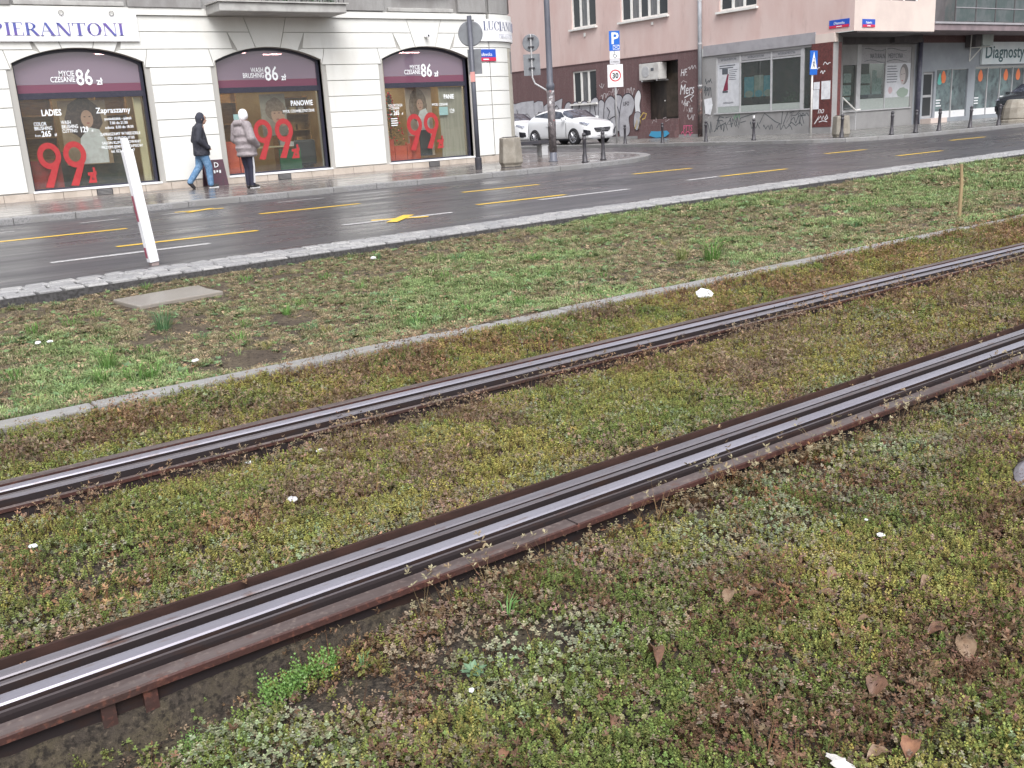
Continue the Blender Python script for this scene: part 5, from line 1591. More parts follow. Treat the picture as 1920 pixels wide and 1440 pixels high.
# balcony
bl = obj('balcony_slab', box(NB(), (X(37.885), -1.98, L(3.76)), (X(52), -0.01, L(4.0))), mat('slab_mauve', (0.24, 0.19, 0.20), 0.7, var=((2, (0.18, 0.145, 0.155), 0.42, 0.62),)), fr)
obj('slab_edge', box(NB(), (X(37.885), -2.03, L(4.001)), (X(52), -1.9, L(4.08))), M_band, bl)
M_balp = mat('balcony_glass', (0.062, 0.085, 0.085), 0.3, spec=0.5, var=((2.5, (0.10, 0.115, 0.12), 0.45, 0.62),))
for k in range(8):
    u0 = X(39.4) + k * 1.55
    obj('railing_panel', box(NB(), (u0 + 0.03, -1.97, L(4.12)), (u0 + 1.5, -1.95, L(5.0))), M_balp, bl)
    obj('railing_post', box(NB(), (u0 - 0.025, -1.985, L(4.08)), (u0 + 0.025, -1.94, L(5.1))), M_soff, bl)
obj('handrail', box(NB(), (X(37.9), -1.99, L(5.1)), (X(52), -1.93, L(5.16))), M_band, bl)
obj('handrail', box(NB(), (X(39.4), -1.989, L(4.62)), (X(52), -1.972, L(4.65))), M_band, bl)
obj('side_column', box(NB(), (X(38.05), -1.9, L(4.08)), (X(38.75), -1.2, L(8.5))), M_soff, bl)
obj('inner_pier', box(NB(), (X(38.85), -1.5, L(4.0)), (X(39.35), -0.9, L(8.5))), mat('pier_mauve', (0.26, 0.19, 0.19), 0.7), bl)
obj('back_wall', box(NB(), (X(37.9), -0.005, L(4.001)), (X(56), 0.2, L(8.5))), mat('wall_dark_teal', (0.085, 0.10, 0.10), 0.7, var=((1.5, (0.14, 0.13, 0.13), 0.45, 0.62),)), fr)
obj('roof', box(NB(), (0.05, -2.0, L(8.501)), (X(56), 14, L(8.8))), M_grey, fr)
# projecting box on a white bracket
t = thing('projecting_box', 'pale grey box on a white wall bracket left of the laboratory board', 'sign box', (44.0, YP - 0.005, 2.75))
obj('casing', box(NB(), (0.25, -0.55, 0.55), (1.15, -0.02, 1.25)), mat('casing_pale', (0.50, 0.56, 0.54), 0.5, var=((2, (0.42, 0.48, 0.46), 0.42, 0.62),)), t)
obj('casing_side', box(NB(), (-0.25, -0.5, 0.5), (0.249, -0.02, 1.25)), M_soff, t)
b_ = NB()
tube(b_, [(-0.32, -0.3, -0.1), (-0.25, -0.3, 1.25)], 0.025, 6)
tube(b_, [(-0.32, -0.3, -0.1), (0.6, -0.3, 0.45)], 0.025, 6)
tube(b_, [(-0.2, -0.3, 0.47), (1.5, -0.3, 0.52)], 0.022, 6)
obj('bracket', b_, M_fr_w, t)
street_plate('blue and red street plate on the pink side of the corner', (XP - 0.002, 23.66, 3.87), '-x', 0.86, 0.29, 'Olszewska', 'Mokotów')
street_plate('blue and red street plate on the lit pink road front', (33.08, YP - 2.002, 3.83), '-y', 0.78, 0.28, 'Puławska', 'Mokotów')
# handrail at the pharmacy corner
t = thing('handrail', 'bent white handrail by the pharmacy corner', 'handrail', (34.6, YP - 0.2, 0.1))
obj('rail', tube(NB(), [(0.0, 0, 1.28), (0.75, -0.1, 0.75), (1.05, -0.1, 0.78)], 0.03, 8), M_fr_w, t)
obj('post', tube(NB(), [(0.75, -0.1, 0.0), (0.75, -0.1, 0.75)], 0.02, 8), M_fr_g, t)
obj('post', tube(NB(), [(0.0, 0.0, 0.0), (0.0, 0.0, 1.28)], 0.02, 8), M_fr_g, t)
# air conditioner in the niche
t = thing('air_conditioner', 'boxy white air conditioner high in the dark doorway niche', 'air conditioner', (XP, 43 - 9.97, 2.66), -PI / 2)
o = obj('casing', box(NB(), (-0.64, -0.20, 0), (0.62, 0.30, 0.72)), mat('ac_white', (0.55, 0.54, 0.52), 0.5, var=((2.5, (0.42, 0.40, 0.385), 0.45, 0.64),)), t)
bevel(o, 0.02)
obj('fan_grille', lathe(NB(), [(0.24, 0), (0.24, 0.015), (0.2, 0.02), (0.05, 0.02)], 20), M_fr_g, t, loc=(-0.22, -0.20, 0.36), rot=(PI / 2, 0, 0))
obj('badge', box(NB(), (0.12, -0.21, 0.38), (0.3, -0.2005, 0.50)), M_txt, t)
for s in (-0.5, 0.45):
    obj('bracket', box(NB(), (s, -0.2, -0.06), (s + 0.05, 0.52, -0.001)), M_fr_g, t)

# ================================================================== STREET THINGS
# ---- bollards
M_boll = mat('bollard_black', (0.032, 0.030, 0.036), 0.42, spec=0.5, var=((9, (0.055, 0.05, 0.058), 0.45, 0.62),))


def bollard(label, x, y, rz=0.0, first=[None], lean=0.0):
    if first[0] is None:
        t = thing('bollard', label, 'bollard', (x, y, 0.1), rz, 'black street bollards')
        obj('post', lathe(NB(), [(0.085, 0), (0.085, 0.03), (0.065, 0.05), (0.062, 0.18), (0.048, 0.21), (0.045, 0.55), (0.058, 0.57), (0.058, 0.60), (0.045, 0.62), (0.045, 0.66)], 14), M_boll, t, smooth=True)
        obj('cap', lathe(NB(), [(0.052, 0.661), (0.055, 0.69), (0.045, 0.72), (0.02, 0.74), (0.0, 0.743)], 14), M_boll, t, smooth=True)
        first[0] = t
        return t
    t = dup(first[0])
    t.location = (x, y, 0.1)
    t.rotation_euler = (lean * 0.5, lean, rz)
    t['label'] = label
    return t


bollard('left one of two bollards before the white car', 16.52, 19.2)
bollard('right one of two bollards before the white car', 17.52, 19.62)
for x, y, lab, ln in ((26.98, 28.9, 'bollard beside the ochre graffiti near the car front', 0), (27.13, 27.0, 'bollard in front of the doorway with blue paint', 0), (27.17, 24.85, 'bollard beside the dark foot of the drain pipe', 0), (27.57, 23.0, 'bollard with a pale cap below the side shop window', 0),
                      (27.72, 19.55, 'bollard standing before the concrete bin at the pharmacy corner', 0.02), (29.2, 18.72, 'bollard below the pharmacy advert panel', 0.02), (30.35, 18.58, 'bollard by the pipe between pharmacy and laboratory', 0.02), (31.35, 18.35, 'bollard before the laboratory door', 0.03), (33.2, 18.3, 'bollard between the two laboratory windows', 0.04), (35.0, 18.25, 'rightmost bollard next to the big concrete tub', 0.04)):
    bollard(lab, x, y, 0, lean=ln)
o = tag(obj('paper_cup', lathe(NB(), [(0.03, 0), (0.04, 0.09)], 10), M_white, loc=(27.57, 23.0, 0.844)), 'white cup standing on a bollard by the side shop', 'cup')

# ---- concrete litter bins
M_binc = mat('bin_concrete', (0.30, 0.275, 0.235), 0.8, var=((5, (0.23, 0.205, 0.17), 0.42, 0.62), (60, (0.20, 0.185, 0.16), 0.5, 0.7)), bump=(80, 0.5, (1, 1, 1), 0.01))


def concrete_bin(label, x, y, sc, rz):
    t = thing('litter_bin', label, 'litter bin', (x, y, 0.1), rz, 'concrete litter bins')
    o = obj('body', lathe(NB(), [(0.25 * sc, 0), (0.26 * sc, 0.03), (0.26 * sc, 0.05 * sc), (0.295 * sc, 0.10 * sc), (0.30 * sc, 0.12 * sc), (0.262 * sc, 0.68 * sc), (0.245 * sc, 0.70 * sc), (0.20 * sc, 0.70 * sc), (0.20 * sc, 0.55 * sc)], 6), M_binc, t)
    bevel(o, 0.018)
    obj('liner', lathe(NB(), [(0.195 * sc, 0.5 * sc), (0.199 * sc, 0.715 * sc), (0.185 * sc, 0.715 * sc), (0.18 * sc, 0.52 * sc)], 18), M_dark, t)
    obj('drain_lip', lathe(NB(), [(0.255 * sc, -0.004), (0.255 * sc, 0.012)], 6), M_dark, t)
    return t


concrete_bin('concrete litter bin at the rounded corner of the cream building', 15.0, 20.3, 1.04, 0.25)
concrete_bin('concrete litter bin behind a bollard at the pharmacy corner', 28.25, 19.95, 0.98, 0.1)
t = thing('concrete_tub', 'large rounded concrete tub at the right edge by the kerb', 'tub', (38.3, 19.3, 0.1))
obj('body', lathe(NB(), [(0.56, 0), (0.56, 0.08), (0.50, 0.12), (0.53, 0.16), (0.48, 0.55), (0.36, 0.82), (0.30, 0.84), (0.28, 0.78)], 12), M_binc, t)
obj('soil_fill', lathe(NB(), [(0.275, 0.76), (0.275, 0.79), (0.01, 0.81)], 12), M_soil, t)

# ---- lamp post with the back of two signs on a bent tube
M_pole = mat('pole_bluegrey', (0.105, 0.11, 0.135), 0.45, var=((3, (0.075, 0.078, 0.095), 0.45, 0.62, (1, 1, 0.4)),))
M_sback = mat('sign_back', (0.20, 0.21, 0.225), 0.5, metal=0.3, var=((4, (0.16, 0.165, 0.18), 0.45, 0.62),))
t = thing('lamp_post', 'tall blue grey lamp post in front of the white car', 'lamp post', (16.95, 21.0, 0.1))
obj('mast', lathe(NB(), [(0.13, 0), (0.13, 0.02), (0.10, 0.04), (0.10, 1.9), (0.115, 1.92), (0.115, 2.0), (0.085, 2.05), (0.08, 3.0), (0.055, 9.4)], 14), M_pole, t, smooth=True)
M_stick = mat('pole_sleeve', (0.17, 0.15, 0.155), 0.5, var=((9, (0.09, 0.08, 0.085), 0.45, 0.55), (6, (0.45, 0.44, 0.45), 0.60, 0.64), (5, (0.30, 0.12, 0.11), 0.64, 0.67)))
obj('sticker_sleeve', lathe(NB(), [(0.104, 0.25), (0.104, 1.85)], 14), M_stick, t, smooth=True)
obj('lantern_arm', tube(NB(), [(0, 0, 9.3), (0.2, -0.6, 9.8), (0.3, -1.6, 9.95)], 0.04, 8), M_pole, t)
obj('lantern', box(NB(), (0.2, -2.2, 9.88), (0.42, -1.55, 10.0)), M_pole, t)
t = thing('road_sign', 'round and square sign backs on a bent tube at the lamp post', 'road sign', (16.95, 21.0, 0.1), -0.68)
obj('bent_tube', tube(NB(), [(-0.06, 0, 1.72), (-0.10, 0, 1.86), (-0.40, 0.0, 2.05), (-0.46, 0, 2.2), (-0.46, 0, 3.3)], 0.022, 8), M_fr_g, t)
obj('round_plate', lathe(NB(), [(0.225, 0), (0.225, 0.012), (0.21, 0.018)], 28), M_sback, t, loc=(-0.46, 0.045, 3.08), rot=(PI / 2, 0, 0))
obj('square_plate', box(NB(), (-0.68, 0.03, 2.26), (-0.24, 0.045, 2.80)), M_sback, t)
for z in (2.45, 2.68, 2.98, 3.2):
    obj('clamp', box(NB(), (-0.54, -0.03, z - 0.015), (-0.38, 0.028, z + 0.015)), M_dark, t)
# ---- pole with sign backs by the right salon window
t = thing('road_sign', 'grey pole with round sign back beside the right salon window', 'road sign', (14.09, 20.44, 0.1), -0.68)
obj('pole', tube(NB(), [(0, 0, 0), (0, 0, 3.62)], 0.058, 10), M_pole, t, smooth=True)
obj('base_sleeve', lathe(NB(), [(0.085, 0), (0.085, 0.28), (0.06, 0.31)], 12), M_dark, t)
obj('round_plate', lathe(NB(), [(0.30, 0), (0.30, 0.012), (0.28, 0.02)], 30), M_sback, t, loc=(0.0, 0.09, 3.22), rot=(PI / 2, 0, 0))
obj('square_plate', box(NB(), (-0.10, 0.06, 2.28), (0.23, 0.085, 2.86)), M_sback, t)
obj('pink_sticker', box(NB(), (-0.055, -0.066, 2.1), (0.055, -0.059, 2.33)), mat('sticker_pink', (0.55, 0.26, 0.24), 0.6), t)
# ---- parking and zone sign
M_sblue = mat('sign_blue', (0.012, 0.12, 0.50), 0.35)
M_swht = mat('sign_white', (0.74, 0.75, 0.77), 0.35)
M_sred = mat('sign_red', (0.52, 0.055, 0.065), 0.35)
M_sblk = mat('sign_black', (0.03, 0.03, 0.035), 0.4)
t = thing('road_sign', 'tall post with blue parking plate above a 30 zone plate', 'road sign', (28.2, 30.7, 0.1), -0.62)
obj('post', tube(NB(), [(0, 0, 0), (0, 0, 4.35)], 0.04, 10), M_fr_g, t, smooth=True)
p_ = obj('parking_plate', box(NB(), (-0.215, -0.06, 3.63), (0.215, -0.045, 4.39)), M_sblue, t)
text('P', 0.62, M_swht, p_, (-0.145, -0.063, 3.90), bold=0.012)
b_ = NB()
for a, b in (((-0.06, 3.68), (0.19, 3.68)), ((0.19, 3.68), (0.19, 3.84)), ((0.19, 3.84), (-0.06, 3.84)), ((-0.06, 3.84), (-0.06, 3.68)), ((-0.06, 3.68), (0.19, 3.84)), ((-0.06, 3.84), (0.19, 3.68))):
    stroke(b_, [a, b], 0.015, '-y', -0.062)
obj('envelope_mark', b_, M_swht, p_)
p_ = obj('disabled_plate', box(NB(), (-0.205, -0.06, 3.33), (0.205, -0.045, 3.615)), M_swht, t)
b_ = NB()
stroke(b_, [(0.07 * math.cos(a) + 0.01, 3.44 + 0.07 * math.sin(a)) for a in np.linspace(2.2, 6.3, 12)], 0.02, '-y', -0.062)
stroke(b_, [(-0.02, 3.57), (-0.02, 3.48), (0.05, 3.47), (0.09, 3.40)], 0.022, '-y', -0.0625)
prism(b_, ell(-0.02, 3.585, 0.02, 0.02, 10), 'y', -0.064, -0.0605)
obj('wheelchair_mark', b_, M_sblk, p_)
p_ = obj('text_plate', box(NB(), (-0.205, -0.06, 3.12), (0.205, -0.045, 3.315)), mat('sign_pale', (0.55, 0.55, 0.58), 0.4), t)
text('2 miejsca', 0.10, M_sblk, p_, (0, -0.063, 3.18), align='CENTER', xs=0.8)
p_ = obj('zone_plate', box(NB(), (-0.315, -0.06, 2.22), (0.315, -0.045, 3.10)), M_swht, t)
b_ = NB()
for k in range(32):
    a0, a1 = 2 * PI * k / 32, 2 * PI * (k + 1) / 32
    R = lambda a, r: (r * math.cos(a), -0.063, 2.67 + r * math.sin(a))
    poly(b_, [R(a0, 0.235), R(a1, 0.235), R(a1, 0.185), R(a0, 0.185)][::-1])
obj('red_ring', b_, M_sred, p_)
text('30', 0.30, M_sblk, p_, (0, -0.063, 2.565), align='CENTER', xs=0.85, bold=0.010)
# ---- pedestrian crossing sign
t = thing('road_sign', 'blue pedestrian crossing sign on a thin post by the pillar', 'road sign', (30.75, 23.0, 0.1), 0.16)
obj('post', tube(NB(), [(0, 0, 0), (0, 0, 2.95)], 0.035, 8), M_fr_w, t, smooth=True)
p_ = obj('plate', box(NB(), (-0.27, -0.055, 2.12), (0.27, -0.04, 2.95)), M_sblue, t)
obj('triangle', prism(NB(), [(-0.23, 2.32), (0.23, 2.32), (0.0, 2.92)], 'y', -0.06, -0.0555), M_swht, p_)
b_ = NB()
stroke(b_, [(0.0, 2.62), (-0.02, 2.5), (-0.08, 2.37)], 0.035, '-y', -0.063)
stroke(b_, [(-0.02, 2.5), (0.07, 2.37)], 0.035, '-y', -0.0635)
stroke(b_, [(-0.09, 2.52), (0.0, 2.58), (0.08, 2.5)], 0.025, '-y', -0.064)
prism(b_, ell(0.0, 2.67, 0.03, 0.035, 10), 'y', -0.065, -0.061)
obj('walker_mark', b_, M_sblk, p_)

# ---- A-board by the wall
M_board = mat('board_maroon', (0.075, 0.028, 0.045), 0.5, var=((14, (0.05, 0.03, 0.04), 0.45, 0.6),))
t = thing('pavement_board', 'dark maroon pavement board behind the walking man', 'board', (8.62, YW - 0.42, 0.1))
obj('front_panel', prism(NB(), [(-0.12, 0.0), (-0.09, 0.0), (0.10, 0.62), (0.07, 0.62)], 'x', -0.26, 0.26), M_board, t)
obj('back_panel', prism(NB(), [(0.28, 0.0), (0.25, 0.0), (0.105, 0.60), (0.12, 0.62)], 'x', -0.25, 0.25), M_board, t)
text('D', 0.17, M_let_w, t, (0.05, 0.003, 0.44), align='CENTER', bold=0.002)
for k in range(3):
    obj('chalk_mark', box(NB(), (-0.05 + k * 0.07, -0.045, 0.30 + 0.02 * (k % 2)), (-0.01 + k * 0.07, -0.03, 0.37)), M_let_w, t)
b_ = NB()
stroke(b_, [(-0.2, 0.1), (-0.12, 0.24), (-0.16, 0.36), (-0.2, 0.5)], 0.03, '-y', -0.115)
obj('chalk_mark', b_, M_let_w, t)

# ---- low bench-like slab in the side street
t = thing('bench', 'dark low slab bench on pale foot behind the concrete bin', 'bench', (19.6, 25.6, 0.1), -0.15)
obj('seat', box(NB(), (-0.9, -0.22, 0.36), (0.75, 0.22, 0.46)), M_dark, t)
for s in (-0.7, 0.45):
    obj('foot', box(NB(), (s, -0.16, 0.0), (s + 0.22, 0.16, 0.359)), M_fr_g, t)

# ---- white leaning marker post
t = thing('marker_post', 'white leaning marker post with red patches at the road edge', 'marker post', (2.935, 10.27, 0.0), 0.06)
t.rotation_euler = (0.0, -0.082, 0.06)
M_mp = mat('post_white', (0.84, 0.84, 0.86), 0.4, spec=0.4, var=((4, (0.78, 0.78, 0.80), 0.45, 0.65),))
bevel(obj('post', prism(NB(), [(-0.048, 0.035), (0.048, 0.035), (0.048, 1.17), (-0.048, 1.17)], 'y', -0.05, 0.05), M_mp, t), 0.008)
bevel(obj('cap', prism(NB(), [(-0.034, 1.171), (0.034, 1.171), (0.026, 1.285), (-0.03, 1.285)], 'y', -0.035, 0.035), M_mp, t), 0.006)
obj('foot', prism(NB(), [(-0.035, -0.02), (0.04, -0.02), (0.04, 0.034), (-0.035, 0.034)], 'y', -0.04, 0.04), mat('post_foot', (0.30, 0.24, 0.23), 0.6), t)
M_mred = mat('post_red', (0.30, 0.06, 0.10), 0.5)
for z0, z1 in ((0.08, 0.19), (0.46, 0.72)):
    obj('red_patch', box(NB(), (-0.0505, -0.01, z0), (-0.0485, 0.044, z1)), M_mred, t)
# ---- concrete slab in the grass
t = thing('concrete_slab', 'broken flat concrete slab lying in the grass near the marker post', 'slab', (2.50, 8.48, -0.105))
M_slab = mat('slab_concrete', (0.25, 0.225, 0.20), 0.28, spec=0.5, var=((3, (0.235, 0.21, 0.18), 0.42, 0.62), (60, (0.22, 0.2, 0.175), 0.5, 0.7)), bump=(70, 0.4, (1, 1, 1), 0.006))
bevel(obj('slab', prism(NB(), [(-0.40, 0.24), (-0.1, 0.30), (0.40, 0.39), (0.38, 0.10), (0.42, -0.20), (0.0, -0.26), (-0.34, -0.33)], 'z', -0.06, 0.045), M_slab, t), 0.01)
# ---- wooden stake
t = tag(obj('wooden_stake', tube(NB(), [(0, 0, -0.1), (0.01, 0, 0.3), (0.0, 0.01, 0.52)], [0.022, 0.02, 0.016], 7), mat('stake_wood', (0.32, 0.235, 0.13), 0.7, var=((6, (0.25, 0.18, 0.10), 0.42, 0.62, (1, 1, 0.3)),)), loc=(10.49, 5.84, -0.03)), 'thin wooden stake standing in the grass at far right', 'stake')
# ---- manhole cover at the right edge
t = thing('manhole_cover', 'round cast manhole cover at the right edge of the planting', 'manhole cover', (3.39, 1.22, -0.045))
M_cast = mat('cast_lid', (0.28, 0.26, 0.285), 0.5, metal=0.4, var=((12, (0.20, 0.18, 0.20), 0.45, 0.62),))
obj('rim', lathe(NB(), [(0.36, -0.08), (0.36, 0.0), (0.345, 0.008), (0.32, 0.008), (0.315, -0.004), (0.28, -0.004)], 40), M_cast, t)
obj('lid', lathe(NB(), [(0.30, -0.05), (0.30, 0.002), (0.29, 0.004), (0.01, 0.004)], 40), M_cast, t)
for i in range(-3, 4):
    for j in range(-3, 4):
        if math.hypot(i, j) < 3.4:
            obj('lid_stud', box(NB(), (i * 0.078 - 0.028, j * 0.078 - 0.028, 0.0045), (i * 0.078 + 0.028, j * 0.078 + 0.028, 0.012)), M_cast, t)

# ------------------------------------------------------------------ cars
M_tyre = mat('tyre', (0.022, 0.022, 0.024), 0.7)
M_rim = mat('rim_alloy', (0.52, 0.52, 0.55), 0.3, metal=0.8)
M_carg = mat('car_glass', (0.035, 0.04, 0.055), 0.06, spec=0.7, var=((3, (0.10, 0.11, 0.14), 0.45, 0.62),))
M_carb = mat('car_black', (0.018, 0.018, 0.024), 0.4)
M_lampg = mat('headlight', (0.10, 0.11, 0.15), 0.1, spec=0.8, var=((30, (0.55, 0.57, 0.62), 0.52, 0.58),))
ST = [  # y from the nose, half width, z bottom, z mid, z belt, shoulder x, shoulder z, edge x, edge z, top z
    (0.00, 0.62, 0.26, 0.50, 0.70, 0.58, 0.74, 0.36, 0.77, 0.78),
    (0.08, 0.78, 0.19, 0.52, 0.76, 0.72, 0.82, 0.46, 0.86, 0.875),
    (0.34, 0.86, 0.18, 0.55, 0.83, 0.80, 0.91, 0.54, 0.955, 0.975),
    (0.72, 0.88, 0.18, 0.58, 0.90, 0.83, 0.975, 0.56, 1.02, 1.04),
    (1.05, 0.88, 0.18, 0.60, 0.94, 0.83, 1.015, 0.64, 1.06, 1.085),
    (1.40, 0.88, 0.18, 0.60, 0.97, 0.82, 1.03, 0.70, 1.22, 1.275),
    (1.78, 0.88, 0.18, 0.60, 0.99, 0.82, 1.04, 0.66, 1.42, 1.475),
    (2.25, 0.88, 0.18, 0.60, 1.00, 0.82, 1.05, 0.64, 1.475, 1.53),
    (3.05, 0.88, 0.18, 0.60, 1.02, 0.81, 1.07, 0.63, 1.47, 1.525),
    (3.65, 0.88, 0.19, 0.62, 1.04, 0.80, 1.09, 0.60, 1.42, 1.475),
    (4.02, 0.87, 0.22, 0.64, 1.04, 0.77, 1.09, 0.59, 1.26, 1.30),
    (4.24, 0.79, 0.28, 0.60, 0.96, 0.70, 1.01, 0.52, 1.06, 1.08)]


def car_sec(s, off=0.0):
    y, w, zb, zm, zbelt, sx, sz, ex, ez, zt = s
    return [(w * 0.80, y, zb), (w - 0.02, y, zb + 0.06), (w + off, y, zm), (w - 0.015 + off, y, zbelt), (sx + off, y, sz), (ex + off * 0.7, y, ez + off * 0.7), (0.0, y, zt + off)]


def interp_st(y):
    for a, b in zip(ST, ST[1:]):
        if a[0] <= y <= b[0]:
            t_ = (y - a[0]) / (b[0] - a[0])
            return tuple(p + (q - p) * t_ for p, q in zip(a, b))
    return ST[-1]


def car(label, loc, rz, paint, name='parked_car', group='parked cars'):
    t = thing(name, label, 'car', loc, rz, group)
    b_ = NB()
    rows_ = []
    for s in ST:
        r = car_sec(s)
        full = r + [(-p[0], p[1], p[2]) for p in r[-2::-1]]
        rows_.append([b_.verts.new(p) for p in full])
    for a, b in zip(rows_, rows_[1:]):
        for k in range(len(a) - 1):
            b_.faces.new((a[k], b[k], b[k + 1], a[k + 1]))
    for r in (rows_[0], rows_[-1]):
        b_.faces.new(r if r is rows_[0] else r[::-1])
    for k in (0,):
        for a, b in zip(rows_, rows_[1:]):
            b_.faces.new((a[-1], b[-1], b[0], a[0]))
    bmesh.ops.recalc_face_normals(b_, faces=b_.faces)
    body = obj('body', b_, paint, t, smooth=True)
    md = body.modifiers.new('sub', 'SUBSURF')
    md.levels = md.render_levels = 2

    def patch(nm, y0, y1, side, k0, f0, k1, f1, m, n=8, off=0.006, shrink=None):
        """glass patch between section points k0+f0 and k1+f1 along y0..y1"""
        q = NB()
        g_ = []
        for i in range(n + 1):
            y = y0 + (y1 - y0) * i / n
            sec = car_sec(interp_st(y), off)
            lo, hi = k0 + f0, k1 + f1
            if shrink:
                lo2, hi2 = shrink(i / n, lo, hi)
            else:
                lo2, hi2 = lo, hi
            col = []
            for j in range(5):
                u = lo2 + (hi2 - lo2) * j / 4
                kk = min(int(u), len(sec) - 2)
                p = Vector(sec[kk]).lerp(Vector(sec[kk + 1]), u - kk)
                col.append(q.verts.new((p.x * side, p.y, p.z)))
            g_.append(col)
        for a, b in zip(g_, g_[1:]):
            for j in range(4):
                q.faces.new((a[j], b[j], b[j + 1], a[j + 1]))
        bmesh.ops.recalc_face_normals(q, faces=q.faces)
        return obj(nm, q, m, t, smooth=True)
    for s in (-1, 1):
        patch('windscreen', 1.10, 1.74, s, 4, 0.75, 6, 0.0, M_carg, off=0.012)
        patch('side_window', 1.38, 2.52, s, 4, 0.12, 4, 0.86, M_carg, shrink=lambda f, lo, hi: (lo, lo + (hi - lo) * min(1.0, 0.12 + f * 2.2)), off=0.012)
        patch('side_window', 2.58, 3.66, s, 4, 0.15, 4, 0.86, M_carg, shrink=lambda f, lo, hi: (lo + (hi - lo) * 0.35 * f, hi - (hi - lo) * 0.45 * f), off=0.012)
        patch('rear_window', 3.72, 3.98, s, 4, 0.8, 6, 0.0, M_carg, off=0.012)
        patch('headlight', 0.06, 0.50, s, 3, 0.15, 4, 0.55, M_lampg, off=0.012, shrink=lambda f, lo, hi: (lo + (hi - lo) * 0.15 * f, hi - (hi - lo) * (0.05 + 0.35 * f)))
        patch('lower_intake', 0.01, 0.26, s, 1, 0.4, 2, 0.25, M_carb, off=0.01)
        for y in (0.86, 3.53):
            obj('wheel_arch', lathe(NB(), [(0.35, 0), (0.35, 0.165)], 26), M_carb, t, loc=(s * 0.72 if s > 0 else s * 0.885, y, 0.33), rot=(0, PI / 2, 0))
            wh = obj('wheel', lathe(NB(), [(0.20, 0), (0.29, 0.0), (0.32, 0.03), (0.32, 0.17), (0.29, 0.20), (0.235, 0.20), (0.225, 0.17), (0.05, 0.165), (0.01, 0.165)], 28), M_tyre, t, loc=(s * 0.715, y, 0.32), rot=(0, s * PI / 2, 0), smooth=False)
            rb = NB()
            lathe(rb, [(0.232, 0.16), (0.232, 0.20), (0.205, 0.19), (0.205, 0.16)], 26)
            for k in range(10):
                a = 2 * PI * k / 10
                ca, sa = math.cos(a), math.sin(a)
                tube(rb, [(0.03 * ca, 0.03 * sa, 0.185), (0.21 * ca, 0.21 * sa, 0.185)], [0.022, 0.015], 5)
            lathe(rb, [(0.05, 0.17), (0.05, 0.20), (0.01, 0.205)], 12)
            obj('rim', rb, M_rim, wh)
        mr = obj('mirror', box(NB(), (-0.09, -0.05, -0.06), (0.09, 0.06, 0.06)), paint, t, loc=(s * 0.955, 1.42, 1.08))
        bevel(mr, 0.03, 3)
        obj('door_handle', box(NB(), (-0.012, -0.09, -0.012), (0.012, 0.09, 0.012)), paint, t, loc=(s * 0.893, 2.6, 0.80))
        dl = NB()
        for yy in (1.35, 2.55):
            box(dl, (s * 0.886 - 0.004, yy - 0.006, 0.32), (s * 0.886 + 0.007, yy + 0.006, 0.90))
        obj('door_seam', dl, M_carb, t)
        obj('sill_trim', box(NB(), (s * 0.80 - 0.02, 1.25, 0.19), (s * 0.80 + 0.02, 3.15, 0.25)), M_carb, t)
    # grille with a round emblem, plate and splitter
    gr = obj('grille', prism(NB(), [(-0.46, 0.66), (0.46, 0.66), (0.42, 0.56), (0.30, 0.48), (-0.30, 0.48), (-0.42, 0.56)], 'y', -0.012, 0.05), M_carb, t)
    for z in (0.54, 0.60):
        obj('grille_bar', box(NB(), (-0.42, -0.022, z - 0.008), (0.42, -0.0125, z + 0.008)), M_rim, gr)
    em = NB()
    for k in range(24):
        a0, a1 = 2 * PI * k / 24, 2 * PI * (k + 1) / 24
        R = lambda a, r: (r * math.cos(a), -0.03, 0.57 + r * math.sin(a))
        poly(em, [R(a0, 0.095), R(a1, 0.095), R(a1, 0.078), R(a0, 0.078)])
    for k in range(3):
        a = PI / 2 + k * 2 * PI / 3
        stroke(em, [(0, 0.57), (0.08 * math.cos(a), 0.57 + 0.08 * math.sin(a))], 0.022, '-y', -0.0305 - 0.0005 * k)
    obj('emblem', em, M_rim, gr)
    obj('number_plate', box(NB(), (-0.26, -0.02, 0.345), (0.26, -0.005, 0.43)), M_swht, t)
    obj('front_splitter', box(NB(), (-0.56, -0.02, 0.20), (0.56, 0.08, 0.225)), M_rim, t)
    return t


M_carw = mat('car_paint_white', (0.80, 0.81, 0.83), 0.28, spec=0.5, coat=0.6)
M_card = mat('car_paint_dark', (0.028, 0.032, 0.038), 0.25, spec=0.5, coat=0.6)
car('white hatchback parked in the side street by the graffiti wall', (28.35, 31.75, 0.1), 0.0, M_carw)
car('white car mostly hidden behind the white hatchback', (28.75, 36.75, 0.1), 0.0, M_carw)
car('dark car cut off by the right edge of the picture', (41.1, 20.9, 0.1), -PI / 2, M_card)

# ------------------------------------------------------------------ people


def capsule(bm, p0, r0, p1, r1, n=12, flat=1.0):
    p0, p1 = Vector(p0), Vector(p1)
    d = (p1 - p0)
    l = d.length
    d = d.normalized() if l > 1e-6 else Vector((0, 0, 1))
    sx = d.orthogonal().normalized()
    sy = d.cross(sx)
    rings = []
    for k in range(5):
        a = PI / 2 * k / 4.0
        rings.append((p0 - d * r0 * math.cos(a), r0 * math.sin(a)))
    for k in range(5):
        a = PI / 2 * k / 4.0
        rings.append((p1 + d * r1 * math.sin(a), r1 * math.cos(a)))
    vs_ = [[bm.verts.new(c + (sx * math.cos(2 * PI * j / n) + sy * math.sin(2 * PI * j / n)) * max(r, 0.002)) for j in range(n)] for c, r in rings]
    for a, b in zip(vs_, vs_[1:]):
        for j in range(n):
            bm.faces.new((a[j], a[(j + 1) % n], b[(j + 1) % n], b[j]))
    bm.faces.new(vs_[0][::-1])
    bm.faces.new(vs_[-1])


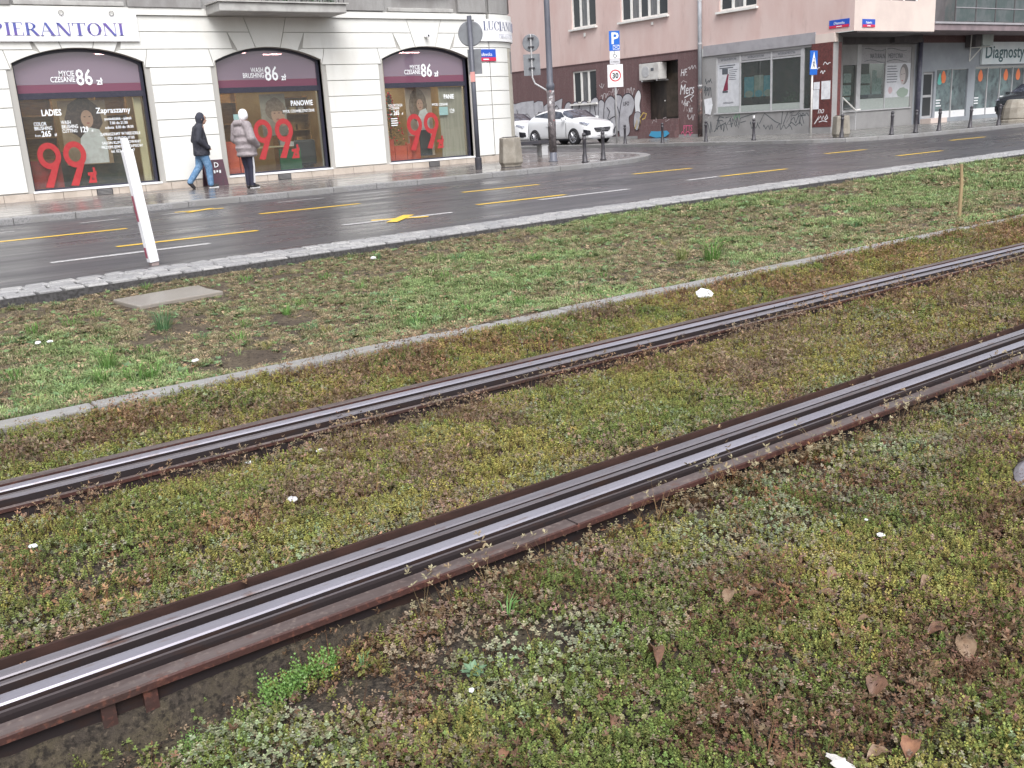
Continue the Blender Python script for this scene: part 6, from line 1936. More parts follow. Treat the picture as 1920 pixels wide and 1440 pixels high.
def torso(bm, rings, n=20):
    vs_ = [[bm.verts.new((cx + rx * math.cos(2 * PI * j / n), cy + ry * math.sin(2 * PI * j / n), z)) for j in range(n)] for z, cx, cy, rx, ry in rings]
    for a, b in zip(vs_, vs_[1:]):
        for j in range(n):
            bm.faces.new((a[j], a[(j + 1) % n], b[(j + 1) % n], b[j]))
    bm.faces.new(vs_[0][::-1])
    bm.faces.new(vs_[-1])


def merged(name, caps, m, parent, voxel=0.016, smooth_it=6, rings=None, wide=None):
    """one continuous surface grown from tapered limbs"""
    b_ = NB()
    for c in caps:
        capsule(b_, *c)
    if rings:
        torso(b_, rings)
    if wide:
        for v in b_.verts:
            wide(v.co)
    o = obj(name, b_, m, parent, smooth=True)
    md = o.modifiers.new('remesh', 'REMESH')
    md.mode = 'VOXEL'
    md.voxel_size = voxel
    md.use_smooth_shade = True
    md = o.modifiers.new('soft', 'SMOOTH')
    md.iterations = smooth_it
    md.factor = 0.5
    return o


M_flesh = mat('skin', (0.46, 0.28, 0.215), 0.55)
M_jak = mat('jacket_navy', (0.028, 0.030, 0.042), 0.75, var=((9, (0.045, 0.046, 0.06), 0.45, 0.62),), bump=(11, 0.9, (1, 1, 0.6), 0.05))
M_jean = mat('jeans_blue', (0.10, 0.20, 0.34), 0.8, var=((10, (0.17, 0.29, 0.45), 0.45, 0.6), (30, (0.07, 0.14, 0.25), 0.5, 0.65)), bump=(18, 0.5, (1, 1, 1), 0.02))
M_cap = mat('knit_dark', (0.040, 0.042, 0.058), 0.9)
M_shoe = mat('shoe_dark', (0.03, 0.028, 0.03), 0.6)
M_sole = mat('shoe_sole', (0.60, 0.60, 0.62), 0.6)
man = thing('person', 'person in dark jacket, dark cap and blue jeans walking right', 'person', (8.13, 23.25, 0.1), -0.12)
hips, ch, nk = (-0.02, 0, 0.90), (-0.01, 0, 1.26), (0.05, 0, 1.42)
RL = [((0.0, -0.085, 0.88), 0.085, (0.10, -0.085, 0.48), 0.06), ((0.10, -0.085, 0.48), 0.06, (0.10, -0.085, 0.08), 0.04), ((0.09, -0.085, 0.05), 0.04, (0.24, -0.085, 0.035), 0.03)]
LL = [((-0.02, 0.085, 0.88), 0.085, (-0.08, 0.085, 0.50), 0.06), ((-0.08, 0.085, 0.50), 0.06, (-0.34, 0.085, 0.16), 0.04), ((-0.35, 0.085, 0.14), 0.038, (-0.27, 0.085, 0.03), 0.03)]
ARMR = [((-0.02, -0.19, 1.36), 0.055, (-0.09, -0.25, 1.10), 0.045), ((-0.09, -0.25, 1.10), 0.045, (0.12, -0.20, 0.92), 0.035), ((0.12, -0.20, 0.92), 0.035, (0.17, -0.17, 0.89), 0.03)]
ARML = [(tuple((a[0], -a[1], a[2])), r0, tuple((b[0], -b[1], b[2])), r1) for a, r0, b, r1 in ARMR]
HEAD = [((0.09, 0, 1.56), 0.082, (0.105, 0, 1.60), 0.09), ((0.13, 0, 1.51), 0.055, (0.14, 0, 1.53), 0.055), ((0.19, 0, 1.555), 0.014, (0.205, 0, 1.54), 0.015), ((0.08, 0.09, 1.56), 0.014, (0.08, 0.09, 1.58), 0.016), ((0.08, -0.09, 1.56), 0.014, (0.08, -0.09, 1.58), 0.016)]
merged('body', [(hips, 0.13, ch, 0.145), (ch, 0.14, (0.03, 0, 1.38), 0.10), (nk, 0.055, (0.08, 0, 1.52), 0.055)] + RL + LL + ARMR + ARML + HEAD, M_flesh, man, 0.013, 2)
merged('jacket', [((-0.03, -0.12, 1.35), 0.10, (-0.03, 0.12, 1.35), 0.10), ((0.0, 0, 1.40), 0.10, (0.03, 0, 1.45), 0.085), (ARMR[0][0], 0.085, ARMR[0][2], 0.075), (ARMR[1][0], 0.075, (0.12, -0.20, 0.93), 0.062), (ARML[0][0], 0.085, ARML[0][2], 0.075), (ARML[1][0], 0.075, (0.12, 0.20, 0.93), 0.062)], M_jak, man, 0.016, 2, rings=[(0.745, 0.0, 0, 0.185, 0.215), (0.80, 0.0, 0, 0.19, 0.22), (0.95, 0.0, 0, 0.18, 0.215), (1.15, -0.01, 0, 0.165, 0.215), (1.30, -0.02, 0, 0.145, 0.205), (1.40, 0.0, 0, 0.10, 0.14), (1.46, 0.03, 0, 0.085, 0.09)])
merged('trousers', [(hips, 0.145, (-0.02, 0, 0.80), 0.14)] + [(a, r0 + 0.026, b, r1 + 0.03) for a, r0, b, r1 in RL[:2] + LL[:2]], M_jean, man, 0.015, 3)
for L_ in (RL, LL):
    a, r0, b, r1 = L_[2]
    merged('shoe', [(a, r0 + 0.016, b, r1 + 0.014)], M_shoe, man, 0.01, 2)
obj('shoe_sole', box(NB(), (0.05, -0.125, 0.0), (0.27, -0.045, 0.022)), M_sole, man)
merged('knit_cap', [((0.075, 0, 1.60), 0.108, (0.07, 0, 1.64), 0.098), ((0.05, 0, 1.53), 0.09, (0.05, 0, 1.60), 0.10), ((0.14, 0, 1.615), 0.04, (0.18, 0, 1.615), 0.025)], M_cap, man, 0.012, 3)
for s in (-1, 1):
    obj('eye', lathe(NB(), [(0.0, -0.005), (0.006, 0), (0.0, 0.005)], 8), M_shoe, man, loc=(0.178, s * 0.032, 1.575))

M_puff = mat('puffer_grey', (0.30, 0.265, 0.275), 0.6, var=((9, (0.24, 0.21, 0.22), 0.45, 0.62),), bump=(9, 0.7, (0.6, 0.6, 1.6), 0.04))
M_trk = mat('track_pants', (0.022, 0.022, 0.042), 0.7, bump=(18, 0.4, (1, 1, 1), 0.02))
M_hatw = mat('knit_white', (0.82, 0.81, 0.82), 0.9, bump=(70, 0.5, (1, 1, 1), 0.01))
wom = thing('person', 'person in grey puffer coat, white knit hat and striped track pants', 'person', (8.46, 21.35, 0.1), 0.30)
RL = [((0.02, -0.085, 0.86), 0.085, (0.05, -0.075, 0.46), 0.058), ((0.05, -0.075, 0.46), 0.058, (0.03, -0.07, 0.08), 0.038), ((0.02, -0.07, 0.05), 0.038, (0.16, -0.07, 0.035), 0.03)]
LL = [((0.0, 0.085, 0.86), 0.085, (0.06, 0.08, 0.46), 0.058), ((0.06, 0.08, 0.46), 0.058, (0.04, 0.08, 0.08), 0.038), ((0.03, 0.08, 0.05), 0.038, (0.20, 0.09, 0.035), 0.03)]
ARMR = [((-0.04, -0.19, 1.36), 0.055, (-0.03, -0.28, 1.08), 0.045), ((-0.03, -0.28, 1.08), 0.045, (0.15, -0.22, 0.92), 0.035), ((0.15, -0.22, 0.92), 0.035, (0.20, -0.18, 0.90), 0.03)]
ARML = [(tuple((a[0], -a[1], a[2])), r0, tuple((b[0], -b[1], b[2])), r1) for a, r0, b, r1 in ARMR]
HEAD = [((0.06, 0, 1.54), 0.08, (0.075, 0, 1.58), 0.088), ((0.10, 0, 1.495), 0.05, (0.11, 0, 1.51), 0.05), ((0.155, 0, 1.535), 0.013, (0.17, 0, 1.52), 0.014), ((0.05, 0.085, 1.54), 0.013, (0.05, 0.085, 1.56), 0.014), ((0.05, -0.085, 1.54), 0.013, (0.05, -0.085, 1.56), 0.014)]
merged('body', [((0, 0, 0.88), 0.13, (-0.02, 0, 1.26), 0.14), ((-0.02, 0, 1.26), 0.135, (0.0, 0, 1.38), 0.09), ((0.02, 0, 1.40), 0.052, (0.05, 0, 1.50), 0.05)] + RL + LL + ARMR + ARML + HEAD, M_flesh, wom, 0.013, 2)
merged('puffer_coat', [((-0.03, -0.13, 1.35), 0.11, (-0.03, 0.13, 1.35), 0.11), (ARMR[0][0], 0.105, ARMR[0][2], 0.10), (ARMR[1][0], 0.10, (0.15, -0.22, 0.93), 0.075), (ARML[0][0], 0.105, ARML[0][2], 0.10), (ARML[1][0], 0.10, (0.15, 0.22, 0.93), 0.075)], M_puff, wom, 0.015, 2, rings=[(0.69, 0.03, 0, 0.19, 0.215), (0.73, 0.03, 0, 0.225, 0.245), (0.80, 0.03, 0, 0.20, 0.23), (0.88, 0.03, 0, 0.235, 0.255), (0.95, 0.02, 0, 0.205, 0.235), (1.03, 0.02, 0, 0.23, 0.255), (1.10, 0.01, 0, 0.195, 0.225), (1.18, 0.0, 0, 0.21, 0.24), (1.30, -0.02, 0, 0.165, 0.21), (1.42, 0.0, 0, 0.11, 0.13)])
merged('hood', [((-0.11, -0.08, 1.42), 0.075, (-0.11, 0.08, 1.42), 0.075), ((-0.06, -0.11, 1.42), 0.05, (0.04, -0.09, 1.43), 0.04), ((-0.06, 0.11, 1.42), 0.05, (0.04, 0.09, 1.43), 0.04)], M_puff, wom, 0.014, 3)
obj('pocket_flap', box(NB(), (0.08, -0.235, 0.98), (0.20, -0.225, 1.0)), M_sole, wom)
merged('track_pants', [((0, 0, 0.86), 0.14, (0.0, 0, 0.80), 0.14)] + [(a, r0 + 0.018, b, r1 + 0.022) for a, r0, b, r1 in RL[:2] + LL[:2]], M_trk, wom, 0.015, 3)
for L_, sgn in ((RL, -1), (LL, 1)):
    b_ = NB()
    pts = [(0.03, sgn * 0.186, 0.80), (0.05, sgn * 0.160, 0.46), (0.03, sgn * 0.138, 0.12)]
    for a, b in zip(pts, pts[1:]):
        poly(b_, [(a[0] - 0.016, a[1], a[2]), (a[0] + 0.016, a[1], a[2]), (b[0] + 0.016, b[1], b[2]), (b[0] - 0.016, b[1], b[2])])
    o = obj('side_stripe', b_, M_sole, wom)
    md = o.modifiers.new('t', 'SOLIDIFY')
    md.thickness = 0.02
    md.offset = 0
    a, r0, b, r1 = L_[2]
    merged('shoe', [(a, r0 + 0.016, b, r1 + 0.014)], M_shoe, wom, 0.01, 2)
obj('shoe_sole', box(NB(), (-0.02, -0.11, 0.0), (0.19, -0.03, 0.02)), M_sole, wom)
merged('knit_hat', [((0.05, 0, 1.575), 0.106, (0.045, 0, 1.62), 0.10), ((0.03, 0, 1.54), 0.085, (0.03, 0, 1.56), 0.09)], M_hatw, wom, 0.012, 3)
for s in (-1, 1):
    obj('eye', lathe(NB(), [(0.0, -0.008), (0.008, 0), (0.0, 0.008)], 8), M_shoe, wom, loc=(0.148, s * 0.03, 1.555))

# ================================================================== PLANTING AND LITTER
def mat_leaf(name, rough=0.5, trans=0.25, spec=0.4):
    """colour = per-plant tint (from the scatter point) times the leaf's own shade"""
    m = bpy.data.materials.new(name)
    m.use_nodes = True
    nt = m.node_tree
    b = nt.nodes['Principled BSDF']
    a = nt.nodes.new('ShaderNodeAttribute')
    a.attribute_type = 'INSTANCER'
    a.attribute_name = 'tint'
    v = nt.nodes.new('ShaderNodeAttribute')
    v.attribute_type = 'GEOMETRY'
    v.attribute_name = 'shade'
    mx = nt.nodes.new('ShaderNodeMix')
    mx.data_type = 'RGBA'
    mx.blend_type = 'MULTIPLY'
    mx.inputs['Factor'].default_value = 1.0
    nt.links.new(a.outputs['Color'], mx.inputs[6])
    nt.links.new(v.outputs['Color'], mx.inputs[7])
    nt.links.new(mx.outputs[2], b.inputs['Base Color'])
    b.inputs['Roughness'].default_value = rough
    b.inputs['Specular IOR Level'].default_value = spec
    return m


M_sed = mat_leaf('sedum_leaf', 0.6, spec=0.18)
M_grs = mat_leaf('grass_blade', 0.55, spec=0.2)
PROTO = {}


def proto(name, faces, m):
    """faces: list of (points, shade colour)"""
    vs_, fs, cols = [], [], []
    for pts, c in faces:
        i0 = len(vs_)
        vs_ += [tuple(p) for p in pts]
        fs.append(tuple(range(i0, i0 + len(pts))))
        cols += [(*c, 1.0)] * len(pts)
    me = bpy.data.meshes.new(name)
    me.from_pydata(vs_, [], fs)
    at = me.color_attributes.new('shade', 'FLOAT_COLOR', 'POINT')
    at.data.foreach_set('color', np.array(cols, 'f').ravel())
    me.materials.append(m)
    return bpy.data.objects.new(name, me)


def leafquad(p, d, w, sag=0.0):
    """a small folded leaf from p along d"""
    p, d = Vector(p), Vector(d)
    n = d.cross(Vector((0, 0, 1)))
    n = (n.normalized() if n.length > 1e-5 else Vector((1, 0, 0))) * w
    up = d.cross(n).normalized()
    mid = p + d * 0.55 + Vector((0, 0, sag))
    return [p, mid + n, p + d + Vector((0, 0, sag * 0.3)), mid - n]


R_ = random.Random(5)
STEM = (0.50, 0.33, 0.26)


def sedum_green(tall):
    f = []
    for s in range(3):
        a0 = R_.uniform(0, 2 * PI)
        bx, by = 0.006 * math.cos(a0) * s, 0.006 * math.sin(a0) * s
        h = tall * R_.uniform(0.7, 1.1)
        for k in range(11):
            t = 0.25 + 0.75 * k / 10
            a = k * 2.4 + a0
            el = 0.2 + 0.9 * t
            l = 0.0070 * (1.1 - 0.45 * t)
            d = Vector((math.cos(a) * math.cos(el), math.sin(a) * math.cos(el), math.sin(el))) * l
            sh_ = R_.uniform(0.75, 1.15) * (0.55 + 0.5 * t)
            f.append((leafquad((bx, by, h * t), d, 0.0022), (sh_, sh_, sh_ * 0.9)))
    return f


def sedum_flat(n, r, tall, heads=1):
    f = []
    for hd_ in range(heads):
        ox, oy = (R_.gauss(0, 0.012), R_.gauss(0, 0.012)) if heads > 1 else (0, 0)
        h = tall * R_.uniform(0.7, 1.15)
        tip = Vector((ox + R_.gauss(0, 0.004), oy + R_.gauss(0, 0.004), h))
        f.append(([(ox * 0.3 - 0.0008, oy * 0.3, 0), (ox * 0.3 + 0.0008, oy * 0.3, 0), tip], STEM))
        f.append(([(ox * 0.3, oy * 0.3 - 0.0008, 0), (ox * 0.3, oy * 0.3 + 0.0008, 0), tip], STEM))
        for ring, (cnt, rr, el) in enumerate(((n, r, 0.15), (max(3, n - 2), r * 0.65, 0.65))):
            for k in range(cnt):
                a = 2 * PI * k / cnt + ring * 0.5 + R_.uniform(-0.2, 0.2)
                e = el + R_.uniform(-0.25, 0.25)
                d = Vector((math.cos(a) * math.cos(e), math.sin(a) * math.cos(e), math.sin(e))) * rr * R_.uniform(0.8, 1.1)
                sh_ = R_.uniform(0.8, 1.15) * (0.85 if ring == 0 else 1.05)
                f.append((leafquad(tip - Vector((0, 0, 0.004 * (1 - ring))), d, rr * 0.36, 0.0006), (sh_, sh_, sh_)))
    return f


def dry_stalk():
    f = []
    for s in range(3):
        a = R_.uniform(0, 2 * PI)
        lean = R_.uniform(0.1, 0.5)
        h = R_.uniform(0.045, 0.09)
        tip = Vector((math.cos(a) * h * lean, math.sin(a) * h * lean, h))
        f.append(([(-0.0008, 0, 0), (0.0008, 0, 0), tip], (0.9, 0.75, 0.65)))
        for k in range(6):
            b = R_.uniform(0, 2 * PI)
            d = Vector((math.cos(b), math.sin(b), R_.uniform(0, 0.8))) * R_.uniform(0.006, 0.012)
            f.append((leafquad(tip - Vector((0, 0, 0.002)), d, 0.002), (R_.uniform(0.7, 1.1),) * 3))
    return f


def blades(n, h, spread, w, curl=0.5):
    f = []
    for k in range(n):
        a = R_.uniform(0, 2 * PI)
        r = spread * math.sqrt(R_.random())
        b = Vector((r * math.cos(a) * 0.5, r * math.sin(a) * 0.5, -0.01))
        hh = h * R_.uniform(0.5, 1.15)
        out = Vector((math.cos(a), math.sin(a), 0)) * hh * R_.uniform(0.15, 0.9)
        m_ = b + Vector((0, 0, hh * 0.62)) + out * 0.35
        t_ = b + Vector((0, 0, hh * R_.uniform(0.6, 1.0))) + out
        n_ = Vector((-math.sin(a), math.cos(a), 0)) * w * 0.5
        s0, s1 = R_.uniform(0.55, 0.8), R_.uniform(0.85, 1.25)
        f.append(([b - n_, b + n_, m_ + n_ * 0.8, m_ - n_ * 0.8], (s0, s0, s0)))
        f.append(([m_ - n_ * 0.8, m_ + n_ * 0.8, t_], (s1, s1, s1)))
    return f


def broad_rosette(n, r):
    f = []
    for k in range(n):
        a = 2 * PI * k / n + R_.uniform(-0.3, 0.3)
        e = R_.uniform(0.15, 0.6)
        l = r * R_.uniform(0.7, 1.1)
        d = Vector((math.cos(a) * math.cos(e), math.sin(a) * math.cos(e), math.sin(e))) * l
        sh_ = R_.uniform(0.7, 1.15)
        f.append((leafquad((0, 0, 0), d, l * 0.24, l * 0.08), (sh_, sh_, sh_)))
    return f


def crumbs(n, r, s):
    """leaf litter: small curled scraps"""
    f = []
    for k in range(n):
        p = Vector((R_.uniform(-r, r), R_.uniform(-r, r), R_.uniform(0.0, 0.012)))
        a = R_.uniform(0, 2 * PI)
        d = Vector((math.cos(a), math.sin(a), R_.uniform(-0.2, 0.5))) * s * R_.uniform(0.5, 1.2)
        sh_ = R_.uniform(0.6, 1.2)
        f.append((leafquad(p, d, s * 0.28, R_.uniform(-0.004, 0.006)), (sh_, sh_ * 0.95, sh_ * 0.9)))
    return f


def scatter(name, label, kinds, P, idx, rot, scl, tint, parent=None):
    """points carry which plant, its turn, size and tint; geometry nodes put the plants there"""
    me = bpy.data.meshes.new(name)
    n = len(P)
    me.vertices.add(n)
    me.vertices.foreach_set('co', np.asarray(P, 'f').ravel())
    for nm, ty, arr in (('idx', 'INT', np.asarray(idx, 'i')), ('rot', 'FLOAT_VECTOR', np.asarray(rot, 'f')), ('scl', 'FLOAT', np.asarray(scl, 'f')), ('tint', 'FLOAT_COLOR', np.concatenate([np.asarray(tint, 'f'), np.ones((n, 1), 'f')], 1))):
        at = me.attributes.new(nm, ty, 'POINT')
        at.data.foreach_set({'INT': 'value', 'FLOAT': 'value', 'FLOAT_VECTOR': 'vector', 'FLOAT_COLOR': 'color'}[ty], arr.ravel())
    o = bpy.data.objects.new(name, me)
    C.objects.link(o)
    col = bpy.data.collections.new(name + '_plants')
    for i, k in enumerate(kinds):
        k.name = '%s_%02d' % (name, i)
        col.objects.link(k)
    g = bpy.data.node_groups.new(name, 'GeometryNodeTree')
    g.interface.new_socket('Geometry', in_out='INPUT', socket_type='NodeSocketGeometry')
    g.interface.new_socket('Geometry', in_out='OUTPUT', socket_type='NodeSocketGeometry')
    N = g.nodes
    gi, go = N.new('NodeGroupInput'), N.new('NodeGroupOutput')
    ci = N.new('GeometryNodeCollectionInfo')
    ci.inputs['Collection'].default_value = col
    ci.inputs['Separate Children'].default_value = True
    ci.inputs['Reset Children'].default_value = True
    ip = N.new('GeometryNodeInstanceOnPoints')
    ip.inputs['Pick Instance'].default_value = True

    def named(nm, ty):
        a = N.new('GeometryNodeInputNamedAttribute')
        a.data_type = ty
        a.inputs['Name'].default_value = nm
        return a.outputs['Attribute']
    er = N.new('FunctionNodeEulerToRotation')
    L_ = g.links
    L_.new(gi.outputs[0], ip.inputs['Points'])
    L_.new(ci.outputs[0], ip.inputs['Instance'])
    L_.new(named('idx', 'INT'), ip.inputs['Instance Index'])
    L_.new(named('rot', 'FLOAT_VECTOR'), er.inputs[0])
    L_.new(er.outputs[0], ip.inputs['Rotation'])
    L_.new(named('scl', 'FLOAT'), ip.inputs['Scale'])
    L_.new(ip.outputs[0], go.inputs[0])
    md = o.modifiers.new('scatter', 'NODES')
    md.node_group = g
    return tag(o, label, None, None, 'stuff')


_R3 = np.array([[cr.x, cr.y, cr.z], [-cu.x, -cu.y, -cu.z], [fwd.x, fwd.y, fwd.z]])


def near_view(P, mx=900, my=500):
    """keep the planting of the area in and around the view (a wide margin for other camera positions)"""
    q = (P - np.array([0, 0, CAM_H])) @ _R3.T
    z = np.maximum(q[:, 2], 1e-3)
    u = 960 + F_PX * q[:, 0] / z
    v = 720 + F_PX * q[:, 1] / z
    return (q[:, 2] > 0.2) & (u > -mx) & (u < 1920 + mx) & (v > -50) & (v < 1440 + my)


def area_points(x0, x1, y0, y1, dens):
    n = int((x1 - x0) * (y1 - y0) * dens)
    return rng.uniform(x0, x1, n), rng.uniform(y0, y1, n)


def mixc(c0, c1, f):
    f = np.clip(f, 0, 1)[:, None]
    return np.asarray(c0)[None] * (1 - f) + np.asarray(c1)[None] * f if np.ndim(c0) == 1 else c0 * (1 - f) + np.asarray(c1)[None] * f


# ---- sedum carpet on the track bed
YG = (0.285, 0.258, 0.085)      # yellow green
DG = (0.150, 0.190, 0.060)      # deep green
BR = (0.205, 0.150, 0.100)      # brown
RB = (0.235, 0.145, 0.080)      # rust brown
PK = (0.265, 0.200, 0.145)      # pale pinkish
PG = (0.260, 0.285, 0.175)      # pale grey green
kinds = [proto('a', sedum_green(0.030), M_sed), proto('a', sedum_green(0.022), M_sed), proto('a', sedum_green(0.036), M_sed), proto('a', sedum_flat(5, 0.0054, 0.026, 6), M_sed), proto('a', sedum_flat(6, 0.0062, 0.034, 4), M_sed), proto('a', sedum_flat(5, 0.0048, 0.020, 7), M_sed), proto('a', dry_stalk(), M_sed), proto('a', dry_stalk(), M_sed), proto('a', crumbs(7, 0.02, 0.016), M_sed)]
xs_, ys_, ss_ = [], [], []
for x0, x1, y0, y1, dn, s in ((-1.4, 4.2, 0.2, 2.125, 5600, 1.0), (-1.2, 4.6, 2.475, 3.66, 5000, 1.0), (4.6, 9.5, 2.47, 3.66, 2600, 1.25), (9.5, 17, 2.47, 3.66, 1200, 1.8), (4.2, 9, 1.0, 2.125, 1800, 1.3), (-1.0, 6.5, 3.98, 4.86, 3200, 1.1), (6.5, 12, 3.98, 4.86, 2000, 1.5), (12, 22, 3.98, 4.86, 800, 2.2)):
    a, b = area_points(x0, x1, y0, y1, dn)
    xs_.append(a)
    ys_.append(b)
    ss_.append(np.full(len(a), s))
x, y, s = np.concatenate(xs_), np.concatenate(ys_), np.concatenate(ss_)
P = np.stack([x, y, bed_z(x, y) - 0.004], 1)
k = near_view(P)
x, y, s, P = x[k], y[k], s[k], P[k]
n1, n2, n3, n4 = fnoise(x, y, 0.55, 21), fnoise(x, y, 0.28, 33), fnoise(x, y, 0.9, 45), fnoise(x, y, 0.16, 57)
fore = y < 2.12
mid = (y > 2.4) & (y < 3.7)
back = y > 3.9
# bare soil: a strip in front of the near rail, and patches
bare = np.zeros(len(x))
bare += np.where(fore, np.clip((y - 1.93 + 0.5 * (n2 - 0.5)) / 0.12, 0, 1) * np.clip((1.05 - x) / 0.5, 0.12, 1) * 0.95, 0)
bare += np.where(fore, np.exp(-((x - 0.95) ** 2 / 0.05 + (y - 1.86) ** 2 / 0.02)) * 0.7 + np.exp(-((x - 1.35) ** 2 / 0.04 + (y - 1.80) ** 2 / 0.012)) * 0.3, 0)
bare += np.clip((n3 - 0.60) * 4, 0, 0.40)
bare += np.where(fore, np.clip((n4 - 0.52) * 3, 0, 0.42), np.clip((n4 - 0.58) * 3, 0, 0.5))
bare += np.where(fore, 0.20 * np.exp(-((y - 1.86) / 0.22) ** 2) * np.clip((n1 - 0.30) * 5, 0, 1), 0)
keep = (rng.random(len(x)) > bare) & (np.hypot(x - 3.39, y - 1.22) > 0.37)
# pull colour families from the noise fields
fam = rng.random(len(x)) * 0.35 + n1 * 0.65
brown = np.clip((n2 - 0.53) * 6, 0, 1) * 0.85 + 0.06
brown = np.where(back, np.clip((n2 - 0.38) * 4, 0.1, 0.9), brown)
brown = np.where(mid, np.clip(brown + 0.9 * np.exp(-((y - 3.62) / 0.16) ** 2) * np.clip((n2 - 0.3) * 5, 0, 1) + 0.35 * np.exp(-((y - 2.5) / 0.1) ** 2), 0, 1), brown)
brown = np.where(fore, np.clip(brown * 0.8 + np.clip((x - 1.5) / 1.0, 0, 0.35) * np.clip((n1 - 0.4) * 8, 0, 1), 0, 1), brown)
brown = np.where(mid, np.clip(brown + np.clip((x - 3.2) / 4.0, 0, 0.35), 0, 1), brown)
isb = rng.random(len(x)) < brown * 0.78
pale = (rng.random(len(x)) < np.where(fore, 0.10 + 0.40 * np.clip((y - 1.45) / 0.35, 0, 1), np.where(mid, 0.14 + 0.35 * np.exp(-((y - 2.55) / 0.15) ** 2), 0.10))) & (n4 > 0.36)
idx = np.where(rng.random(len(x)) < 0.75, rng.integers(0, 3, len(x)), 3)
idx = np.where(isb, np.where(rng.random(len(x)) < 0.4, rng.integers(6, 9, len(x)), rng.integers(3, 6, len(x))), idx)
idx = np.where(pale, rng.integers(3, 6, len(x)), idx)
tint = mixc(YG, DG, np.clip((n1 - 0.40) * 3.2 + np.where(fore, 0.42, -0.08) + rng.normal(0, 0.30, len(x)), 0, 1))
tb = mixc(BR, RB, np.clip((n3 - 0.42) * 5 + np.where(back, 0.35, -0.1), 0, 1))
tb = np.where(fore[:, None], tb * np.array([0.72, 0.60, 0.55])[None], tb)
tint = np.where(isb[:, None], tb, tint)
tp = mixc(PG, PK, np.clip((n2 - 0.40) * 5 + np.where(fore, np.clip((x - 1.2) / 1.2, -0.3, 0.6), 0.1) + rng.normal(0, 0.2, len(x)), 0, 1))
tint = np.where(pale[:, None], tp, tint)
tint = tint * rng.uniform(0.62, 1.38, (len(x), 1)) * (1 + rng.normal(0, 0.06, (len(x), 3)))
rot = np.stack([rng.normal(0, 0.22, len(x)), rng.normal(0, 0.22, len(x)), rng.uniform(0, 2 * PI, len(x))], 1)
scl = s * rng.uniform(0.75, 1.35, len(x)) * (0.8 + 0.5 * n4)
# debris in the rail grooves and sprigs leaning over the edge plate
nb = 9000
bx_, by_ = rng.uniform(-0.2, 4.5, nb), rng.uniform(0.5, 2.11, nb)
by_ = np.where(rng.random(nb) < 0.45, rng.uniform(2.48, 3.65, nb), by_)
P = np.concatenate([P, np.stack([bx_, by_, bed_z(bx_, by_) + 0.001], 1)])
idx = np.concatenate([idx, np.where(rng.random(nb) < 0.7, 8, rng.integers(3, 6, nb))])
rot = np.concatenate([rot, np.stack([rng.normal(0, 0.2, nb), rng.normal(0, 0.2, nb), rng.uniform(0, 6, nb)], 1)])
scl = np.concatenate([scl, rng.uniform(0.35, 0.8, nb)])
tint = np.concatenate([tint, mixc((0.09, 0.06, 0.045), (0.24, 0.185, 0.13), rng.random(nb))])
keep = np.concatenate([keep, np.hypot(bx_ - 3.39, by_ - 1.22) > 0.37])
nd = 520
dx_ = rng.uniform(0.0, 9.0, nd)
yy_ = np.array([2.205, 2.205, 2.325, 2.425, 3.775, 3.70, 3.885])[rng.integers(0, 7, nd)] + rng.normal(0, 0.006, nd)
zz_ = np.full(nd, 0.0)
no = 260
ox_ = rng.uniform(1.15, 5.5, no)
oy_ = rng.uniform(2.085, 2.128, no)
P = np.concatenate([P, np.stack([dx_, yy_, zz_], 1), np.stack([ox_, oy_, bed_z(ox_, oy_) + 0.02], 1)])
idx = np.concatenate([idx, np.full(nd, 8), rng.integers(3, 8, no)])
rot = np.concatenate([rot, rng.uniform(-0.3, 0.3, (nd, 3)), np.stack([rng.normal(0, 0.25, no), rng.normal(0, 0.25, no), rng.uniform(0, 6, no)], 1)])
scl = np.concatenate([scl, rng.uniform(0.3, 0.7, nd), rng.uniform(0.9, 1.7, no)])
tint = np.concatenate([tint, mixc((0.10, 0.06, 0.04), (0.25, 0.19, 0.12), rng.random(nd)), mixc((0.30, 0.27, 0.17), (0.22, 0.15, 0.09), rng.random(no))])
keep = np.concatenate([keep, np.ones(nd + no, bool)])
k = keep
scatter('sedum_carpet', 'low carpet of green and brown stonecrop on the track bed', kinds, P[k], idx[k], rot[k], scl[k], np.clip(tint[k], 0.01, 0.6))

# ---- grass and weeds on the verge
kinds = [proto('g', blades(12, 0.040, 0.05, 0.0035), M_grs), proto('g', blades(14, 0.055, 0.06, 0.004), M_grs), proto('g', blades(9, 0.028, 0.06, 0.0035), M_grs), proto('g', broad_rosette(7, 0.045), M_grs), proto('g', crumbs(9, 0.05, 0.035), M_grs), proto('g', crumbs(7, 0.05, 0.022), M_grs), proto('g', blades(70, 0.14, 0.09, 0.0036), M_grs), proto('g', blades(90, 0.20, 0.10, 0.0038), M_grs), proto('g', blades(44, 0.085, 0.11, 0.0034), M_grs)]
xs_, ys_, ss_ = [], [], []
for x0, x1, dn, sc in ((-1.5, 4.5, 2100, 0.95), (4.5, 9.0, 1500, 1.1), (9.0, 14.0, 800, 1.35), (14.0, 30.0, 340, 1.9)):
    a, b = area_points(x0, x1, 5.03, 10.0, dn)
    xs_.append(a)
    ys_.append(b)
    ss_.append(np.full(len(a), sc))
x, y, s = np.concatenate(xs_), np.concatenate(ys_), np.concatenate(ss_)
ky = np.array([kerb_y(v) for v in x])
k = y < ky - SETT_W - 0.03
k &= ~((np.abs(x - 2.50) < 0.42) & (np.abs(y - 8.48) < 0.33))
x, y, s = x[k], y[k], s[k]
P = np.stack([x, y, verge_z(x, y) - 0.003], 1)
k = near_view(P)
x, y, s, P = x[k], y[k], s[k], P[k]
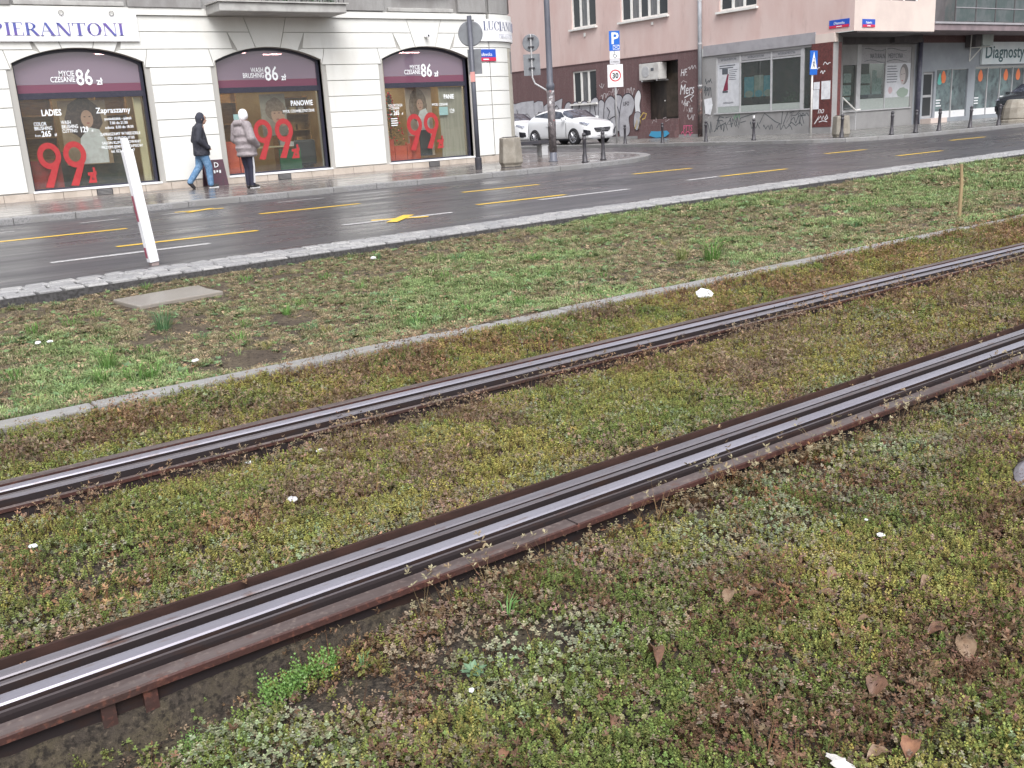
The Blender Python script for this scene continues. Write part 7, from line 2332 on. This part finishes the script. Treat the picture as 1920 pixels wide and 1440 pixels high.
n1, n2, n3 = fnoise(x, y, 0.8, 61), fnoise(x, y, 0.35, 73), fnoise(x, y, 1.8, 85)
lush = np.clip((n1 * 0.5 + n3 * 0.25 + n2 * 0.25 - 0.45) * 7 + np.clip((x - 6) / 12, 0, 0.45), 0, 1)
bare = np.clip((n2 - 0.53) * 6, 0, 0.9) * (1 - lush) + 0.08 + 0.35 * np.clip((n1 - 0.52) * 6, 0, 1) * np.clip((4.5 - x) / 4, 0, 1) * (1 - lush)
bare += np.exp(-(((x - 2.15) / 0.5) ** 2 + ((y - 5.65) / 0.28) ** 2)) * 0.9
keep = rng.random(len(x)) > bare
idx = rng.integers(0, 3, len(x))
u = rng.random(len(x))
idx = np.where(u < 0.10, 3, idx)
idx = np.where((u > 0.10) & (u < 0.24 - 0.08 * lush), 4, idx)
idx = np.where((u > 0.24) & (u < 0.38), 5, idx)
gr_c = mixc((0.195, 0.175, 0.092), (0.195, 0.265, 0.105), lush + rng.normal(0, 0.2, len(x)))
dead = rng.random(len(x)) < 0.42 * (1 - lush) + 0.08
gr_c = np.where(dead[:, None], np.array([0.33, 0.275, 0.175])[None], gr_c)
gr_c = np.where(((idx == 4) | (idx == 5))[:, None], mixc((0.17, 0.11, 0.068), (0.33, 0.265, 0.18), rng.random(len(x))), gr_c)
gr_c = np.where((idx == 3)[:, None], mixc((0.11, 0.18, 0.06), (0.15, 0.23, 0.12), rng.random(len(x))), gr_c)
gr_c = gr_c * rng.uniform(0.80, 1.45, (len(x), 1))
rot = np.stack([rng.normal(0, 0.15, len(x)), rng.normal(0, 0.15, len(x)), rng.uniform(0, 2 * PI, len(x))], 1)
scl = s * rng.uniform(0.7, 1.25, len(x)) * (0.72 + 0.45 * lush)
P, idx, rot, scl, gr_c = P[keep], idx[keep], rot[keep], scl[keep], gr_c[keep]
# bigger tussocks at their own places
T_ = [(6.63, 5.99, 7, 1.3, 0), (6.5, 6.25, 6, 1.2, 1), (2.04, 7.16, 7, 1.0, 2), (4.18, 5.64, 6, 0.9, 0), (1.38, 6.11, 7, 0.8, 0), (1.42, 5.69, 8, 1.5, 0), (1.5, 5.62, 6, 0.9, 0), (1.25, 5.75, 6, 0.8, 0), (0.82, 5.39, 8, 0.9, 3), (2.81, 6.04, 8, 0.9, 3), (2.29, 6.28, 8, 1.1, 0), (3.31, 5.68, 8, 1.2, 0), (1.57, 7.92, 8, 1.1, 0), (1.29, 7.82, 8, 1.1, 0), (3.16, 7.24, 8, 0.9, 0), (3.77, 5.7, 8, 1.0, 0), (4.82, 8.95, 8, 1.0, 2), (5.74, 7.49, 8, 1.1, 0), (11.26, 7.42, 8, 1.3, 0), (7.5, 8.73, 8, 1.1, 2), (2.31, 5.88, 8, 0.8, 3), (1.2, 9.0, 8, 1.0, 3), (3.3, 8.7, 8, 1.0, 0), (3.9, 8.3, 8, 1.1, 0), (2.9, 6.9, 6, 0.7, 0), (1.7, 6.5, 8, 1.0, 0), (0.9, 6.3, 8, 1.1, 0), (2.9, 8.9, 8, 0.8, 3), (1.6, 5.3, 8, 0.9, 0), (1.1, 5.5, 8, 0.9, 0), (5.2, 6.6, 8, 0.9, 0), (6.9, 5.6, 8, 0.8, 3), (5.3, 8.2, 8, 1.2, 2), (4.6, 7.3, 8, 1.0, 0), (8.4, 7.8, 8, 1.2, 0), (9.2, 6.3, 8, 1.2, 2), (7.2, 7.2, 8, 1.0, 3), (2.35, 5.35, 8, 1.0, 4), (2.5, 5.45, 8, 0.9, 4)]
for k in range(80):
    T_.append((rng.uniform(0.5, 13), rng.uniform(5.2, 9.2), 8, rng.uniform(0.5, 1.0), int(rng.integers(0, 4))))
T_ = [q for q in T_ if not (abs(q[0] - 2.5) < 0.5 and abs(q[1] - 8.48) < 0.42)]
TC = [(0.145, 0.290, 0.070), (0.21, 0.26, 0.08), (0.125, 0.255, 0.115), (0.27, 0.26, 0.085), (0.28, 0.22, 0.12)]
tp = np.array([(q[0], q[1], float(verge_z(q[0], q[1])) - 0.005) for q in T_])
P = np.concatenate([P, tp])
idx = np.concatenate([idx, [q[2] for q in T_]])
rot = np.concatenate([rot, np.stack([np.zeros(len(T_)), np.zeros(len(T_)), rng.uniform(0, 6, len(T_))], 1)])
scl = np.concatenate([scl, [q[3] * 1.1 for q in T_]])
gr_c = np.concatenate([gr_c, np.array([TC[q[4]] for q in T_]) * rng.uniform(0.85, 1.15, (len(T_), 1))])
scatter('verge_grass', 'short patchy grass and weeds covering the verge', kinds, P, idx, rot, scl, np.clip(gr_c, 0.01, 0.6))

# ---- small plants that stand out in the planting


def mat_plain_leaf(name, c, c2):
    return mat(name, c, 0.5, var=((60, c2, 0.45, 0.62),))


def own_plant(name, label, cat, loc, faces, m, sc=1.0):
    b_ = NB()
    for pts, c in faces:
        poly(b_, [Vector(p) * sc for p in pts])
    t = thing(name, label, cat, loc)
    obj('leaves', b_, m, t)
    obj('root_crown', lathe(NB(), [(0.006 * sc, -0.02), (0.005 * sc, 0.006)], 6), M_bed, t)
    return t


own_plant('weed', 'grey green jagged leaved weed in the lower centre planting', 'weed', (1.10, 1.76, float(bed_z(1.10, 1.76)) + 0.02), broad_rosette(14, 0.045), mat_plain_leaf('weed_leaf', (0.13, 0.215, 0.125), (0.09, 0.16, 0.09)), 0.85)
own_plant('grass_tuft', 'thin bright grass tuft in front of the near rail', 'grass tuft', (1.33, 1.93, float(bed_z(1.33, 1.93)) + 0.01), blades(9, 0.07, 0.02, 0.004), mat_plain_leaf('tuft_leaf', (0.13, 0.27, 0.08), (0.10, 0.20, 0.06)))
own_plant('grass_tuft', 'small grass tuft on bare soil left of centre', 'grass tuft', (0.93, 2.0, float(bed_z(0.93, 2.0)) + 0.01), blades(8, 0.06, 0.02, 0.004), mat_plain_leaf('tuft_leaf2', (0.12, 0.23, 0.10), (0.09, 0.17, 0.07)))
for (x, y, lab, sc) in ((0.72, 2.03, 'bright green stonecrop clump near the rail brackets', 1.5), (0.49, 1.99, 'small bright stonecrop clump below the left rail bracket', 0.9), (0.86, 2.06, 'bright green stonecrop clump leaning on the edge plate', 1.4), (0.78, 2.06, 'middle bright green stonecrop clump by the edge plate', 1.2)):
    f = []
    for q in range(16):
        dx, dy = R_.gauss(0, 0.022), R_.gauss(0, 0.016)
        f += [([Vector(p) + Vector((dx, dy, 0)) for p in pts], c) for pts, c in sedum_green(0.05)]
    own_plant('stonecrop_clump', lab, 'plant', (x, y, float(bed_z(x, y)) - 0.005), f, mat_plain_leaf('stonecrop_bright', (0.105, 0.215, 0.045), (0.16, 0.25, 0.06)), sc)

# ---- fallen leaves
M_fl = [mat('leaf_tan', (0.225, 0.155, 0.10), 0.5, spec=0.4, var=((9, (0.13, 0.085, 0.06), 0.48, 0.62), (50, (0.17, 0.105, 0.065), 0.45, 0.62),)), mat('leaf_brown', (0.16, 0.085, 0.052), 0.45, spec=0.4, var=((50, (0.11, 0.058, 0.04), 0.45, 0.62),)), mat('leaf_rust', (0.25, 0.125, 0.07), 0.5, spec=0.4, var=((9, (0.14, 0.08, 0.055), 0.48, 0.62), (50, (0.18, 0.085, 0.05), 0.45, 0.62),)), mat('leaf_pale', (0.62, 0.60, 0.57), 0.6, var=((40, (0.50, 0.48, 0.45), 0.45, 0.62),))]


def leaf_mesh(L, W, curl, seed, lobes=0):
    rr = random.Random(seed)
    b_ = NB()
    n = 9
    rows_ = []
    for i in range(n):
        t = i / (n - 1)
        w = W * math.sin(PI * min(max(t, 0.02), 0.985) ** 0.8) * rr.uniform(0.85, 1.1)
        if lobes:
            w = W * (0.45 + 0.55 * abs(math.sin(t * PI * lobes))) * (1 - 0.5 * t) * math.sin(PI * min(max(t, 0.04), 0.97) ** 0.6) ** 0.5
        z0 = curl * math.sin(t * PI * 1.1) * L + rr.uniform(-0.03, 0.03) * L
        rows_.append([b_.verts.new(((t - 0.5) * L, s * w, z0 + abs(s) ** 1.5 * curl * W * 1.3 * rr.uniform(0.6, 1.2) + 0.004)) for s in (-1, -0.5, 0, 0.5, 1)])
    for a, b in zip(rows_, rows_[1:]):
        for j in range(4):
            b_.faces.new((a[j], b[j], b[j + 1], a[j + 1]))
    return b_


def fallen(label, x, y, L, W, rz, mi, curl=0.28, lobes=0, dz=0.012, tilt=(0, 0)):
    t = thing('fallen_leaf', label, 'leaf', (x, y, float(bed_z(x, y)) + dz), rz, 'fallen leaves on the planting')
    t.rotation_euler = (tilt[0], tilt[1], rz)
    obj('blade', leaf_mesh(L, W, curl, hash((round(x, 2), round(y, 2))) % 999, lobes), M_fl[mi], t, smooth=True)
    obj('stalk', tube(NB(), [(-L * 0.5, 0, 0.004), (-L * 0.68, 0.004, 0.01)], 0.0016, 5), M_fl[1], t)
    return t


fallen('long tan leaf at the middle of the lower right planting', 1.80, 1.57, 0.085, 0.015, 0.5, 0)
fallen('dark brown leaf just right of the long tan leaf', 1.86, 1.53, 0.054, 0.012, -0.6, 1)
fallen('brown folded leaf with dark top right of centre', 2.11, 1.48, 0.076, 0.018, 0.2, 0, 0.35, tilt=(0.5, 0))
fallen('small tan upright leaf above the folded brown leaf', 2.12, 1.58, 0.045, 0.010, 1.3, 0, tilt=(0.6, 0.3))
fallen('drooping tan leaf below the folded brown leaf', 2.02, 1.42, 0.054, 0.011, -0.9, 0, tilt=(0.4, 0.3))
fallen('curled dark brown leaf low in the centre right', 1.45, 1.51, 0.090, 0.020, 1.1, 1, 0.4, tilt=(0.4, 0.2))
fallen('tan standing leaf beside the curled dark leaf', 1.40, 1.47, 0.063, 0.011, 1.4, 0, tilt=(0.8, 0.3))
fallen('small rust leaf at right of centre', 1.91, 1.32, 0.054, 0.014, 0.9, 2, tilt=(0.5, 0))
fallen('pinkish tan leaf right of the small rust leaf', 1.98, 1.28, 0.049, 0.011, -0.5, 0)
fallen('broad brown leaf in the lower right', 1.75, 1.09, 0.090, 0.028, 0.3, 1, lobes=2)
fallen('tan lobed leaf at far lower right', 2.02, 1.05, 0.108, 0.028, 0.8, 0, lobes=2)
fallen('brown leaf above the tan lobed leaf', 2.05, 1.12, 0.081, 0.018, -0.4, 1)
fallen('orange tan leaf at the right edge', 2.36, 1.10, 0.063, 0.017, 0.7, 2, tilt=(0.4, 0))
fallen('long pale brown leaf upper right of the lower corner', 2.26, 1.28, 0.081, 0.012, 0.1, 0)
fallen('broad orange leaf at the bottom right', 1.60, 0.92, 0.076, 0.020, 0.4, 2)
fallen('tan leaf at the bottom edge left of the orange one', 1.54, 0.95, 0.063, 0.015, -0.3, 0)
fallen('rust red leaf at the bottom edge near the centre', 0.97, 1.45, 0.049, 0.011, 0.6, 2)
fallen('thin brown leaf standing low in the centre', 1.19, 1.63, 0.049, 0.009, 1.2, 1, tilt=(0.7, 0.3))
fallen('brown curled leaf left of the lower right corner', 1.22, 1.40, 0.054, 0.011, 0.9, 1, tilt=(0.4, 0.2))
fallen('white pointed maple leaf at the bottom edge', 1.44, 0.985, 0.076, 0.034, 1.2, 3, 0.1, lobes=2.5, dz=0.03, tilt=(0.3, 0.1))
fallen('yellow leaf on the stonecrop left of the rails', 0.56, 2.71, 0.045, 0.007, 0.4, 0)
fallen('small yellow leaf beyond the far rail', 2.25, 4.17, 0.045, 0.010, 0.4, 0)
fallen('orange leaf beside the near rail at the centre', 1.72, 2.52, 0.045, 0.012, 0.9, 2, tilt=(0.5, 0))
fallen('tan leaf on the stonecrop right of centre', 4.3, 3.2, 0.090, 0.014, 0.1, 0)
# ---- white litter
M_lit = mat('litter_white', (0.80, 0.81, 0.83), 0.5, var=((30, (0.68, 0.69, 0.71), 0.45, 0.62),))


def litter(label, x, y, s, sq=0.5, z=None):
    b_ = NB()
    bmesh.ops.create_icosphere(b_, subdivisions=2, radius=s)
    for v in b_.verts:
        v.co *= random.uniform(0.72, 1.2)
        v.co.z *= sq
    zz = float(bed_z(x, y)) if y < 4.9 else float(verge_z(x, y))
    return tag(obj('crumpled_paper', b_, M_lit, loc=(x, y, zz + 0.03 + s * 0.2)), label, 'litter', 'white litter')


litter('largest crumpled white paper between far rail and edging', 4.98, 4.58, 0.06, 0.55)
litter('small crumpled white paper by the near rail at left', 1.22, 3.05, 0.018)
litter('tiny white scrap at the far left planting', 0.42, 3.27, 0.014)
litter('small white scrap left of the far rail gap', 1.53, 3.47, 0.015)
litter('flat white scrap under the far rail edge', 1.28, 3.60, 0.014, 0.3)
litter('tiny white scrap pair member in the left grass', 1.22, 7.30, 0.022)
litter('tiny white scrap right of its pair in left grass', 1.30, 7.32, 0.02)
litter('pale scrap beside the lush tuft at left grass', 1.80, 5.75, 0.02)
litter('tiny white scrap in the lower centre planting', 1.05, 1.69, 0.008)
litter('white scrap in the right planting near the cover', 2.50, 1.63, 0.006)
litter('pale flat stone like scrap in the right planting', 2.44, 1.54, 0.012, 0.35)
litter('white scrap in the grass near the sett strip', 4.72, 8.85, 0.03)

finish_texts()
